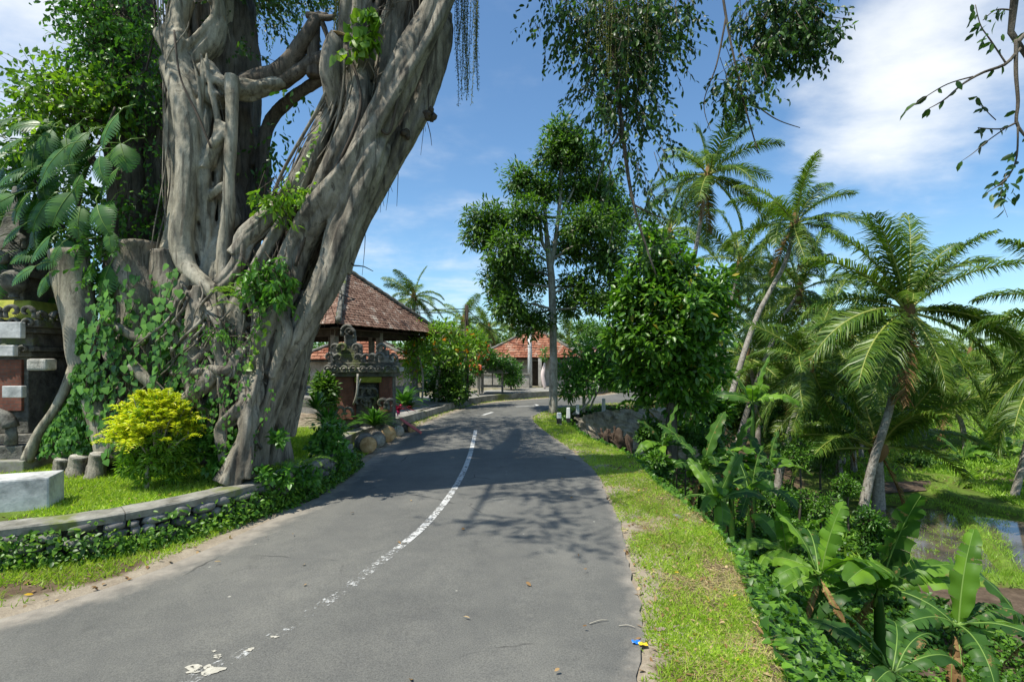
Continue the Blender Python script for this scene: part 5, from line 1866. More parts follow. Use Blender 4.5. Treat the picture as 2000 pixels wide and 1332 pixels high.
def palm(label, crown_uvY, base, mid=None, L=4.4, n=22, seed=0, rad=.14, dead=2, nuts=4, fr=None, yel=.25, lo=-55, group=PG):
    r = np.random.RandomState(seed)
    top = at(*crown_uvY)
    base = np.array(base, float)
    o = thing('coconut_palm', base, label, 'palm', group)
    if np.linalg.norm(top - base) > 1.2:
        pts = [base] + ([np.array(m_) for m_ in mid] if mid else [base * .5 + top * .5 + np.array((r.normal() * .25, 0, 0))]) + [top]
        C = spline(np.array(pts), 12)
        H_ = along(C)[-1] if C.shape[1] == 2 else np.linalg.norm(np.diff(C, axis=0), axis=1).sum()
        m = max(24, int(H_ / .075))
        C = spline(C, m)
        t = np.linspace(0, 1, m)
        q = rad * (1.25 - .55 * t + .5 * np.exp(-t * 22))
        q = q * (1 + .05 * (np.arange(m) % 2)) * (1 + .02 * r.normal(size=m))
        mb = MB()
        tube(mb, C, q, 10)
        mb.build('trunk', M['bark_palm'], o)
    loc = top - base
    if fr is None:
        fr = []
        for k in range(n):
            f = (k + .5) / n
            fr.append((k * 137.5 + r.normal() * 14, 84 + (lo - 84) * f ** .9 + r.normal() * 7))
    for k, f in enumerate(fr):
        az, e = f[0], f[1]
        ls = f[2] if len(f) > 2 else 1.0
        me = pool(e, r.rand() < yel or e < -35 and r.rand() < .5, r)
        inst('frond', me, o, loc + np.array((.10 * math.cos(R(az)), .10 * math.sin(R(az)), .05 + e / 500)), (r.normal() * .35, 0, R(az)), L * ls * (.9 + .2 * r.rand()))
    for k in range(dead):
        inst('dead_frond', FD[k % 2], o, loc, (r.normal() * .3, 0, r.rand() * 6.28), L * (.6 + .25 * r.rand()))
    for k in range(nuts):
        a = r.rand() * 6.28
        inst('coconut', NUT, o, loc + np.array((.26 * math.cos(a), .26 * math.sin(a), -.28 - .18 * r.rand())), (r.rand(), r.rand(), 0))
    # fibrous heart of the crown
    mb = MB()
    tube(mb, np.array([top - (0, 0, .45), top - (0, 0, .1), top + (0, 0, .35), top + (0, 0, .7)]), np.array([rad * .8, rad * 1.7, rad * 1.3, .03]), 9, 10, lump=.15)
    mb.build('crown_shaft', M['leaf_dead'], o)
    return o


def gz(p):
    return (p[0], p[1], height(p[0], p[1]) - .1)


def foot(u, Y):
    x = (u - 1000) / 1000 * Y
    return (x, Y, height(x, Y) - .1)


FRD = [(12, 40, 1.05), (-8, 14, 1.0), (8, -6, 1.05), (-20, -30, .95), (25, 60, .85), (70, 78, .9), (140, 76, .9), (215, 72, .85), (300, 68, .8), (165, 62, .85), (185, 46, .9), (172, 26, 1.0), (195, 8, 1.0), (205, -14, 1.0), (160, -5, .9), (220, -38, .9), (268, -40, .8), (250, -58, .8), (292, -62, .75), (95, 40, .9), (110, 6, .9), (60, -10, .9), (330, 50, .75), (345, -5, .9), (235, 35, .7), (310, -36, .8)]
palm('large coconut palm at the valley edge with a pale trunk leaning right', (1772, 610, 18.5), foot(1676, 18.5), [at(1705, 905, 18.5), at(1742, 780, 18.5)], 4.4, seed=1, rad=.13, dead=2, nuts=8, fr=FRD, yel=.25)
palm('tall coconut palm whose curved trunk rises behind the jackfruit tree', (1383, 345, 28), foot(1322, 28), [at(1335, 620, 28), at(1362, 470, 28)], 3.7, 20, 2, .13)
palm('tall coconut palm with bare grey trunk curving left down to the bananas', (1552, 440, 24), foot(1395, 23), [at(1438, 740, 23.5), at(1478, 620, 24), at(1535, 510, 24)], 3.4, 20, 3, .125, lo=-42)
palm('coconut palm half hidden behind the tall curved one, parallel trunk', (1562, 570, 27), foot(1440, 26), [at(1470, 770, 26.5), at(1520, 640, 27)], 3.3, 16, 4, .12, yel=.5)
palm('pale coconut palm crown between the jackfruit tree and the curved palm', (1445, 515, 33), foot(1375, 33), [at(1400, 700, 33), at(1425, 600, 33)], 3.8, 20, 5, .12, yel=.6)
palm('yellowish coconut palm crown above the jackfruit tree', (1308, 455, 36), foot(1290, 36), None, 3.8, 18, 6, .12, yel=.8)
palm('short coconut palm with slanting trunk in the middle of the grove', (1580, 712, 21), foot(1512, 21), [at(1530, 890, 21), at(1556, 800, 21)], 3.3, 18, 7, .13, yel=.2)
palm('young trunkless coconut palm behind the large pale trunk', (1715, 880, 21), foot(1715, 21), None, 4.6, nuts=0, dead=1, seed=8, rad=.2, fr=[(85, 80), (200, 74), (330, 70), (20, 58), (150, 55), (260, 50), (0, 35), (185, 30), (210, 20), (10, 14), (170, 4), (60, 40), (110, 35)], yel=.5)
palm('coconut palm cut by the picture edge, its fronds drooping into view', (2150, 640, 15), foot(2130, 15), None, 3.6, 22, 9, .17)
palm('dark coconut palm with leaning white trunk at the picture edge by the fields', (2030, 740, 23), foot(1962, 23), [at(1975, 985, 23), at(2003, 880, 23)], 3.8, 20, 10, .13)
palm('palm with yellowing fronds right of the large trunk, further down the valley', (1840, 760, 34), foot(1888, 33), None, 4.4, 20, 11, .14, yel=.8)
palm('coconut palm behind the large crown, level with the grove top', (1660, 660, 34), foot(1640, 34), None, 4.2, 20, 12, .14, yel=.5)
palm('distant palm poking above the grove next to the large crown', (1720, 700, 42), foot(1725, 42), None, 4.5, 18, 13, .14, yel=.5)
palm('distant small palm on the skyline right of the drooping fronds', (1895, 690, 52), foot(1893, 52), None, 4.0, 16, 14, .14)
palm('coconut palm behind the leaning trunks in the grove centre', (1490, 640, 34), foot(1480, 34), None, 4.2, 20, 15, .14, yel=.4)
palm('slender distant palm among the far right fields', (1955, 720, 60), foot(1952, 60), None, 4.2, 16, 16, .13)
palm('low palm in the shade behind the slanting short trunk', (1625, 800, 27), foot(1640, 27), None, 3.6, 16, 17, .13, yel=.3)
palm('second distant palm on the skyline at the picture edge', (1985, 690, 75), foot(1990, 75), None, 4.4, 16, 29, .13)
PG2 = 'palms behind the houses'
palm('palm standing above the pavilion roof slope', (808, 582, 38), foot(812, 38), None, 2.5, 20, 18, .12, group=PG2)
palm('bushy yellow palm behind the orange flowers', (905, 632, 40), foot(905, 40), None, 2.6, 20, 19, .12, yel=.9, group=PG2)
palm('palm between the bushy yellow one and the red-roofed house', (955, 645, 46), foot(955, 46), None, 2.6, 18, 20, .12, yel=.6, group=PG2)
palm('palm hanging over the red roof beside the tall pale tree', (1110, 668, 50), foot(1112, 50), None, 3.2, 18, 21, .12, yel=.4, group=PG2)
palm('far palm left of the tall pale tree behind the house', (1000, 640, 62), foot(1000, 62), None, 3.0, 16, 22, .12, group=PG2)
for k, (u, v, Y, lab) in enumerate(((1510, 560, 38, 'pale palm crown just left of the tall curved palm'), (1610, 620, 40, 'palm crown between the tall curved palm and the large one, far back'), (1420, 600, 42, 'palm crown behind the right shoulder of the jackfruit tree'), (1680, 740, 28, 'palm crown in the grove tucked under the large crown'), (1540, 700, 30, 'palm crown behind the two leaning trunks'), (1790, 730, 46, 'palm crown on the far side of the large palm trunk'), (1460, 700, 27, 'low palm crown between jackfruit tree and leaning trunks'))):
    palm(lab, (u, v, Y), foot(u - 12, Y), None, 3.5, 15, 140 + k, .12, yel=.4)
# bare thin trunks standing down in the grove
for k, (u, v, Y, lab) in enumerate(((1655, 800, 30, 'thin palm in the shadow left of the large pale trunk'), (1690, 790, 32, 'thin palm just right of the shaded one, white trunk'), (1812, 800, 36, 'thin palm at the field corner behind the young palm'))):
    palm(lab, (u, v - 60, Y), foot(u - 8, Y), None, 3.0, 12, 40 + k, .10, 0, 0)


# ------------------------------------------------------------------ banana plants
def banana_leaf(r, e0, bend, wid=.27, torn=0.0, mat='leaf_banana', fold=.32, n=22):
    mb = MB()
    s, P, T, U = spine(1.0, e0, bend, n + 1, 1.4)
    w = wid / 2 * np.clip(np.sin(math.pi * np.clip(s * .96 + .035, 0, 1)), 0, 1) ** .42
    w = w * (1 + .015 * r.normal(size=n + 1))
    for side in (-1, 1):
        k = 0
        while k < n:
            m = 1
            while k + m < n and r.rand() > torn * .8:
                m += 1
            seg = np.arange(k, k + m + 1)
            dr = torn * (r.rand() - .2) * 1.3
            rows = []
            for f in (0, .4, .75, 1.0):
                wav = .02 * np.sin(seg * 1.3 + side) * f
                fo = fold - f * (.35 + dr)
                gap = np.zeros(len(seg))
                if torn:
                    gap[0], gap[-1] = .012 * max(0, f - .3), -.012 * max(0, f - .3)
                Q = P[seg] + np.array((0, side, 0.0)) * (w[seg] * f * math.cos(fo))[:, None] + U[seg] * (w[seg] * f * math.sin(fo) + wav)[:, None] + T[seg] * (gap + .10 * f * wid)[:, None]
                rows.append(Q)
            V = np.stack(rows, 1).reshape(-1, 3)
            F = []
            for a in range(len(seg) - 1):
                for b in range(3):
                    q = (a * 4 + b, a * 4 + b + 1, (a + 1) * 4 + b + 1, (a + 1) * 4 + b)
                    F.append(q if side < 0 else q[::-1])
            mb.add(V, None, F)
            k += m
    st_ = np.array((-.16, 0, 0)) - T[0] * 0
    stalk = P[0] - T[0] * .18
    tube(mb, np.concatenate([[stalk], P]), np.concatenate([[.016], np.linspace(.011, .002, n + 1)]), 6, mat=1)
    return mb.mesh('leaf', [M[mat], M['rib_pale']])


BL = {}
for k, (e, b) in enumerate(((82, 22), (70, 50), (52, 80), (34, 95), (14, 90))):
    for q in range(2):
        BL[e, q] = banana_leaf(np.random.RandomState(700 + k * 4 + q), e, b, .26 + .04 * q, .28 if q == 0 else .65)
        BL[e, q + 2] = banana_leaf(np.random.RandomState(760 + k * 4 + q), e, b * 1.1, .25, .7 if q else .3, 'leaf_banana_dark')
BD = banana_leaf(np.random.RandomState(790), -55, 30, .16, .8, 'leaf_dead')
BG = 'banana plants on the slope'


def banana(label, top_uvY, L=1.9, n=8, seed=0, dark=.2, fr=None, down=1.2, dead=2, group=BG):
    r = np.random.RandomState(seed)
    top = at(*top_uvY)
    gzv = height(top[0], top[1])
    base = np.array((top[0] + .1 * r.normal(), top[1] + .1, min(gzv - .1, top[2] - .4)))
    o = thing('banana_plant', base, label, 'banana plant', group)
    mb = MB()
    tube(mb, np.array([base, base * .5 + top * .5, top]), np.array([.13, .11, .07]) * (L / 1.9), 9, 10, lump=.06)
    mb.build('stem', M['leaf_banana_dark'], o)
    if fr is None:
        fr = [(k * 137.5 + r.normal() * 18, [82, 70, 52, 52, 34, 34, 14, 14, 14, 34][k % 10], 1.0) for k in range(n)]
    keys = [82, 70, 52, 34, 14]
    for k, f in enumerate(fr):
        e = min(keys, key=lambda a: abs(a - f[1]))
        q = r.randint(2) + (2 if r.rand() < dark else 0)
        inst('leaf', BL[e, q], o, top - base + np.array((.05 * math.cos(R(f[0])), .05 * math.sin(R(f[0])), .12)), (r.normal() * .3, 0, R(f[0])), L * f[2] * (.9 + .2 * r.rand()))
    for k in range(dead):
        inst('dead_leaf', BD, o, top - base, (r.normal() * .3, 0, r.rand() * 6.28), L * .6)
    return o


banana('banana plant low on the bank with two upright pale leaves and wide side leaves', (1715, 1160, 8.6), 1.75, seed=1, fr=[(260, 82, .95), (285, 80, .8), (180, 34, 1.05), (195, 20, 1.0), (5, 52, .75), (-10, 34, .8), (215, 52, 1.0), (300, 14, .8), (150, 34, .8), (20, 14, .7)], dark=.3)
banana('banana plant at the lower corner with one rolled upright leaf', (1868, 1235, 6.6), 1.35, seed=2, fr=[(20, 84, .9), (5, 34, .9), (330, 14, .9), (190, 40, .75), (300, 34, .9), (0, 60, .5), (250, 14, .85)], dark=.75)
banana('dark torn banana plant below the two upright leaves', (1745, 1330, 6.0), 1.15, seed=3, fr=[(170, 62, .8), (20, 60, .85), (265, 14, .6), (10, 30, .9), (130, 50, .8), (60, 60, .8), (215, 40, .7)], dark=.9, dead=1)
banana('banana plant with glowing yellow-green leaf above the creepers', (1535, 1085, 9.5), 1.2, seed=4, fr=[(250, 80, .85), (300, 68, .8), (180, 34, .9), (20, 40, 1.0), (340, 20, .9), (90, 60, .9), (210, 14, .8)], dark=.1)
banana('banana plant in the upper row nearest the retaining wall', (1295, 880, 14.0), 1.15, 8, 5, dark=.5)
banana('banana plant left of the curved palm foot, tall upright leaves', (1370, 925, 13.5), 1.5, 9, 6, dark=.5)
banana('banana plant at the foot of the curved palm', (1425, 905, 15.0), 1.4, 9, 7, dark=.5)
banana('banana plant with broad leaves below the palm feet', (1400, 985, 11.5), 1.2, 8, 8, dark=.4)
banana('banana plant with drooping leaves right of the broad one', (1465, 970, 12.5), 1.25, 8, 9, dark=.5)
banana('banana plant with browned leaf under the short slanting palm', (1500, 925, 15.5), 1.35, 8, 10, dead=3, dark=.5)
banana('small banana plant beside the steps of the bank', (1265, 800, 16), 1.2, 7, 11)
banana('single pale banana leaf clump behind the curved palm trunk', (1470, 790, 19), 1.8, 7, 12)
banana('banana plant low among creepers under the glowing leaf', (1600, 1130, 8.4), 1.2, 7, 13, dark=.5)
banana('banana plant beyond the dark corner plants at the picture edge', (2010, 1250, 7.2), 1.1, 7, 14, dark=.8)
for k, (u, v, Y) in enumerate(((1910, 890, 33), (1935, 880, 34), (1880, 900, 31), (1965, 885, 33))):
    banana('small distant banana plant beyond the paddies, ' + ('second from the picture edge in its row', 'third from the picture edge in its row', 'last to the left in its row', 'closest to the picture edge in its row')[(1, 0, 2, 3)[k]], (u, v, Y), 2.0, 6, 60 + k, .3, group='distant row of bananas')


# ------------------------------------------------------------------ broad-leaved trees
def tree(name, label, base, trunk, blobs, mat, bark, L, wr, n, per, shape='simple', seed=0, cat='tree', hang=.15, up=.7, rad0=.16, group=None, branch=True, shell=.5, twr=1.0):
    """trunk: pixel path with radii; blobs: (u, v, Y, ru, rv)"""
    r = np.random.RandomState(seed)
    o = thing(name, base, label, cat, group)
    mb = MB()
    C = None
    for b in trunk:
        P, q = pk(*b)
        C_, _ = tube(mb, P, q, 10, 30, lump=.05, seed=seed)
        C = C_ if C is None else np.concatenate([C, C_])
    cen = np.array([at(b[0], b[1], b[2]) for b in blobs])
    rad = np.array([(b[3] * b[2] / 1000, (b[3] + b[4]) / 2 * b[2] / 1000, b[4] * b[2] / 1000) for b in blobs])
    if C is None:
        C = np.array([base, cen.mean(0)])
    if branch:
        for c in cen:
            low_ = C[C[:, 2] < c[2] - .1]
            src = low_ if len(low_) else C
            a = src[np.argmin(((src - c) ** 2).sum(1))]
            d = np.linalg.norm(c - a)
            tube(mb, np.array([a, (a + c) / 2 + r.normal(size=3) * .12 * d + (0, 0, .08 * d), c]), np.array([.05, .035, .015]) * (rad0 / .16), 6, 10, lump=.05)
    cb = MB()
    pts = clumps(cb, cen, rad, n, per, L, wr, shape, spread=.5, up=up, hang=hang, shell=shell, r=r)
    for p in pts[::3]:
        c = cen[np.argmin(((cen - p) ** 2).sum(1))]
        tube(mb, np.array([c, (c + p) / 2 + r.normal(size=3) * .05, p]), np.array([.014, .010, .005]) * twr, 3, caps=False)
    mb.build('trunk', M[bark], o)
    cb.build('crown', M[mat], o)
    return o, pts


YT = 18.8
o, pts = tree('roadside_tree', 'tall roadside tree with pale straight trunk and open layered crown', (1.5, YT, 0), [
    [(1080, 812, YT, 9), (1081, 700, YT, 7.5), (1078, 560, YT, 7), (1072, 500, YT, 6.5), (1066, 440, YT, 4), (1062, 360, YT, 3)],
    [(1077, 520, YT, 4.5), (1090, 430, YT, 4), (1096, 350, YT, 3.2), (1097, 260, YT, 1.5)], [(1074, 500, YT, 4), (1058, 470, YT, 3.4), (1055, 420, YT, 3)],
    [(1092, 425, YT, 3), (1055, 424, YT, 2.5), (1010, 415, YT, 2)], [(1092, 420, YT, 2.4), (1120, 370, YT, 2), (1128, 320, YT, 1.2)]],
    [(1095, 260, YT, 32, 34), (1080, 305, YT, 40, 34), (1125, 300, YT, 50, 40), (1020, 350, YT, 40, 34), (1060, 370, YT, 40, 30), (1130, 365, YT + .5, 50, 40), (1180, 370, YT + 1, 40, 40), (955, 425, YT, 52, 28), (1030, 420, YT - .5, 45, 36), (1150, 440, YT - .6, 60, 42), (1200, 430, YT + .8, 40, 50), (940, 462, YT, 44, 26), (1000, 490, YT - .6, 58, 44), (980, 545, YT, 50, 38), (1120, 480, YT + .8, 44, 34), (1185, 500, YT, 50, 40), (1210, 560, YT + .8, 34, 40), (1040, 540, YT + .8, 34, 34), (1130, 560, YT, 40, 34), (1165, 590, YT - .4, 34, 30), (1000, 595, YT - .4, 45, 30), (1040, 630, YT, 44, 28), (985, 590, YT + .5, 30, 24), (1110, 600, YT + .6, 30, 20)],
    'leaf_tree', 'bark_light', .185, .36, 4300, 9, 'oval', 51, hang=.3, shell=.35)
YJ = 15.0
o, pts = tree('jackfruit_tree', 'dense dark green jackfruit tree with glossy leaves beside the bend', (4.7, YJ + .6, -2.9), [[(1310, 900, YJ + .6, 13), (1312, 800, YJ + .6, 11), (1318, 700, YJ + .5, 9), (1315, 560, YJ + .4, 6)], [(1318, 760, YJ + .5, 7), (1360, 700, YJ + .5, 5), (1390, 640, YJ + .5, 4)]],
    [(1285, 510, YJ, 55, 42), (1330, 545, YJ, 60, 45), (1260, 575, YJ, 60, 48), (1320, 600, YJ - .5, 70, 50), (1385, 570, YJ + .4, 50, 46), (1235, 640, YJ + .2, 45, 46), (1290, 665, YJ - .4, 60, 46), (1360, 650, YJ - .2, 58, 48), (1395, 630, YJ + .5, 34, 46), (1240, 700, YJ + .5, 34, 34), (1320, 725, YJ, 60, 40), (1380, 715, YJ + .3, 44, 40), (1280, 745, YJ + .6, 44, 34), (1340, 780, YJ + .6, 50, 34), (1215, 600, YJ + .4, 26, 22), (1208, 668, YJ + .5, 28, 26), (1265, 465, YJ + .2, 30, 22), (1305, 470, YJ + .4, 22, 14), (1225, 735, YJ + .9, 24, 24)],
    'leaf_jack', 'bark_dark', .225, .50, 1500, 9, 'oval', 52, hang=.25, up=.8, shell=.45)
# frangipani trees by the marker posts
fg, pts = tree('frangipani', 'frangipani tree with pink blossom beside the marker posts', (2.7, 19.5, -.1), [[(1140, 805, 19.5, 3), (1140, 770, 19.5, 3), (1130, 735, 19.5, 2.5)], [(1118, 810, 19.2, 2), (1150, 785, 19.3, 2), (1165, 745, 19.4, 2)], [(1152, 800, 19.6, 2), (1165, 770, 19.5, 2), (1190, 740, 19.5, 2)], [(1118, 795, 19.4, 1.6), (1108, 770, 19.4, 1.6), (1110, 740, 19.4, 1.6)]],
    [(1150, 690, 19.5, 50, 26), (1120, 725, 19.4, 36, 26), (1180, 715, 19.6, 46, 30), (1140, 745, 19.3, 40, 22), (1200, 740, 19.8, 26, 20), (1110, 760, 19.3, 18, 20)], 'leaf_vine', 'twig_pale', .22, .34, 480, 7, 'oval', 53, rad0=.08)
mb = MB()
r_ = np.random.RandomState(4)
pk_ = pts[pts[:, 2] > np.quantile(pts[:, 2], .72)][::4]
clumps(mb, pk_, np.full(len(pk_), .07), len(pk_) * 2, 6, .08, .7, 'oval', r=r_)
mb.build('blossom', M['flower_pink'], fg)


def plain_tree(label, u, v, Y, ru, rv_, mat='leaf_far', L=.3, n=120, per=9, seed=0, name='leafy_tree', cat='tree', group=None, nb=6, bark='bark_dark', shape='simple', wr=.45):
    r = np.random.RandomState(seed)
    bl = []
    for k in range(nb):
        a = r.rand() * 6.28
        bl.append((u + .55 * ru * math.cos(a) * r.rand() ** .5, v + .55 * rv_ * math.sin(a) * r.rand() ** .5, Y + (r.rand() - .5) * ru * Y / 1000, ru * (.42 + .2 * r.rand()), rv_ * (.42 + .2 * r.rand())))
    x = (u - 1000) / 1000 * Y
    b = (x, Y, height(x, Y) - .1)
    vb = 700 + (EYE - b[2]) / Y * 1000
    return tree(name, label, b, [[(u, vb, Y, max(2.0, ru * .05)), (u + r.normal() * 4, (vb + v) / 2, Y, max(1.6, ru * .04)), (u, v, Y, 1.5)]], bl, mat, bark, L, wr, n, per, shape, seed, cat, group=group, rad0=.12)


BGp = 'trees behind the houses and grove'
plain_tree('round green tree right of the tall roadside tree, above the house gap', 1165, 665, 46, 48, 40, seed=61, n=200, group=BGp, L=.34)
plain_tree('feathery flat-topped tree behind the house gap', 1130, 640, 52, 44, 30, seed=62, n=160, group=BGp, L=.34)
plain_tree('broad tree filling the skyline between the jackfruit tree and the roadside tree', 1200, 690, 40, 40, 50, 'leaf_shrub', seed=63, n=200, group=BGp, L=.34)
plain_tree('bushy tree behind the pavilion roof end', 870, 640, 42, 50, 30, seed=64, n=180, group=BGp, L=.32)
plain_tree('low tree line bush behind the red roof', 960, 660, 52, 50, 24, seed=65, n=160, group=BGp, L=.34)
plain_tree('bushy tree over the yellow palm base', 925, 670, 38, 30, 26, seed=66, n=130, group=BGp, L=.28)
plain_tree('leafy tree behind the curved palm trunks', 1470, 720, 40, 70, 60, 'leaf_shrub', seed=67, n=260, group=BGp, L=.34)
plain_tree('leafy tree behind the short slanting palm', 1590, 740, 42, 80, 60, 'leaf_shrub', seed=68, n=260, group=BGp, L=.34)
plain_tree('bright vine-covered tree in the grove centre', 1640, 790, 24, 42, 66, 'leaf_vine', seed=69, n=330, group=BGp, L=.17)
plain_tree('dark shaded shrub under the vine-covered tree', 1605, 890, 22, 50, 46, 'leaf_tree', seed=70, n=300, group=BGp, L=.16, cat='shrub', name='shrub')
plain_tree('rounded dark shrub at the foot of the large palm', 1700, 1040, 15.5, 42, 50, 'leaf_shrub', seed=71, n=420, group=BGp, L=.12, cat='shrub', name='shrub')
plain_tree('round distant tree on the skyline right of the large palm', 1920, 720, 62, 40, 34, seed=72, n=160, group=BGp, L=.4)
plain_tree('distant tree at the picture edge on the skyline', 1985, 730, 58, 44, 40, seed=73, n=160, group=BGp, L=.4)
plain_tree('distant tree behind the drooping fronds', 1850, 720, 66, 60, 30, seed=74, n=180, group=BGp, L=.4)
plain_tree('distant tree behind the large palm crown', 1750, 720, 60, 70, 34, seed=75, n=200, group=BGp, L=.4)
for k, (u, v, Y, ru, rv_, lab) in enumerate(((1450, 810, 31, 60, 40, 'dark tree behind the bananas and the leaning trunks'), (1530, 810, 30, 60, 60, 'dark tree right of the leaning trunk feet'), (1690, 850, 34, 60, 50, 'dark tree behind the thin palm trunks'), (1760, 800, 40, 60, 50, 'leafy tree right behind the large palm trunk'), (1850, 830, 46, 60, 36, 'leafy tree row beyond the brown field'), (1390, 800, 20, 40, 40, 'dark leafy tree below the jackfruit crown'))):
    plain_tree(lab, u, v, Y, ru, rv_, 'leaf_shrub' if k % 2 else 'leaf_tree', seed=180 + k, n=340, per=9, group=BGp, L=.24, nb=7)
for k, (u, v, Y, ru, rv_, lab) in enumerate(((1268, 850, 15.8, 30, 30, 'leafy shrub hanging over the end of the stone revetment'), (1325, 835, 17.5, 36, 30, 'leafy shrub against the revetment under the jackfruit tree'), (1395, 865, 17, 36, 30, 'leafy shrub between revetment and leaning palm feet'), (1290, 905, 13, 30, 20, 'low leafy shrub under the revetment end'))):
    plain_tree(lab, u, v, Y, ru, rv_, 'leaf_cover', seed=280 + k, n=300, per=9, group='shrubs on the bank and fields', L=.12, nb=6, cat='shrub', name='shrub', shape='oval')
for k, (u, v, Y, ru, rv_, lab) in enumerate(((1560, 880, 19, 46, 30, 'green shrub left of the dark shaded shrub'), (1530, 980, 14, 50, 30, 'feathery green shrub on the bank above the glowing banana leaf'), (1600, 985, 14.5, 46, 36, 'leafy shrub right of the feathery one on the bank'), (1660, 940, 18, 36, 30, 'dark shrub before the thin palm trunks'), (1345, 850, 17, 36, 30, 'shrub among the upper bananas'), (1250, 905, 12.5, 26, 14, 'low shrub below the retaining wall'), (1800, 905, 30, 50, 20, 'low shrub along the far field edge'), (1860, 870, 38, 50, 26, 'bushy growth beyond the brown field'), (1960, 850, 40, 50, 26, 'bushy growth at the far right field edge'), (1920, 800, 52, 60, 22, 'hedge-like bush on the far terrace'))):
    plain_tree(lab, u, v, Y, ru, rv_, 'leaf_cover' if k < 6 else 'leaf_far', seed=80 + k, n=260, per=8, group='shrubs on the bank and fields', L=.10 if k < 6 else .22, cat='shrub', name='shrub', nb=5)
# far woods that read as one mass
mb = MB()
r_ = np.random.RandomState(5)
N_ = 260
xx = -60 + 260 * r_.rand(N_)
yy = 75 + 60 * r_.rand(N_)
hz = land(xx, yy)[0]
clumps(mb, np.stack([xx, yy, hz + 1.6], 1), np.stack([3 + 2 * r_.rand(N_), 3 + 2 * r_.rand(N_), 2.0 + 1.4 * r_.rand(N_)], 1), 9000, 7, .8, .5, 'simple', r=r_)
kind(mb.build('distant_woods', M['leaf_far']), 'stuff', 'far green woods along the skyline')
mb = MB()
N_ = 120
xx = np.concatenate([3 + 22 * r_.rand(70), -16 + 12 * r_.rand(50)])
yy = np.concatenate([36 + 20 * r_.rand(70), 26 + 20 * r_.rand(50)])
hz = land(xx, yy)[0]
clumps(mb, np.stack([xx, yy, hz + .9], 1), np.stack([1.4 + r_.rand(N_), 1.4 + r_.rand(N_), 1.0 + 1.0 * r_.rand(N_)], 1), 5200, 7, .32, .5, 'simple', r=r_)
kind(mb.build('thicket_undergrowth', M['leaf_shrub']), 'stuff', 'tangled undergrowth between the far trunks')
# ------------------------------------------------------------------ paddies in the valley
def pz(u, v, z=PADDY):
    Y = (EYE - z) / (v - 700) * 1000
    return np.array(((u - 1000) / 1000 * Y, Y, z))


def sheet(name, poly, z, mat, kind_='structure'):
    me_ = bpy.data.meshes.new(name)
    me_.from_pydata([(p[0], p[1], z) for p in poly], [], [list(range(len(poly)))])
    me_.materials.append(M[mat])
    o = bpy.data.objects.new(name, me_)
    COL.objects.link(o)
    return kind(o, kind_)


M['mud'] = stonemat('mud', (.10, .072, .05), (.16, .118, .085), (.06, .042, .03), 3.0, moss=(.10, .14, .03), mossamt=.35, bs=.6, bd=.04)
sheet('paddy_water', [pz(1690, 985), pz(1855, 1000), pz(1905, 1050), pz(1990, 1140), pz(1800, 1115), pz(1690, 1110)], PADDY + .06, 'water')
sheet('paddy_water', [pz(1885, 1008), pz(2060, 1030), pz(2100, 1150), pz(2000, 1142), pz(1925, 1055)], PADDY + .055, 'water')
sheet('field', [pz(1690, 945), pz(1815, 940), pz(1830, 958), pz(1690, 968)], PADDY + .05, 'mud')
sheet('field', [pz(1750, 1145), pz(2010, 1152), pz(2200, 1250), pz(2200, 1500), pz(1750, 1300)], PADDY + .045, 'mud')
sheet('field', [pz(1905, 915), pz(1990, 910), pz(1990, 945), pz(1915, 950)], PADDY + .07, 'mud')


def bund(pts, w, h):
    mb = MB()
    C = spline(np.array(pts), 24)
    C[:, 2] = PADDY
    T = nrm(np.gradient(C, axis=0))
    S_ = np.stack([-T[:, 1], T[:, 0], 0 * T[:, 0]], 1)
    pr = [(-1.2, -.05), (-.6, .8), (0, 1.0), (.6, .8), (1.2, -.05)]
    V = np.stack([C + S_ * (a * w * (1 + .12 * np.sin(np.arange(24) * 1.1)))[:, None] + np.array((0, 0, 1.0)) * b * h for a, b in pr], 1).reshape(-1, 3)
    F = [(i * 5 + k, (i + 1) * 5 + k, (i + 1) * 5 + k + 1, i * 5 + k + 1) for i in range(23) for k in range(4)]
    mb.add(V, None, F)
    kind(mb.build('field_bund', M['turf']), 'structure')
    return C


def turfmat():
    t = NT('turf')
    n = t.noise(4, 6, .65, t.pos())
    col = t.ramp(n, [(.35, (.10, .09, .035)), (.5, (.10, .16, .025)), (.68, (.17, .25, .04))])
    return t.done(col, .95, n, .5, .03, .1)


M['turf'] = turfmat()
BUNDS = [bund([pz(1830, 992), pz(1870, 1003), pz(1905, 1040), pz(1960, 1105), pz(2000, 1145)], .26, .24), bund([pz(1690, 980), pz(1770, 985), pz(1840, 992)], .5, .30), bund([pz(1720, 1120), pz(1820, 1122), pz(1990, 1143), pz(2080, 1150)], .35, .22),
         bund([pz(1830, 958), pz(1880, 985), pz(2010, 1015), pz(2080, 1030)], .4, .3), bund([pz(1690, 938), pz(1830, 936), pz(1900, 955)], .4, .3)]
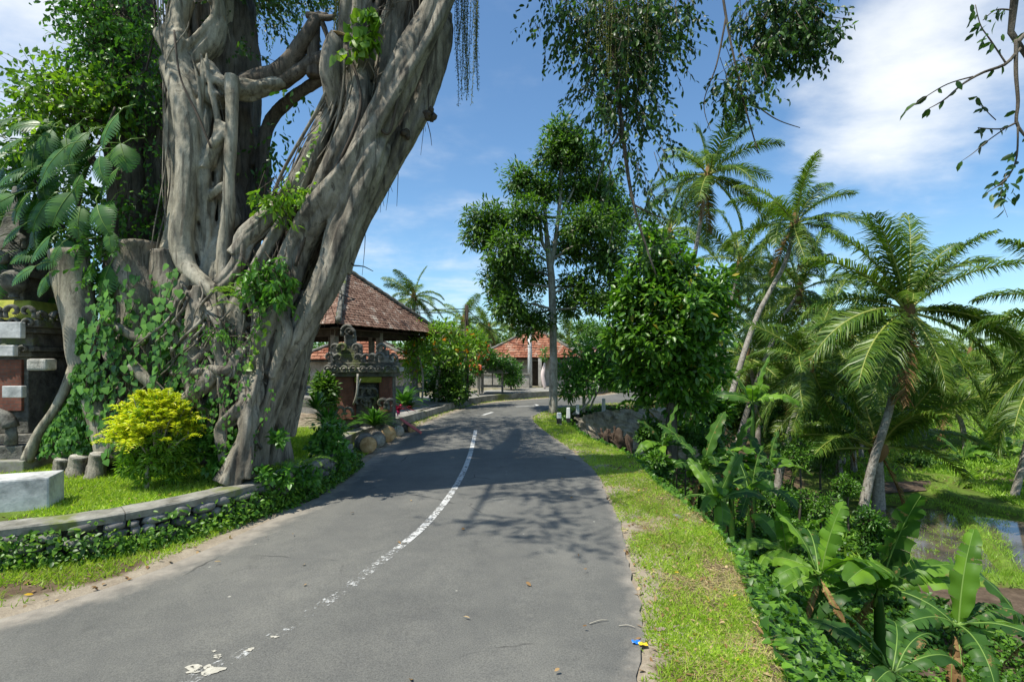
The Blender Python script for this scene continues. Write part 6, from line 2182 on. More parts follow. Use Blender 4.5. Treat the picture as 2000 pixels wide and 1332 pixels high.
# rice seedlings standing in the water, and grass on the banks
mb = MB()
r_ = np.random.RandomState(31)
N_ = 2400
px = np.array([pz(1745 + 230 * a, 1000 + 125 * b) for a, b in r_.rand(N_, 2)])
keep = (vnoise(px[:, 0], px[:, 1], 1.6) + .5 * r_.normal(size=N_) > .0)
px = px[keep]
q = np.repeat(px, 4, 0)
leaves(mb, q + np.stack([r_.normal(size=len(q)) * .04, r_.normal(size=len(q)) * .04, np.full(len(q), .06)], 1), nrm(np.stack([r_.normal(size=len(q)) * .8, r_.normal(size=len(q)) * .8, np.full(len(q), .7)], 1)), rv(len(q), r_), .06 + .06 * r_.rand(len(q)), .014, 'tri')
for C in BUNDS:
    m = 1800
    c = C[r_.randint(0, len(C), m)] + np.stack([r_.normal(size=m) * .24, r_.normal(size=m) * .24, np.full(m, .16)], 1)
    leaves(mb, c, nrm(np.stack([r_.normal(size=m) * .5, r_.normal(size=m) * .5, np.ones(m)], 1)), rv(m, r_), .12 + .12 * r_.rand(m), .02, 'tri')
kind(mb.build('rice_seedlings', M['rice']), 'stuff', 'rice seedlings and bank grass of the flooded paddies')

# ------------------------------------------------------------------ grass
def scatter(n, x0, x1, y0, y1, r, near=True):
    """ground points, denser near the camera"""
    y = y0 * (y1 / y0) ** r.rand(n) if near else y0 + (y1 - y0) * r.rand(n)
    x = x0 + (x1 - x0) * r.rand(n)
    h, dr, dl, db, vw = land(x, y)
    return np.stack([x, y, h], 1), dr, dl, db, vw


def blades(mb, p, r, L, w, lean=.55, shape='tri', mat=0):
    n = len(p)
    d = nrm(np.stack([r.normal(size=n) * lean, r.normal(size=n) * lean, np.full(n, .8)], 1))
    ll = L * (.5 + r.rand(n))
    leaves(mb, p, d, nrm(np.stack([r.normal(size=n), r.normal(size=n), 0 * ll], 1)), ll, w, shape, mat)


r_ = np.random.RandomState(41)
g = MB()
# lawn behind the wall
p, dr, dl, db, vw = scatter(120000, -9, -2.8, 4.3, 11, r_)
k = (db > .26) & (db < 4.5) & (vnoise(p[:, 0], p[:, 1], 2.4, 2) + .55 * r_.normal(size=len(p)) > -.75)
k &= ~((np.abs(p[:, 0] + 5.47) < .5) & (np.abs(p[:, 1] - 5.40) < .4))
k &= (p[:, 1] < 7.6)
blades(g, p[k], r_, .055, .008)
m = k & (r_.rand(len(p)) < .16)
blades(g, p[m], r_, .045, .02, 1.2, 'oval')
p, dr, dl, db, vw = scatter(26000, -6, -2.8, 7.6, 13, r_)
k = (db > .26) & (db < 2.5)
blades(g, p[k], r_, .07, .014)
# right verge
p, dr, dl, db, vw = scatter(230000, .2, 4.0, 2.5, 17, r_)
patch = vnoise(p[:, 0], p[:, 1], 2.0, 3) + .45 * vnoise(p[:, 0], p[:, 1], 6.5, 5)
k = (dr > .02) & (dr < vw + .25) & (patch + .35 * r_.normal(size=len(p)) > .02 - .56 * sm((p[:, 1] - 6.5) / 4) + .3 * (dr < .12))
blades(g, p[k], r_, .045, .0075, .7)
m = k & (r_.rand(len(p)) < .18)
blades(g, p[m], r_, .03, .013, 1.3, 'oval')
p, dr, dl, db, vw = scatter(60000, -.2, 12, 12, 25, r_)
k = (dr > .02) & (dr < vw + .4)
blades(g, p[k], r_, .07, .018, .6)
# tufts at the wall's foot and by the kerbs
p, dr, dl, db, vw = scatter(130000, -8, -2.4, 3.4, 13, r_)
k = (dl > .18) & (db < .02) & (db > -1.2) & (vnoise(p[:, 0], p[:, 1], 2.6, 8) + .4 * r_.normal(size=len(p)) > .15 - 1.2 * sm((db + .9) / .7))
blades(g, p[k], r_, .06, .010, .7)
p, dr, dl, db, vw = scatter(26000, -4, 6, 13, 27, r_)
k = (dl > .1) & (db < .0)
blades(g, p[k], r_, .07, .018, .7)
kind(g.build('grass', M['grass']), 'stuff', 'short tropical grass of the lawn and verges')
# dry straw on the verge
g = MB()
p, dr, dl, db, vw = scatter(70000, .2, 3.2, 2.4, 12, r_)
patch = vnoise(p[:, 0], p[:, 1], 2.0, 3)
k = (dr > .25) & (dr < vw + .15) & (patch + .3 * r_.normal(size=len(p)) < .12) & (p[:, 1] < 8 + 2 * r_.rand(len(p)))
n = int(k.sum())
leaves(g, p[k] + (0, 0, .008), nrm(np.stack([r_.normal(size=n), r_.normal(size=n), .12 * r_.normal(size=n)], 1)), UP, .05 + .09 * r_.rand(n), .004, 'tri')
kind(g.build('dry_straw', M['grass_dry']), 'stuff', 'dry straw lying on the verge')
# fallen leaves
g = MB()
p1, dr, dl, db, vw = scatter(2000, .6, 3.2, 2.5, 16, r_)
p1 = p1[(dr > -.05) & (dr < vw + .1)]
p2, dr, dl, db, vw = scatter(1500, -8, -2.2, 3.6, 13, r_)
p2 = p2[(dl > -.12) & (db < 2.5) & (r_.rand(len(p2)) < .55)]
p3, dr, dl, db, vw = scatter(26, -3.5, 1.2, 3.0, 12, r_)
p3 = p3[(dr < 0) & (dl < 0)]
p3[:, 2] = .042
p = np.concatenate([p1, p2, p3]) + (0, 0, .012)
n = len(p)
leaves(g, p, nrm(np.stack([r_.normal(size=n), r_.normal(size=n), .25 * r_.normal(size=n)], 1)), nrm(np.stack([r_.normal(size=n) * .35, r_.normal(size=n) * .35, np.ones(n)], 1)), .03 + .045 * r_.rand(n), .014 + .02 * r_.rand(n), 'oval')
kind(g.build('leaf_litter', M['leaf_litter']), 'stuff', 'fallen brown and yellow leaves')

# ------------------------------------------------------------------ creepers
g = MB()
# wall face
n = 20000
s = WSTART + 2.0 + (LWALL - WSTART - 2.0) * r_.rand(n)
x, y, tx, ty = walk(WL, s)
o_ = .05 + .16 * r_.rand(n) ** 2
z = .02 + .36 * r_.rand(n) ** 1.25
k = (vnoise(s, z * 6, 2.4, 4) * .5 + .4 * r_.normal(size=n) - (z - .08) * 4.0 > -.45)
fr_ = np.stack([ty, -tx, 0 * tx], 1)
P = np.stack([x, y, z], 1) + fr_ * (o_ + .22 * np.clip(.25 - z, 0, 1) * r_.rand(n))[:, None]
P, fr_ = P[k], fr_[k]
n = len(P)
L_ = .03 + .045 * r_.rand(n)
two = vnoise(P[:, 0], P[:, 1], 5.0, 9) + .5 * r_.normal(size=n) > .25
for q in (0, 1):
    w_ = two == bool(q)
    m = int(w_.sum())
    leaves(g, P[w_], nrm(fr_[w_] * .5 + rv(m, r_) * .7 + (0, 0, -.2)), nrm(fr_[w_] * .6 + UP * .8 + rv(m, r_) * .4), L_[w_], L_[w_] * (.62 - .2 * q), 'oval', q)
kind(g.build('wall_creeper', [M['leaf_cover'], M['leaf_bright']]), 'stuff', 'leafy creeper hanging over the stone wall face')
# steep bank below the verge
g = MB()
p, dr, dl, db, vw = scatter(150000, 1.4, 13, 2.4, 24, r_)
k = (dr > vw + .02) & (dr < 9.5)
p, dr, vw = p[k], dr[k], vw[k]
b = vnoise(p[:, 0], p[:, 1], 1.5, 6) + .5 * vnoise(p[:, 0], p[:, 1], 4.0, 7)
lift = (.06 + .34 * sm(.5 + .55 * b) * sm((dr - vw) / .5)) * (.35 + .65 * r_.rand(len(p)))
p[:, 2] += lift
n = len(p)
sz = .05 + .045 * r_.rand(n) + .045 * sm((p[:, 1] - 8) / 6)
out = np.array((.55, -.35, 0.0))
leaves(g, p, nrm(rv(n, r_) * .8 + out * .6 + (0, 0, -.2)), nrm(UP * .9 + out * .35 + rv(n, r_) * .4), sz, sz * .8, 'heart')
kind(g.build('slope_creeper', M['leaf_cover']), 'stuff', 'dense creeper covering the steep bank below the verge')
# valley floor rough growth
g = MB()
p, dr, dl, db, vw = scatter(60000, 9, 60, 12, 75, r_)
u_, v_ = 1000 + p[:, 0] / p[:, 1] * 1000, 700 + (EYE - p[:, 2]) / p[:, 1] * 1000
k = (dr > 8.0) & (u_ < 2060) & ~((v_ > 938) & (u_ > 1690)) & (vnoise(p[:, 0], p[:, 1], .5, 2) + .5 * r_.normal(size=len(p)) > -.3)
blades(g, p[k], r_, .35, .09, .8, 'simple')
p, dr, dl, db, vw = scatter(30000, 14, 30, 19, 32, r_)
u_, v_ = 1000 + p[:, 0] / p[:, 1] * 1000, 700 + (EYE - p[:, 2]) / p[:, 1] * 1000
k = (u_ > 1820) & (v_ < 1000) & (v_ > 900) & (v_ < 700 + 230 + (u_ - 1820) * .35)
blades(g, p[k], r_, .22, .05, .8, 'simple')
kind(g.build('valley_grass', M['rice']), 'stuff', 'rough bright grass on the valley terraces')
# ------------------------------------------------------------------ buildings
def hip_roof(o, c0, d1, d2, l1, l2, ze, zr, ridge, mat, tile=(.24, .22), over=0.0, name='roof'):
    """hip roof: eave corner c0, sides along d1 and d2; ridge = (in from each d2 end)"""
    c0, d1, d2 = np.array(c0, float), nrm(np.array(d1, float)), nrm(np.array(d2, float))

    def q(a, b, z):
        return np.array((c0[0] + d1[0] * a + d2[0] * b, c0[1] + d1[1] * a + d2[1] * b, z))
    A, B, C_, D = q(0, 0, ze), q(l1, 0, ze), q(l1, l2, ze), q(0, l2, ze)
    E, F_ = q(l1 / 2, ridge, zr), q(l1 / 2, l2 - ridge, zr)
    mb = MB()
    mb.add([A, B, C_, D, E, F_], [(0, 4, 1), (2, 5, 3)], [(1, 4, 5, 2), (3, 5, 4, 0)])
    mb.add([p - (0, 0, .12) for p in (A, B, C_, D)], None, [(0, 1, 2, 3)])
    mb.build(name, M['timber_dark'], o, smooth=False)
    r = np.random.RandomState(3)
    mb = MB()
    for poly in ((A, B, E, E), (B, C_, F_, E), (C_, D, F_, F_), (D, A, E, F_)):
        e = nrm(poly[1] - poly[0])
        W_ = np.linalg.norm(poly[1] - poly[0])
        mid = (poly[2] + poly[3]) / 2
        up = mid - poly[0]
        up = up - e * (up @ e)
        Hs = np.linalg.norm(up)
        up = up / Hs
        nn_ = nrm(np.cross(e, up))
        if nn_[2] < 0:
            nn_ = -nn_
        xl, xr = (poly[3] - poly[0]) @ e, (poly[2] - poly[0]) @ e
        rows = int(Hs / tile[1]) + 1
        for k in range(rows):
            s = k * tile[1]
            f = min(1, s / Hs)
            a, b = xl * f, W_ + (xr - W_) * f
            n = max(1, int((b - a) / tile[0]))
            xs = a + (np.arange(n) + .5 * (k % 2) * .5) * tile[0]
            xs = xs[xs < b - tile[0] * .3]
            for x in xs:
                t0 = tile[1] * .08 + .010 * r.rand()
                w = tile[0] * .47
                c = poly[0] + e * (x + tile[0] / 2 + r.normal() * .006) + up * (s - .03 + r.normal() * .006)
                hi = c + up * (tile[1] * 1.18)
                V = [c - e * w + nn_ * .004, c + e * w + nn_ * .004, c + e * w + nn_ * (t0 + tile[1] * .10), c + nn_ * (t0 + tile[1] * .16), c - e * w + nn_ * (t0 + tile[1] * .10), hi - e * w + nn_ * .012, hi + nn_ * .02, hi + e * w + nn_ * .012]
                mb.add(V, [(4, 3, 0), (3, 1, 0), (3, 2, 1)], [(4, 5, 6, 3), (3, 6, 7, 2)])
    kind(mb.build('roof_tiles', M[mat], o, smooth=False), 'stuff')
    mb = MB()
    for a, b in ((A, E), (B, E), (C_, F_), (D, F_), (E, F_)):
        n = 26
        P = np.stack([a + (b - a) * t for t in np.linspace(0, 1, n)]) + (0, 0, .06)
        tube(mb, P, .085 + .02 * (np.arange(n) % 2), 7)
    mb.build('ridge_caps', M['carved_stone'], o)
    return A, B, C_, D


# open pavilion
pv = thing('pavilion', (-6.2, 18.4, .3), 'large open pavilion with steep brown tiled hip roof behind the banyan', 'pavilion')
D1, D2 = np.array((.355, .935)), np.array((-.935, .355))
C0 = np.array((-5.1, 15.0))
A, B, C_, D = hip_roof(pv, C0, D1, D2, 6.2, 7.6, 3.02, 5.2, 2.2, 'tile', (.15, .13))


def pq(a, b):
    return C0 + D1 * a + D2 * b


def postbox(name, a, b, w, z0, z1, mat, parent):
    p = pq(a, b)
    mb = MB()
    box(mb, (p[0], p[1], 0), (w, w, z1 - z0), rz=math.atan2(D1[1], D1[0]), z0=z0)
    return soften(mb.build(name, M[mat], parent, smooth=False), .015, 1)


p = pq(3.1, 3.8)
mb = MB()
box(mb, (p[0], p[1], 0), (5.0, 6.4, .6), rz=math.atan2(D1[1], D1[0]), z0=.2)
soften(mb.build('floor_platform', M['paving'], pv, smooth=False), .03, 1)
for a in (.75, 3.1, 5.45):
    for b in (.75, 2.8, 4.85, 6.9):
        if a == 3.1 and b in (2.8, 4.85):
            continue
        postbox('post', a, b, .19, .8, 2.98, 'timber_grey', pv)
for a in (.75, 5.45):
    p = pq(a, 3.8)
    mb = MB()
    box(mb, (p[0], p[1], 2.80), (.16, 6.5, .2), rz=math.atan2(D1[1], D1[0]))
    soften(mb.build('beam', M['timber_dark'], pv, smooth=False), .01, 1)
for b in (.75, 6.9):
    p = pq(3.1, b)
    mb = MB()
    box(mb, (p[0], p[1], 2.82), (4.9, .16, .2), rz=math.atan2(D1[1], D1[0]))
    soften(mb.build('beam', M['timber_dark'], pv, smooth=False), .01, 1)
# a lower roof seen through it
lo_ = thing('garden_house', (-8.2, 28, .3), 'low house with red-brown roof seen through the pavilion posts', 'house')
hip_roof(lo_, (-10.6, 25.0), (1, .08), (-.08, 1), 5.6, 4.0, 1.95, 3.3, 1.8, 'tile_red', (.3, .26))
mb = MB()
box(mb, (-7.9, 27.2, 0), (4.6, 3.0, 1.75), rz=.08, z0=.2)
mb.build('wall', M['plaster'], lo_, smooth=False)
# carved boundary wall
cw = thing('carved_wall', (-3.9, 13.0, .3), 'mossy carved stone wall section with red brick pilasters before the pavilion', 'wall')
WX0, WX1, WY = -4.95, -3.02, 13.2


def wbox(name, u0, u1, v0, v1, Y, d, mat, bev=.015):
    a, b = at(u0, v1, Y), at(u1, v0, Y)
    mb = MB()
    box(mb, ((a[0] + b[0]) / 2, Y + d / 2, (a[2] + b[2]) / 2), (b[0] - a[0], d, b[2] - a[2]))
    return soften(mb.build(name, M[mat], cw, smooth=False), bev, 1)


wbox('wall_core', 625, 768, 735, 835, 13.3, .3, 'carved_stone')
wbox('pilaster', 655, 690, 736, 820, 13.05, .3, 'brick')
wbox('pilaster', 740, 762, 736, 805, 13.05, .3, 'brick')
wbox('pilaster', 618, 640, 736, 820, 13.05, .3, 'carved_stone')
wbox('relief_panel', 696, 735, 750, 800, 13.24, .08, 'carved_stone')
wbox('cornice', 640, 772, 727, 736, 12.95, .55, 'carved_stone')
wbox('cornice', 632, 778, 718, 727, 12.85, .7, 'carved_pale')
wbox('cornice', 640, 772, 708, 718, 12.95, .6, 'carved_stone')
wbox('moss_ledge', 692, 744, 736, 747, 12.98, .2, 'moss_yellow')
wbox('cap_tier', 650, 705, 690, 708, 13.0, .5, 'carved_stone')
wbox('cap_tier', 664, 700, 672, 690, 13.05, .4, 'carved_stone')
wbox('cap_tier', 672, 690, 655, 672, 13.1, .3, 'carved_stone')
wbox('cap_tier', 736, 762, 695, 708, 13.0, .45, 'carved_pale')
wbox('cap_tier', 741, 756, 684, 695, 13.05, .3, 'carved_stone')
curls(cw, [at(u, 708, 12.85) for u in (645, 660, 700, 715, 728, 742, 768)], .26)
curls(cw, [at(u, 728, 12.8) for u in (640, 655, 672, 690, 708, 724, 740, 758, 772)], .2)
curls(cw, [at(u, 690, 12.95) for u in (655, 668, 697, 745)], .28)
curls(cw, [at(748, 800, 12.9), at(762, 800, 12.9), at(680, 815, 12.9), at(665, 815, 12.9), at(714, 796, 13.15), at(726, 796, 13.15), at(704, 796, 13.15), at(716, 776, 13.18), at(728, 778, 13.18), at(704, 774, 13.18)], .3)
curls(cw, [at(683, 660, 13.0), at(678, 656, 13.0)], .3)
# plants round its foot
rp_ = np.random.RandomState(77)


def strap_plant(label, u, v, Y, L, n, mat, seed, wd=.05, name='strap_leaved_plant', cat='plant', e=(25, 80)):
    r = np.random.RandomState(seed)
    p = at(u, v, Y)
    o = thing(name, p, label, cat)
    mb = MB()
    for k in range(n):
        az = r.rand() * 6.28
        el = R(e[0] + (e[1] - e[0]) * r.rand())
        d = np.array((math.cos(az) * math.cos(el), math.sin(az) * math.cos(el), math.sin(el)))
        l = L * (.6 + .5 * r.rand())
        t = np.linspace(0, 1, 7)
        P = p + d * (l * t)[:, None] + np.array((0, 0, -.45 * l)) * (t ** 2)[:, None]
        sd = nrm(np.cross(d, UP))
        w = wd * np.sin(math.pi * (.15 + .85 * t)) ** .7
        V = np.stack([P - sd * w[:, None] / 2 + (0, 0, .1 * wd), P, P + sd * w[:, None] / 2 + (0, 0, .1 * wd)], 1).reshape(-1, 3)
        F = [(i * 3 + j, i * 3 + j + 1, (i + 1) * 3 + j + 1, (i + 1) * 3 + j) for i in range(6) for j in range(2)]
        mb.add(V, None, F)
    mb.build('leaves', M[mat], o)
    return o


strap_plant('clump of arching strap leaves under the carved wall', 730, 832, 12.3, .85, 110, 'leaf_vine', 1)
strap_plant('dark strap-leaved clump beside the banyan leg', 640, 830, 10.5, .8, 70, 'leaf_shrub', 2)
strap_plant('small strap-leaved clump between trunk and carved wall', 618, 800, 10.8, .7, 60, 'leaf_cover', 3)
strap_plant('wide-leaved ginger beside the carved wall end', 790, 792, 14.6, 1.1, 30, 'leaf_vine', 4, .16)
strap_plant('magenta leaved ti plant at the kerb by the carved wall', 778, 802, 14.2, .55, 26, 'leaf_ti', 5, .07, e=(10, 70))
strap_plant('dark leaved clump behind the magenta ti plant', 800, 800, 14.8, .6, 50, 'leaf_tree', 6, .05)
mb = MB()
a, b = at(783, 812, 14.0), at(822, 827, 13.4)
a[2], b[2] = .34, .06
tube(mb, np.array([a, b]), np.array([.045, .045]), 4)
tag(mb.build('pink_plank', M['pink'], None, smooth=False, loc=tuple(a)), 'pink painted plank leaning off the kerb onto the road', 'plank')
# broken sapling against the carved wall
mb = MB()
tube(mb, *pk((690, 790, 12.8, 2.2), (697, 768, 12.7, 2.4), (699, 730, 12.7, 2.4)), 6, 8)
tube(mb, *pk((699, 755, 12.7, 1.5), (705, 740, 12.7, 1)), 5, 6)
tag(mb.build('sapling', M['bark_light'], None, loc=tuple(at(690, 790, 12.8))), 'bare pale sapling stem against the carved wall panel', 'sapling')

# flowering trees
fl, pts = tree('flowering_tree', 'flowering frangipani with orange blossom before the pavilion', (-3.1, 20.4, .2), [[(852, 790, 20.4, 3.5), (854, 750, 20.4, 3.2), (860, 715, 20.4, 2.6), (855, 680, 20.4, 2)], [(858, 720, 20.4, 2), (890, 690, 20.4, 1.6)], [(856, 725, 20.4, 1.8), (825, 690, 20.4, 1.5)], [(824, 790, 20.2, 2), (826, 740, 20.2, 2), (820, 700, 20.2, 1.6)]],
    [(830, 655, 20.4, 46, 24), (880, 650, 20.4, 44, 24), (800, 690, 20.2, 34, 26), (850, 690, 20.2, 54, 26), (910, 685, 20.6, 40, 30), (800, 725, 20.4, 30, 20), (930, 660, 21, 26, 22)], 'leaf_bright', 'twig_pale', .20, .34, 420, 7, 'oval', 54, rad0=.07, twr=1.6)
mb = MB()
r_ = np.random.RandomState(6)
pk_ = pts[r_.rand(len(pts)) < .10]
clumps(mb, pk_ + (0, -.1, .05), np.full(len(pk_), .08), len(pk_) * 2, 7, .08, .7, 'oval', r=r_)
mb.build('blossom', M['flower_orange'], fl)
dk, pts = tree('dark_shrub', 'dense dark shrub under the flowering tree at the kerb', (-2.4, 20.6, .2), [[(880, 790, 20.6, 3), (882, 750, 20.6, 3), (885, 710, 20.6, 2)]], [(880, 730, 20.6, 34, 34), (895, 765, 20.4, 26, 24), (870, 760, 20.6, 26, 26), (845, 755, 20.8, 20, 20)], 'leaf_tree', 'twig', .15, .5, 420, 8, 'oval', 55, cat='shrub', rad0=.06)
rd, pts = tree('red_flowering_tree', 'poinciana-like tree with coral red blossom before the red-roofed house', (-1.6, 24.5, .2), [[(935, 772, 24.5, 3), (936, 730, 24.5, 3), (940, 700, 24.5, 2)]], [(940, 695, 24.5, 34, 20), (965, 705, 24.8, 30, 18), (920, 715, 24.4, 24, 18), (985, 715, 25.4, 26, 20), (1000, 725, 26, 22, 20)], 'leaf_shrub', 'twig_pale', .17, .42, 420, 7, 'oval', 56, rad0=.06)
mb = MB()
pk_ = pts[(pts[:, 0] < -1.0) & (r_.rand(len(pts)) < .24)]
clumps(mb, pk_ + (0, -.1, .08), np.full(len(pk_), .10), len(pk_) * 2, 7, .09, .7, 'oval', r=r_)
mb.build('blossom', M['flower_red'], rd)
plain_tree('round green bush beside the small shingled hut', 1000, 735, 28, 40, 22, 'leaf_shrub', .16, 260, 8, 91, 'bush', 'bush', nb=5)
plain_tree('green bush behind the frangipani at the bend', 1215, 745, 30, 30, 22, 'leaf_vine', .18, 160, 8, 92, 'bush', 'bush', nb=4)
plain_tree('low bush along the garden wall left of the hut', 905, 745, 26, 24, 16, 'leaf_shrub', .16, 140, 8, 93, 'bush', 'bush', nb=4)

plain_tree('dark shrub filling the gap between the leaning trunk and the carved wall', 634, 770, 12.4, 28, 44, 'leaf_tree', .13, 300, 8, 94, 'shrub', 'shrub', nb=6, shape='oval')
plain_tree('small shrub at the foot of the leaning trunk beside the wall end', 648, 850, 9.4, 26, 26, 'leaf_cover', .10, 200, 8, 95, 'shrub', 'shrub', nb=5, shape='oval')
# little shingled hut on posts
hut = thing('shingled_hut', (-.98, 25.6, .28), 'small grey shingled offering hut on four posts beside the road', 'hut')
hx, hy = -.98, 25.6
for (a, b) in ((-.5, -.4), (.5, -.4), (.5, .4), (-.5, .4)):
    mb = MB()
    box(mb, (hx + a, hy + b, 0), (.09, .09, 1.0), z0=.27)
    mb.build('post', M['timber_grey'], hut, smooth=False)
mb = MB()
box(mb, (hx, hy, .62), (1.12, .92, .06))
mb.build('shelf', M['timber_grey'], hut, smooth=False)
mb = MB()
box(mb, (hx + .02, hy - .46, .95), (.06, .06, .65))
mb.build('post', M['timber_grey'], hut, smooth=False)
for k in range(6):
    mb = MB()
    s = 1 - k * .155
    box(mb, (hx, hy, 0), (1.62 * s, 1.36 * s, .10), z0=1.27 + k * .085, taper=.90)
    mb.build('shingle_course', M['shingle'], hut, smooth=False)

# red-roofed house
hs = thing('red_roofed_house', (1.6, 34, .35), 'single-storey house with red tiled hip roof behind the tall roadside tree', 'house')
hip_roof(hs, (-2.2, 31.5), (.985, -.17), (.17, .985), 6.6, 6.0, 2.05, 3.95, 2.6, 'tile_red', (.34, .26))
mb = MB()
hr_ = math.atan2(-.17, .985)
box(mb, (1.5, 34.0, 0), (5.2, 4.6, 1.9), rz=hr_, z0=.2)
mb.build('wall', M['plaster'], hs, smooth=False)
for k, (dx, w, z0, z1, nm_) in enumerate(((.5, .8, .35, 1.8, 'door'), (1.9, .7, .9, 1.7, 'window'), (-1.4, .7, .9, 1.7, 'window'))):
    cxx = 1.5 + dx * math.cos(hr_) + math.sin(hr_) * 2.33
    cyy = 34.0 + dx * math.sin(hr_) - math.cos(hr_) * 2.33
    mb = MB()
    box(mb, (cxx, cyy, 0), (w, .08, z1 - z0), rz=hr_, z0=z0)
    dd_ = mb.build(nm_, M['timber_dark'], hs, smooth=False)
for k, dx in enumerate((-2.7, -.9, .9, 2.7)):
    cxx = 1.3 + dx * math.cos(hr_) + math.sin(hr_) * 2.9
    cyy = 33.9 + dx * math.sin(hr_) - math.cos(hr_) * 2.9
    mb = MB()
    box(mb, (cxx, cyy, 0), (.2, .2, 1.8), rz=hr_, z0=.25)
    mb.build('porch_post', M['plaster'], hs, smooth=False)
og = thing('orange_gable', (4.4, 40, .3), 'small house with bright orange tile roof behind the red-roofed one', 'house')
hip_roof(og, (2.6, 38.5), (1, 0), (0, 1), 3.0, 4.0, 2.2, 3.0, 1.0, 'tile_orange', (.34, .26))
mb = MB()
box(mb, (4.1, 40.5, 0), (2.6, 3.4, 2.0), z0=.2)
mb.build('wall', M['plaster'], og, smooth=False)
# garden wall before the house
gw = thing('garden_wall', (-.5, 29.2, .3), 'weathered grey plaster garden wall behind the hut', 'wall')
mb = MB()
for x0, x1 in ((-3.6, 1.0),):
    box(mb, ((x0 + x1) / 2, 29.6, 0), (x1 - x0, .2, .8), z0=.25, rz=.06)
soften(mb.build('wall_panel', M['plaster'], gw, smooth=False), .02, 1)
mb = MB()
box(mb, (-1.3, 29.6, 0), (4.7, .3, .08), z0=1.052, rz=.06)
mb.build('coping', M['concrete'], gw, smooth=False)

# poles, cables and the cloth-wrapped pole
mb = MB()
tube(mb, np.array([(1.05, 30, .3), (1.05, 30, 2.5), (1.02, 30, 3.9)]), np.array([.14, .12, .10]), 10)
tag(mb.build('lamp_pole', M['white_paint'], None, loc=(1.05, 30, .3)), 'plain white pole before the red roof', 'pole')
up_ = thing('utility_pole', (-1.95, 22, .2), 'dark utility pole carrying cables behind the flowering tree', 'pole')
mb = MB()
tube(mb, np.array([(-1.95, 22, .2), (-1.95, 22, 2.5), (-1.95, 22, 4.3)]), np.array([.10, .09, .08]), 10)
mb.build('post', M['timber_dark'], up_)
pj = thing('cloth_wrapped_pole', (1.85, 29, .3), 'short pole wrapped in hanging pale cloth with leaf tuft', 'pole')
mb = MB()
tube(mb, np.array([(1.85, 29, .28), (1.84, 29, 1.0), (1.86, 29, 1.8), (1.88, 29, 2.35)]), np.array([.05, .05, .05, .04]), 7, 10)
mb.build('post', M['timber_grey'], pj)
mb = MB()
tube(mb, np.array([(1.86, 29, .32), (1.80, 29, .6), (1.74, 29, 1.0), (1.80, 29, 1.4), (1.85, 29, 1.75)]), np.array([.07, .11, .12, .09, .05]), 14, 20, lump=.18)
mb.build('cloth', M['cloth'], pj)
mb = MB()
clumps(mb, [(1.86, 29, 2.1), (1.88, 29, 2.45)], [.22, .16], 20, 7, .2, .3, 'oval', r=r_)
mb.build('leaf_tuft', M['leaf_vine'], pj)
CABLES = [([at(560, 540, 12), at(640, 565, 15.5), at(760, 602, 19), (-1.98, 22, 4.12)], 'upper cable sloping across the pavilion roof'), ([at(560, 552, 12), at(640, 572, 15.5), at(760, 610, 19), (-1.95, 22, 4.0)], 'lower cable sloping across the pavilion roof'),
          ([(-1.95, 22, 4.1), (-.8, 24.5, 3.2), (.3, 27.5, 2.75), (2.6, 31, 2.4)], 'cable sagging from the utility pole to the red roof'),
          ([at(-60, 255, 12), at(20, 285, 12), at(120, 330, 12)], 'topmost cable at the left picture edge'), ([at(-60, 290, 12), at(20, 325, 12), at(120, 375, 12)], 'middle cable at the left picture edge'), ([at(-60, 300, 12), at(20, 335, 12), at(120, 385, 12)], 'lowest cable at the left picture edge')]
for P, lab in CABLES:
    mb = MB()
    tube(mb, np.array(P), .016, 5, 24)
    tag(mb.build('cable', M['cable'], None, loc=tuple(P[0])), lab, 'cable', 'overhead cables')

# ------------------------------------------------------------------ marker posts, bank wall, stump, boulder
for k, (u, vb, vt, Y, w, lab) in enumerate(((1092, 835, 806, 15.6, .15, 'black and white marker post nearest the tall roadside tree'), (1110, 818, 796, 17.2, .13, 'second black and white marker post behind the first'), (1128, 806, 790, 19.0, .13, 'third marker post half hidden by the frangipani'), (1179, 797, 778, 20.6, .15, 'plain white marker post on the grassy corner'))):
    a, b = at(u, vb, Y), at(u, vt, Y)
    o = thing('marker_post', a, lab, 'post', 'roadside marker posts')
    z0 = min(a[2], height(a[0], a[1])) - .05
    bands = ['white_paint', 'black_paint', 'white_paint'] if k < 3 else ['white_paint']
    hh = (b[2] - z0) / len(bands)
    for j, m_ in enumerate(bands):
        mb = MB()
        box(mb, (a[0], a[1], 0), (w, w, hh - .001), z0=z0 + j * hh, taper=.8 if j == len(bands) - 1 else 1.0)
        soften(mb.build('band', M[m_], o, smooth=False), .012, 1)
# retaining wall of the far bend
rw = thing('bank_wall', (3.2, 17.5, -2), 'rough stone revetment under the bend of the road', 'wall')
mb = MB()
n, m = 60, 26
r_w = np.random.RandomState(2)
path = spline(np.array([(2.05, 14.2, 0), (2.1, 16.2, 0), (2.35, 18.2, 0), (3.3, 20.0, 0), (4.8, 21.2, 0), (7.5, 22.4, 0)]), n)
T = nrm(np.gradient(path, axis=0))
S_ = np.stack([T[:, 1], -T[:, 0], 0 * T[:, 0]], 1)
V = []
for i in range(n):
    for j in range(m):
        f = j / (m - 1)
        top_ = -.10 - .35 * max(0, 1 - i / 16)
        nz = .13 * vnoise(i * .45, j * .4, 1.0, 3) + .07 * vnoise(i * 1.2, j * 1.1, 1.0, 5)
        V.append(path[i] + S_[i] * (.05 + 1.25 * f + nz) + np.array((0, 0, top_ - 2.6 * f)) + r_w.normal(size=3) * .02)
mb.add(V, None, [(i * m + j, i * m + j + 1, (i + 1) * m + j + 1, (i + 1) * m + j) for i in range(n - 1) for j in range(m - 1)])
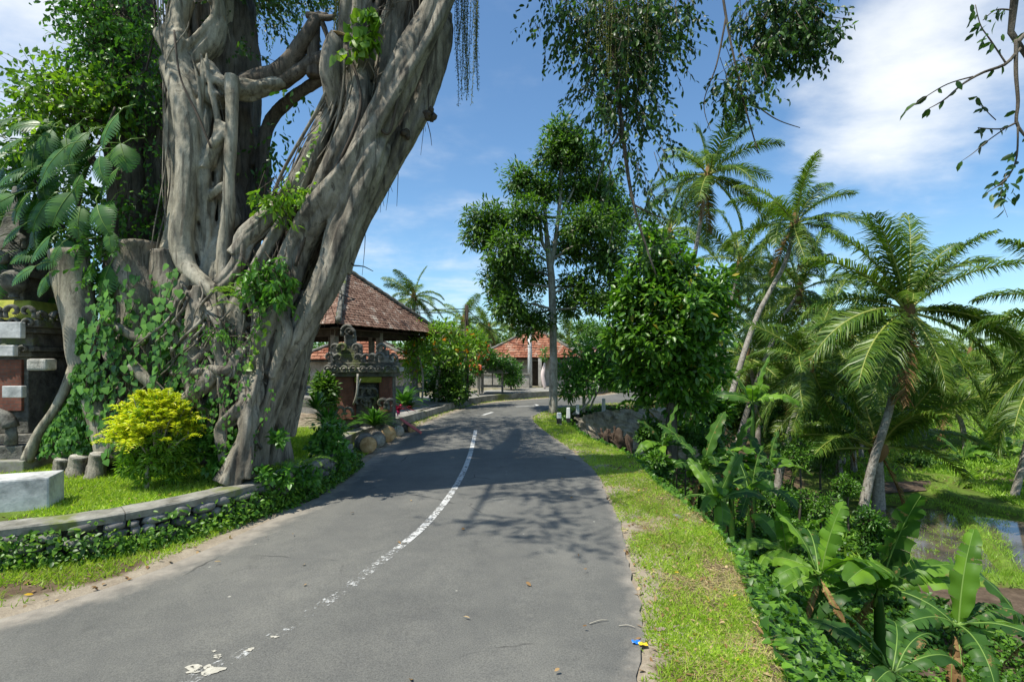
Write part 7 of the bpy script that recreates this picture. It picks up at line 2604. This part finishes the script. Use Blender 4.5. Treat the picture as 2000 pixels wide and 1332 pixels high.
mb.build('stone_face', M['rock'], rw, smooth=False)
sp = thing('dead_stump', (2.55, 13.6, -.3), 'dead brown stump with hanging roots at the verge edge', 'stump')
mb = MB()
r_ = np.random.RandomState(12)
c = at(1192, 858, 13.4)
for k in range(9):
    e = c + r_.normal(size=3) * (.13, .08, .20) + (.05, 0, -.15)
    tube(mb, np.array([e + (0, 0, .2), e + (.02, 0, .05), e + (.05, 0, -.2), e + (.1, -.03, -.35)]), np.array([.02, .10, .11, .03]), 9, 14, lump=.45, seed=k)
for k in range(80):
    e = c + r_.normal(size=3) * (.16, .10, .20)
    d = nrm(np.array((.35 * r_.normal() + .15, -.25, -1.0)))
    l = .25 + .4 * r_.rand()
    tube(mb, np.array([e, e + d * l * .5 + r_.normal(size=3) * .03, e + d * l]), np.array([.035, .024, .008]), 6, 8, lump=.2, seed=k)
mb.build('wood', M['earth'], sp)


def rock_at(label, p, s, seed, mat='rock', name='boulder'):
    bm = bmesh.new()
    bmesh.ops.create_icosphere(bm, subdivisions=3, radius=1.0)
    r = np.random.RandomState(seed)
    ax = nrm(r.normal(size=(9, 3)))
    for v in bm.verts:
        q = np.array(v.co)
        f = 1.0
        for a in ax:
            f *= 1 - .22 * max(0, q @ a - .45)
        v.co = q * f * np.array(s)
    me = bpy.data.meshes.new(name)
    bm.to_mesh(me)
    bm.free()
    me.materials.append(M[mat])
    for pl in me.polygons:
        pl.use_smooth = True
    o = bpy.data.objects.new(name, me)
    o.location = [float(x) for x in p]
    COL.objects.link(o)
    return tag(o, label, 'rock')


rock_at('grey boulder at the edge of the verge above the creepers', at(1320, 1016, 6.5) - (0, 0, .03), (.15, .19, .10), 3, 'river_stone')
rock_at('dark rock under the dead stump', at(1205, 893, 11.5), (.22, .2, .18), 5)
# litter on the verge
for (u, v, col, lab) in ((1243, 1258, (.02, .18, .65), 'blue plastic scrap at the road edge'), (1256, 1262, (.75, .5, .03), 'yellow plastic wrapper next to the blue scrap'), (1290, 1232, (.25, .16, .17), 'crumpled purple-grey wrapper in the verge grass')):
    x, y = gp(u, v)
    z = max(height(x, y), 0) + .012
    mb = MB()
    r_ = np.random.RandomState(u)
    n = 6
    g_ = np.array([(x + (i / (n - 1) - .5) * .06, y + (j / (n - 1) - .5) * .04, z + .012 * r_.rand()) for i in range(n) for j in range(n)])
    mb.add(g_, None, [(i * n + j, (i + 1) * n + j, (i + 1) * n + j + 1, i * n + j + 1) for i in range(n - 1) for j in range(n - 1)])
    mt = NT('wrapper').done(col, .4)
    tag(mb.build('litter_scrap', mt, None, smooth=False, loc=(x, y, z)), lab, 'litter')
for (u, v, a, ln, lab) in ((1170, 1220, .35, .16, 'thin dry twig lying on the asphalt near the verge'), (1225, 1228, -.2, .12, 'short twig at the verge edge of the asphalt')):
    x, y = gp(u, v)
    mb = MB()
    d = np.array((math.cos(a), math.sin(a), 0)) * ln / 2
    c = np.array((x, y, road_z(x, y) + .012))
    tube(mb, np.array([c - d, c + (.01, .015, .004), c + d]), np.array([.004, .004, .002]), 5, 8)
    tag(mb.build('twig', M['twig_pale'], None, loc=tuple(c)), lab, 'twig')
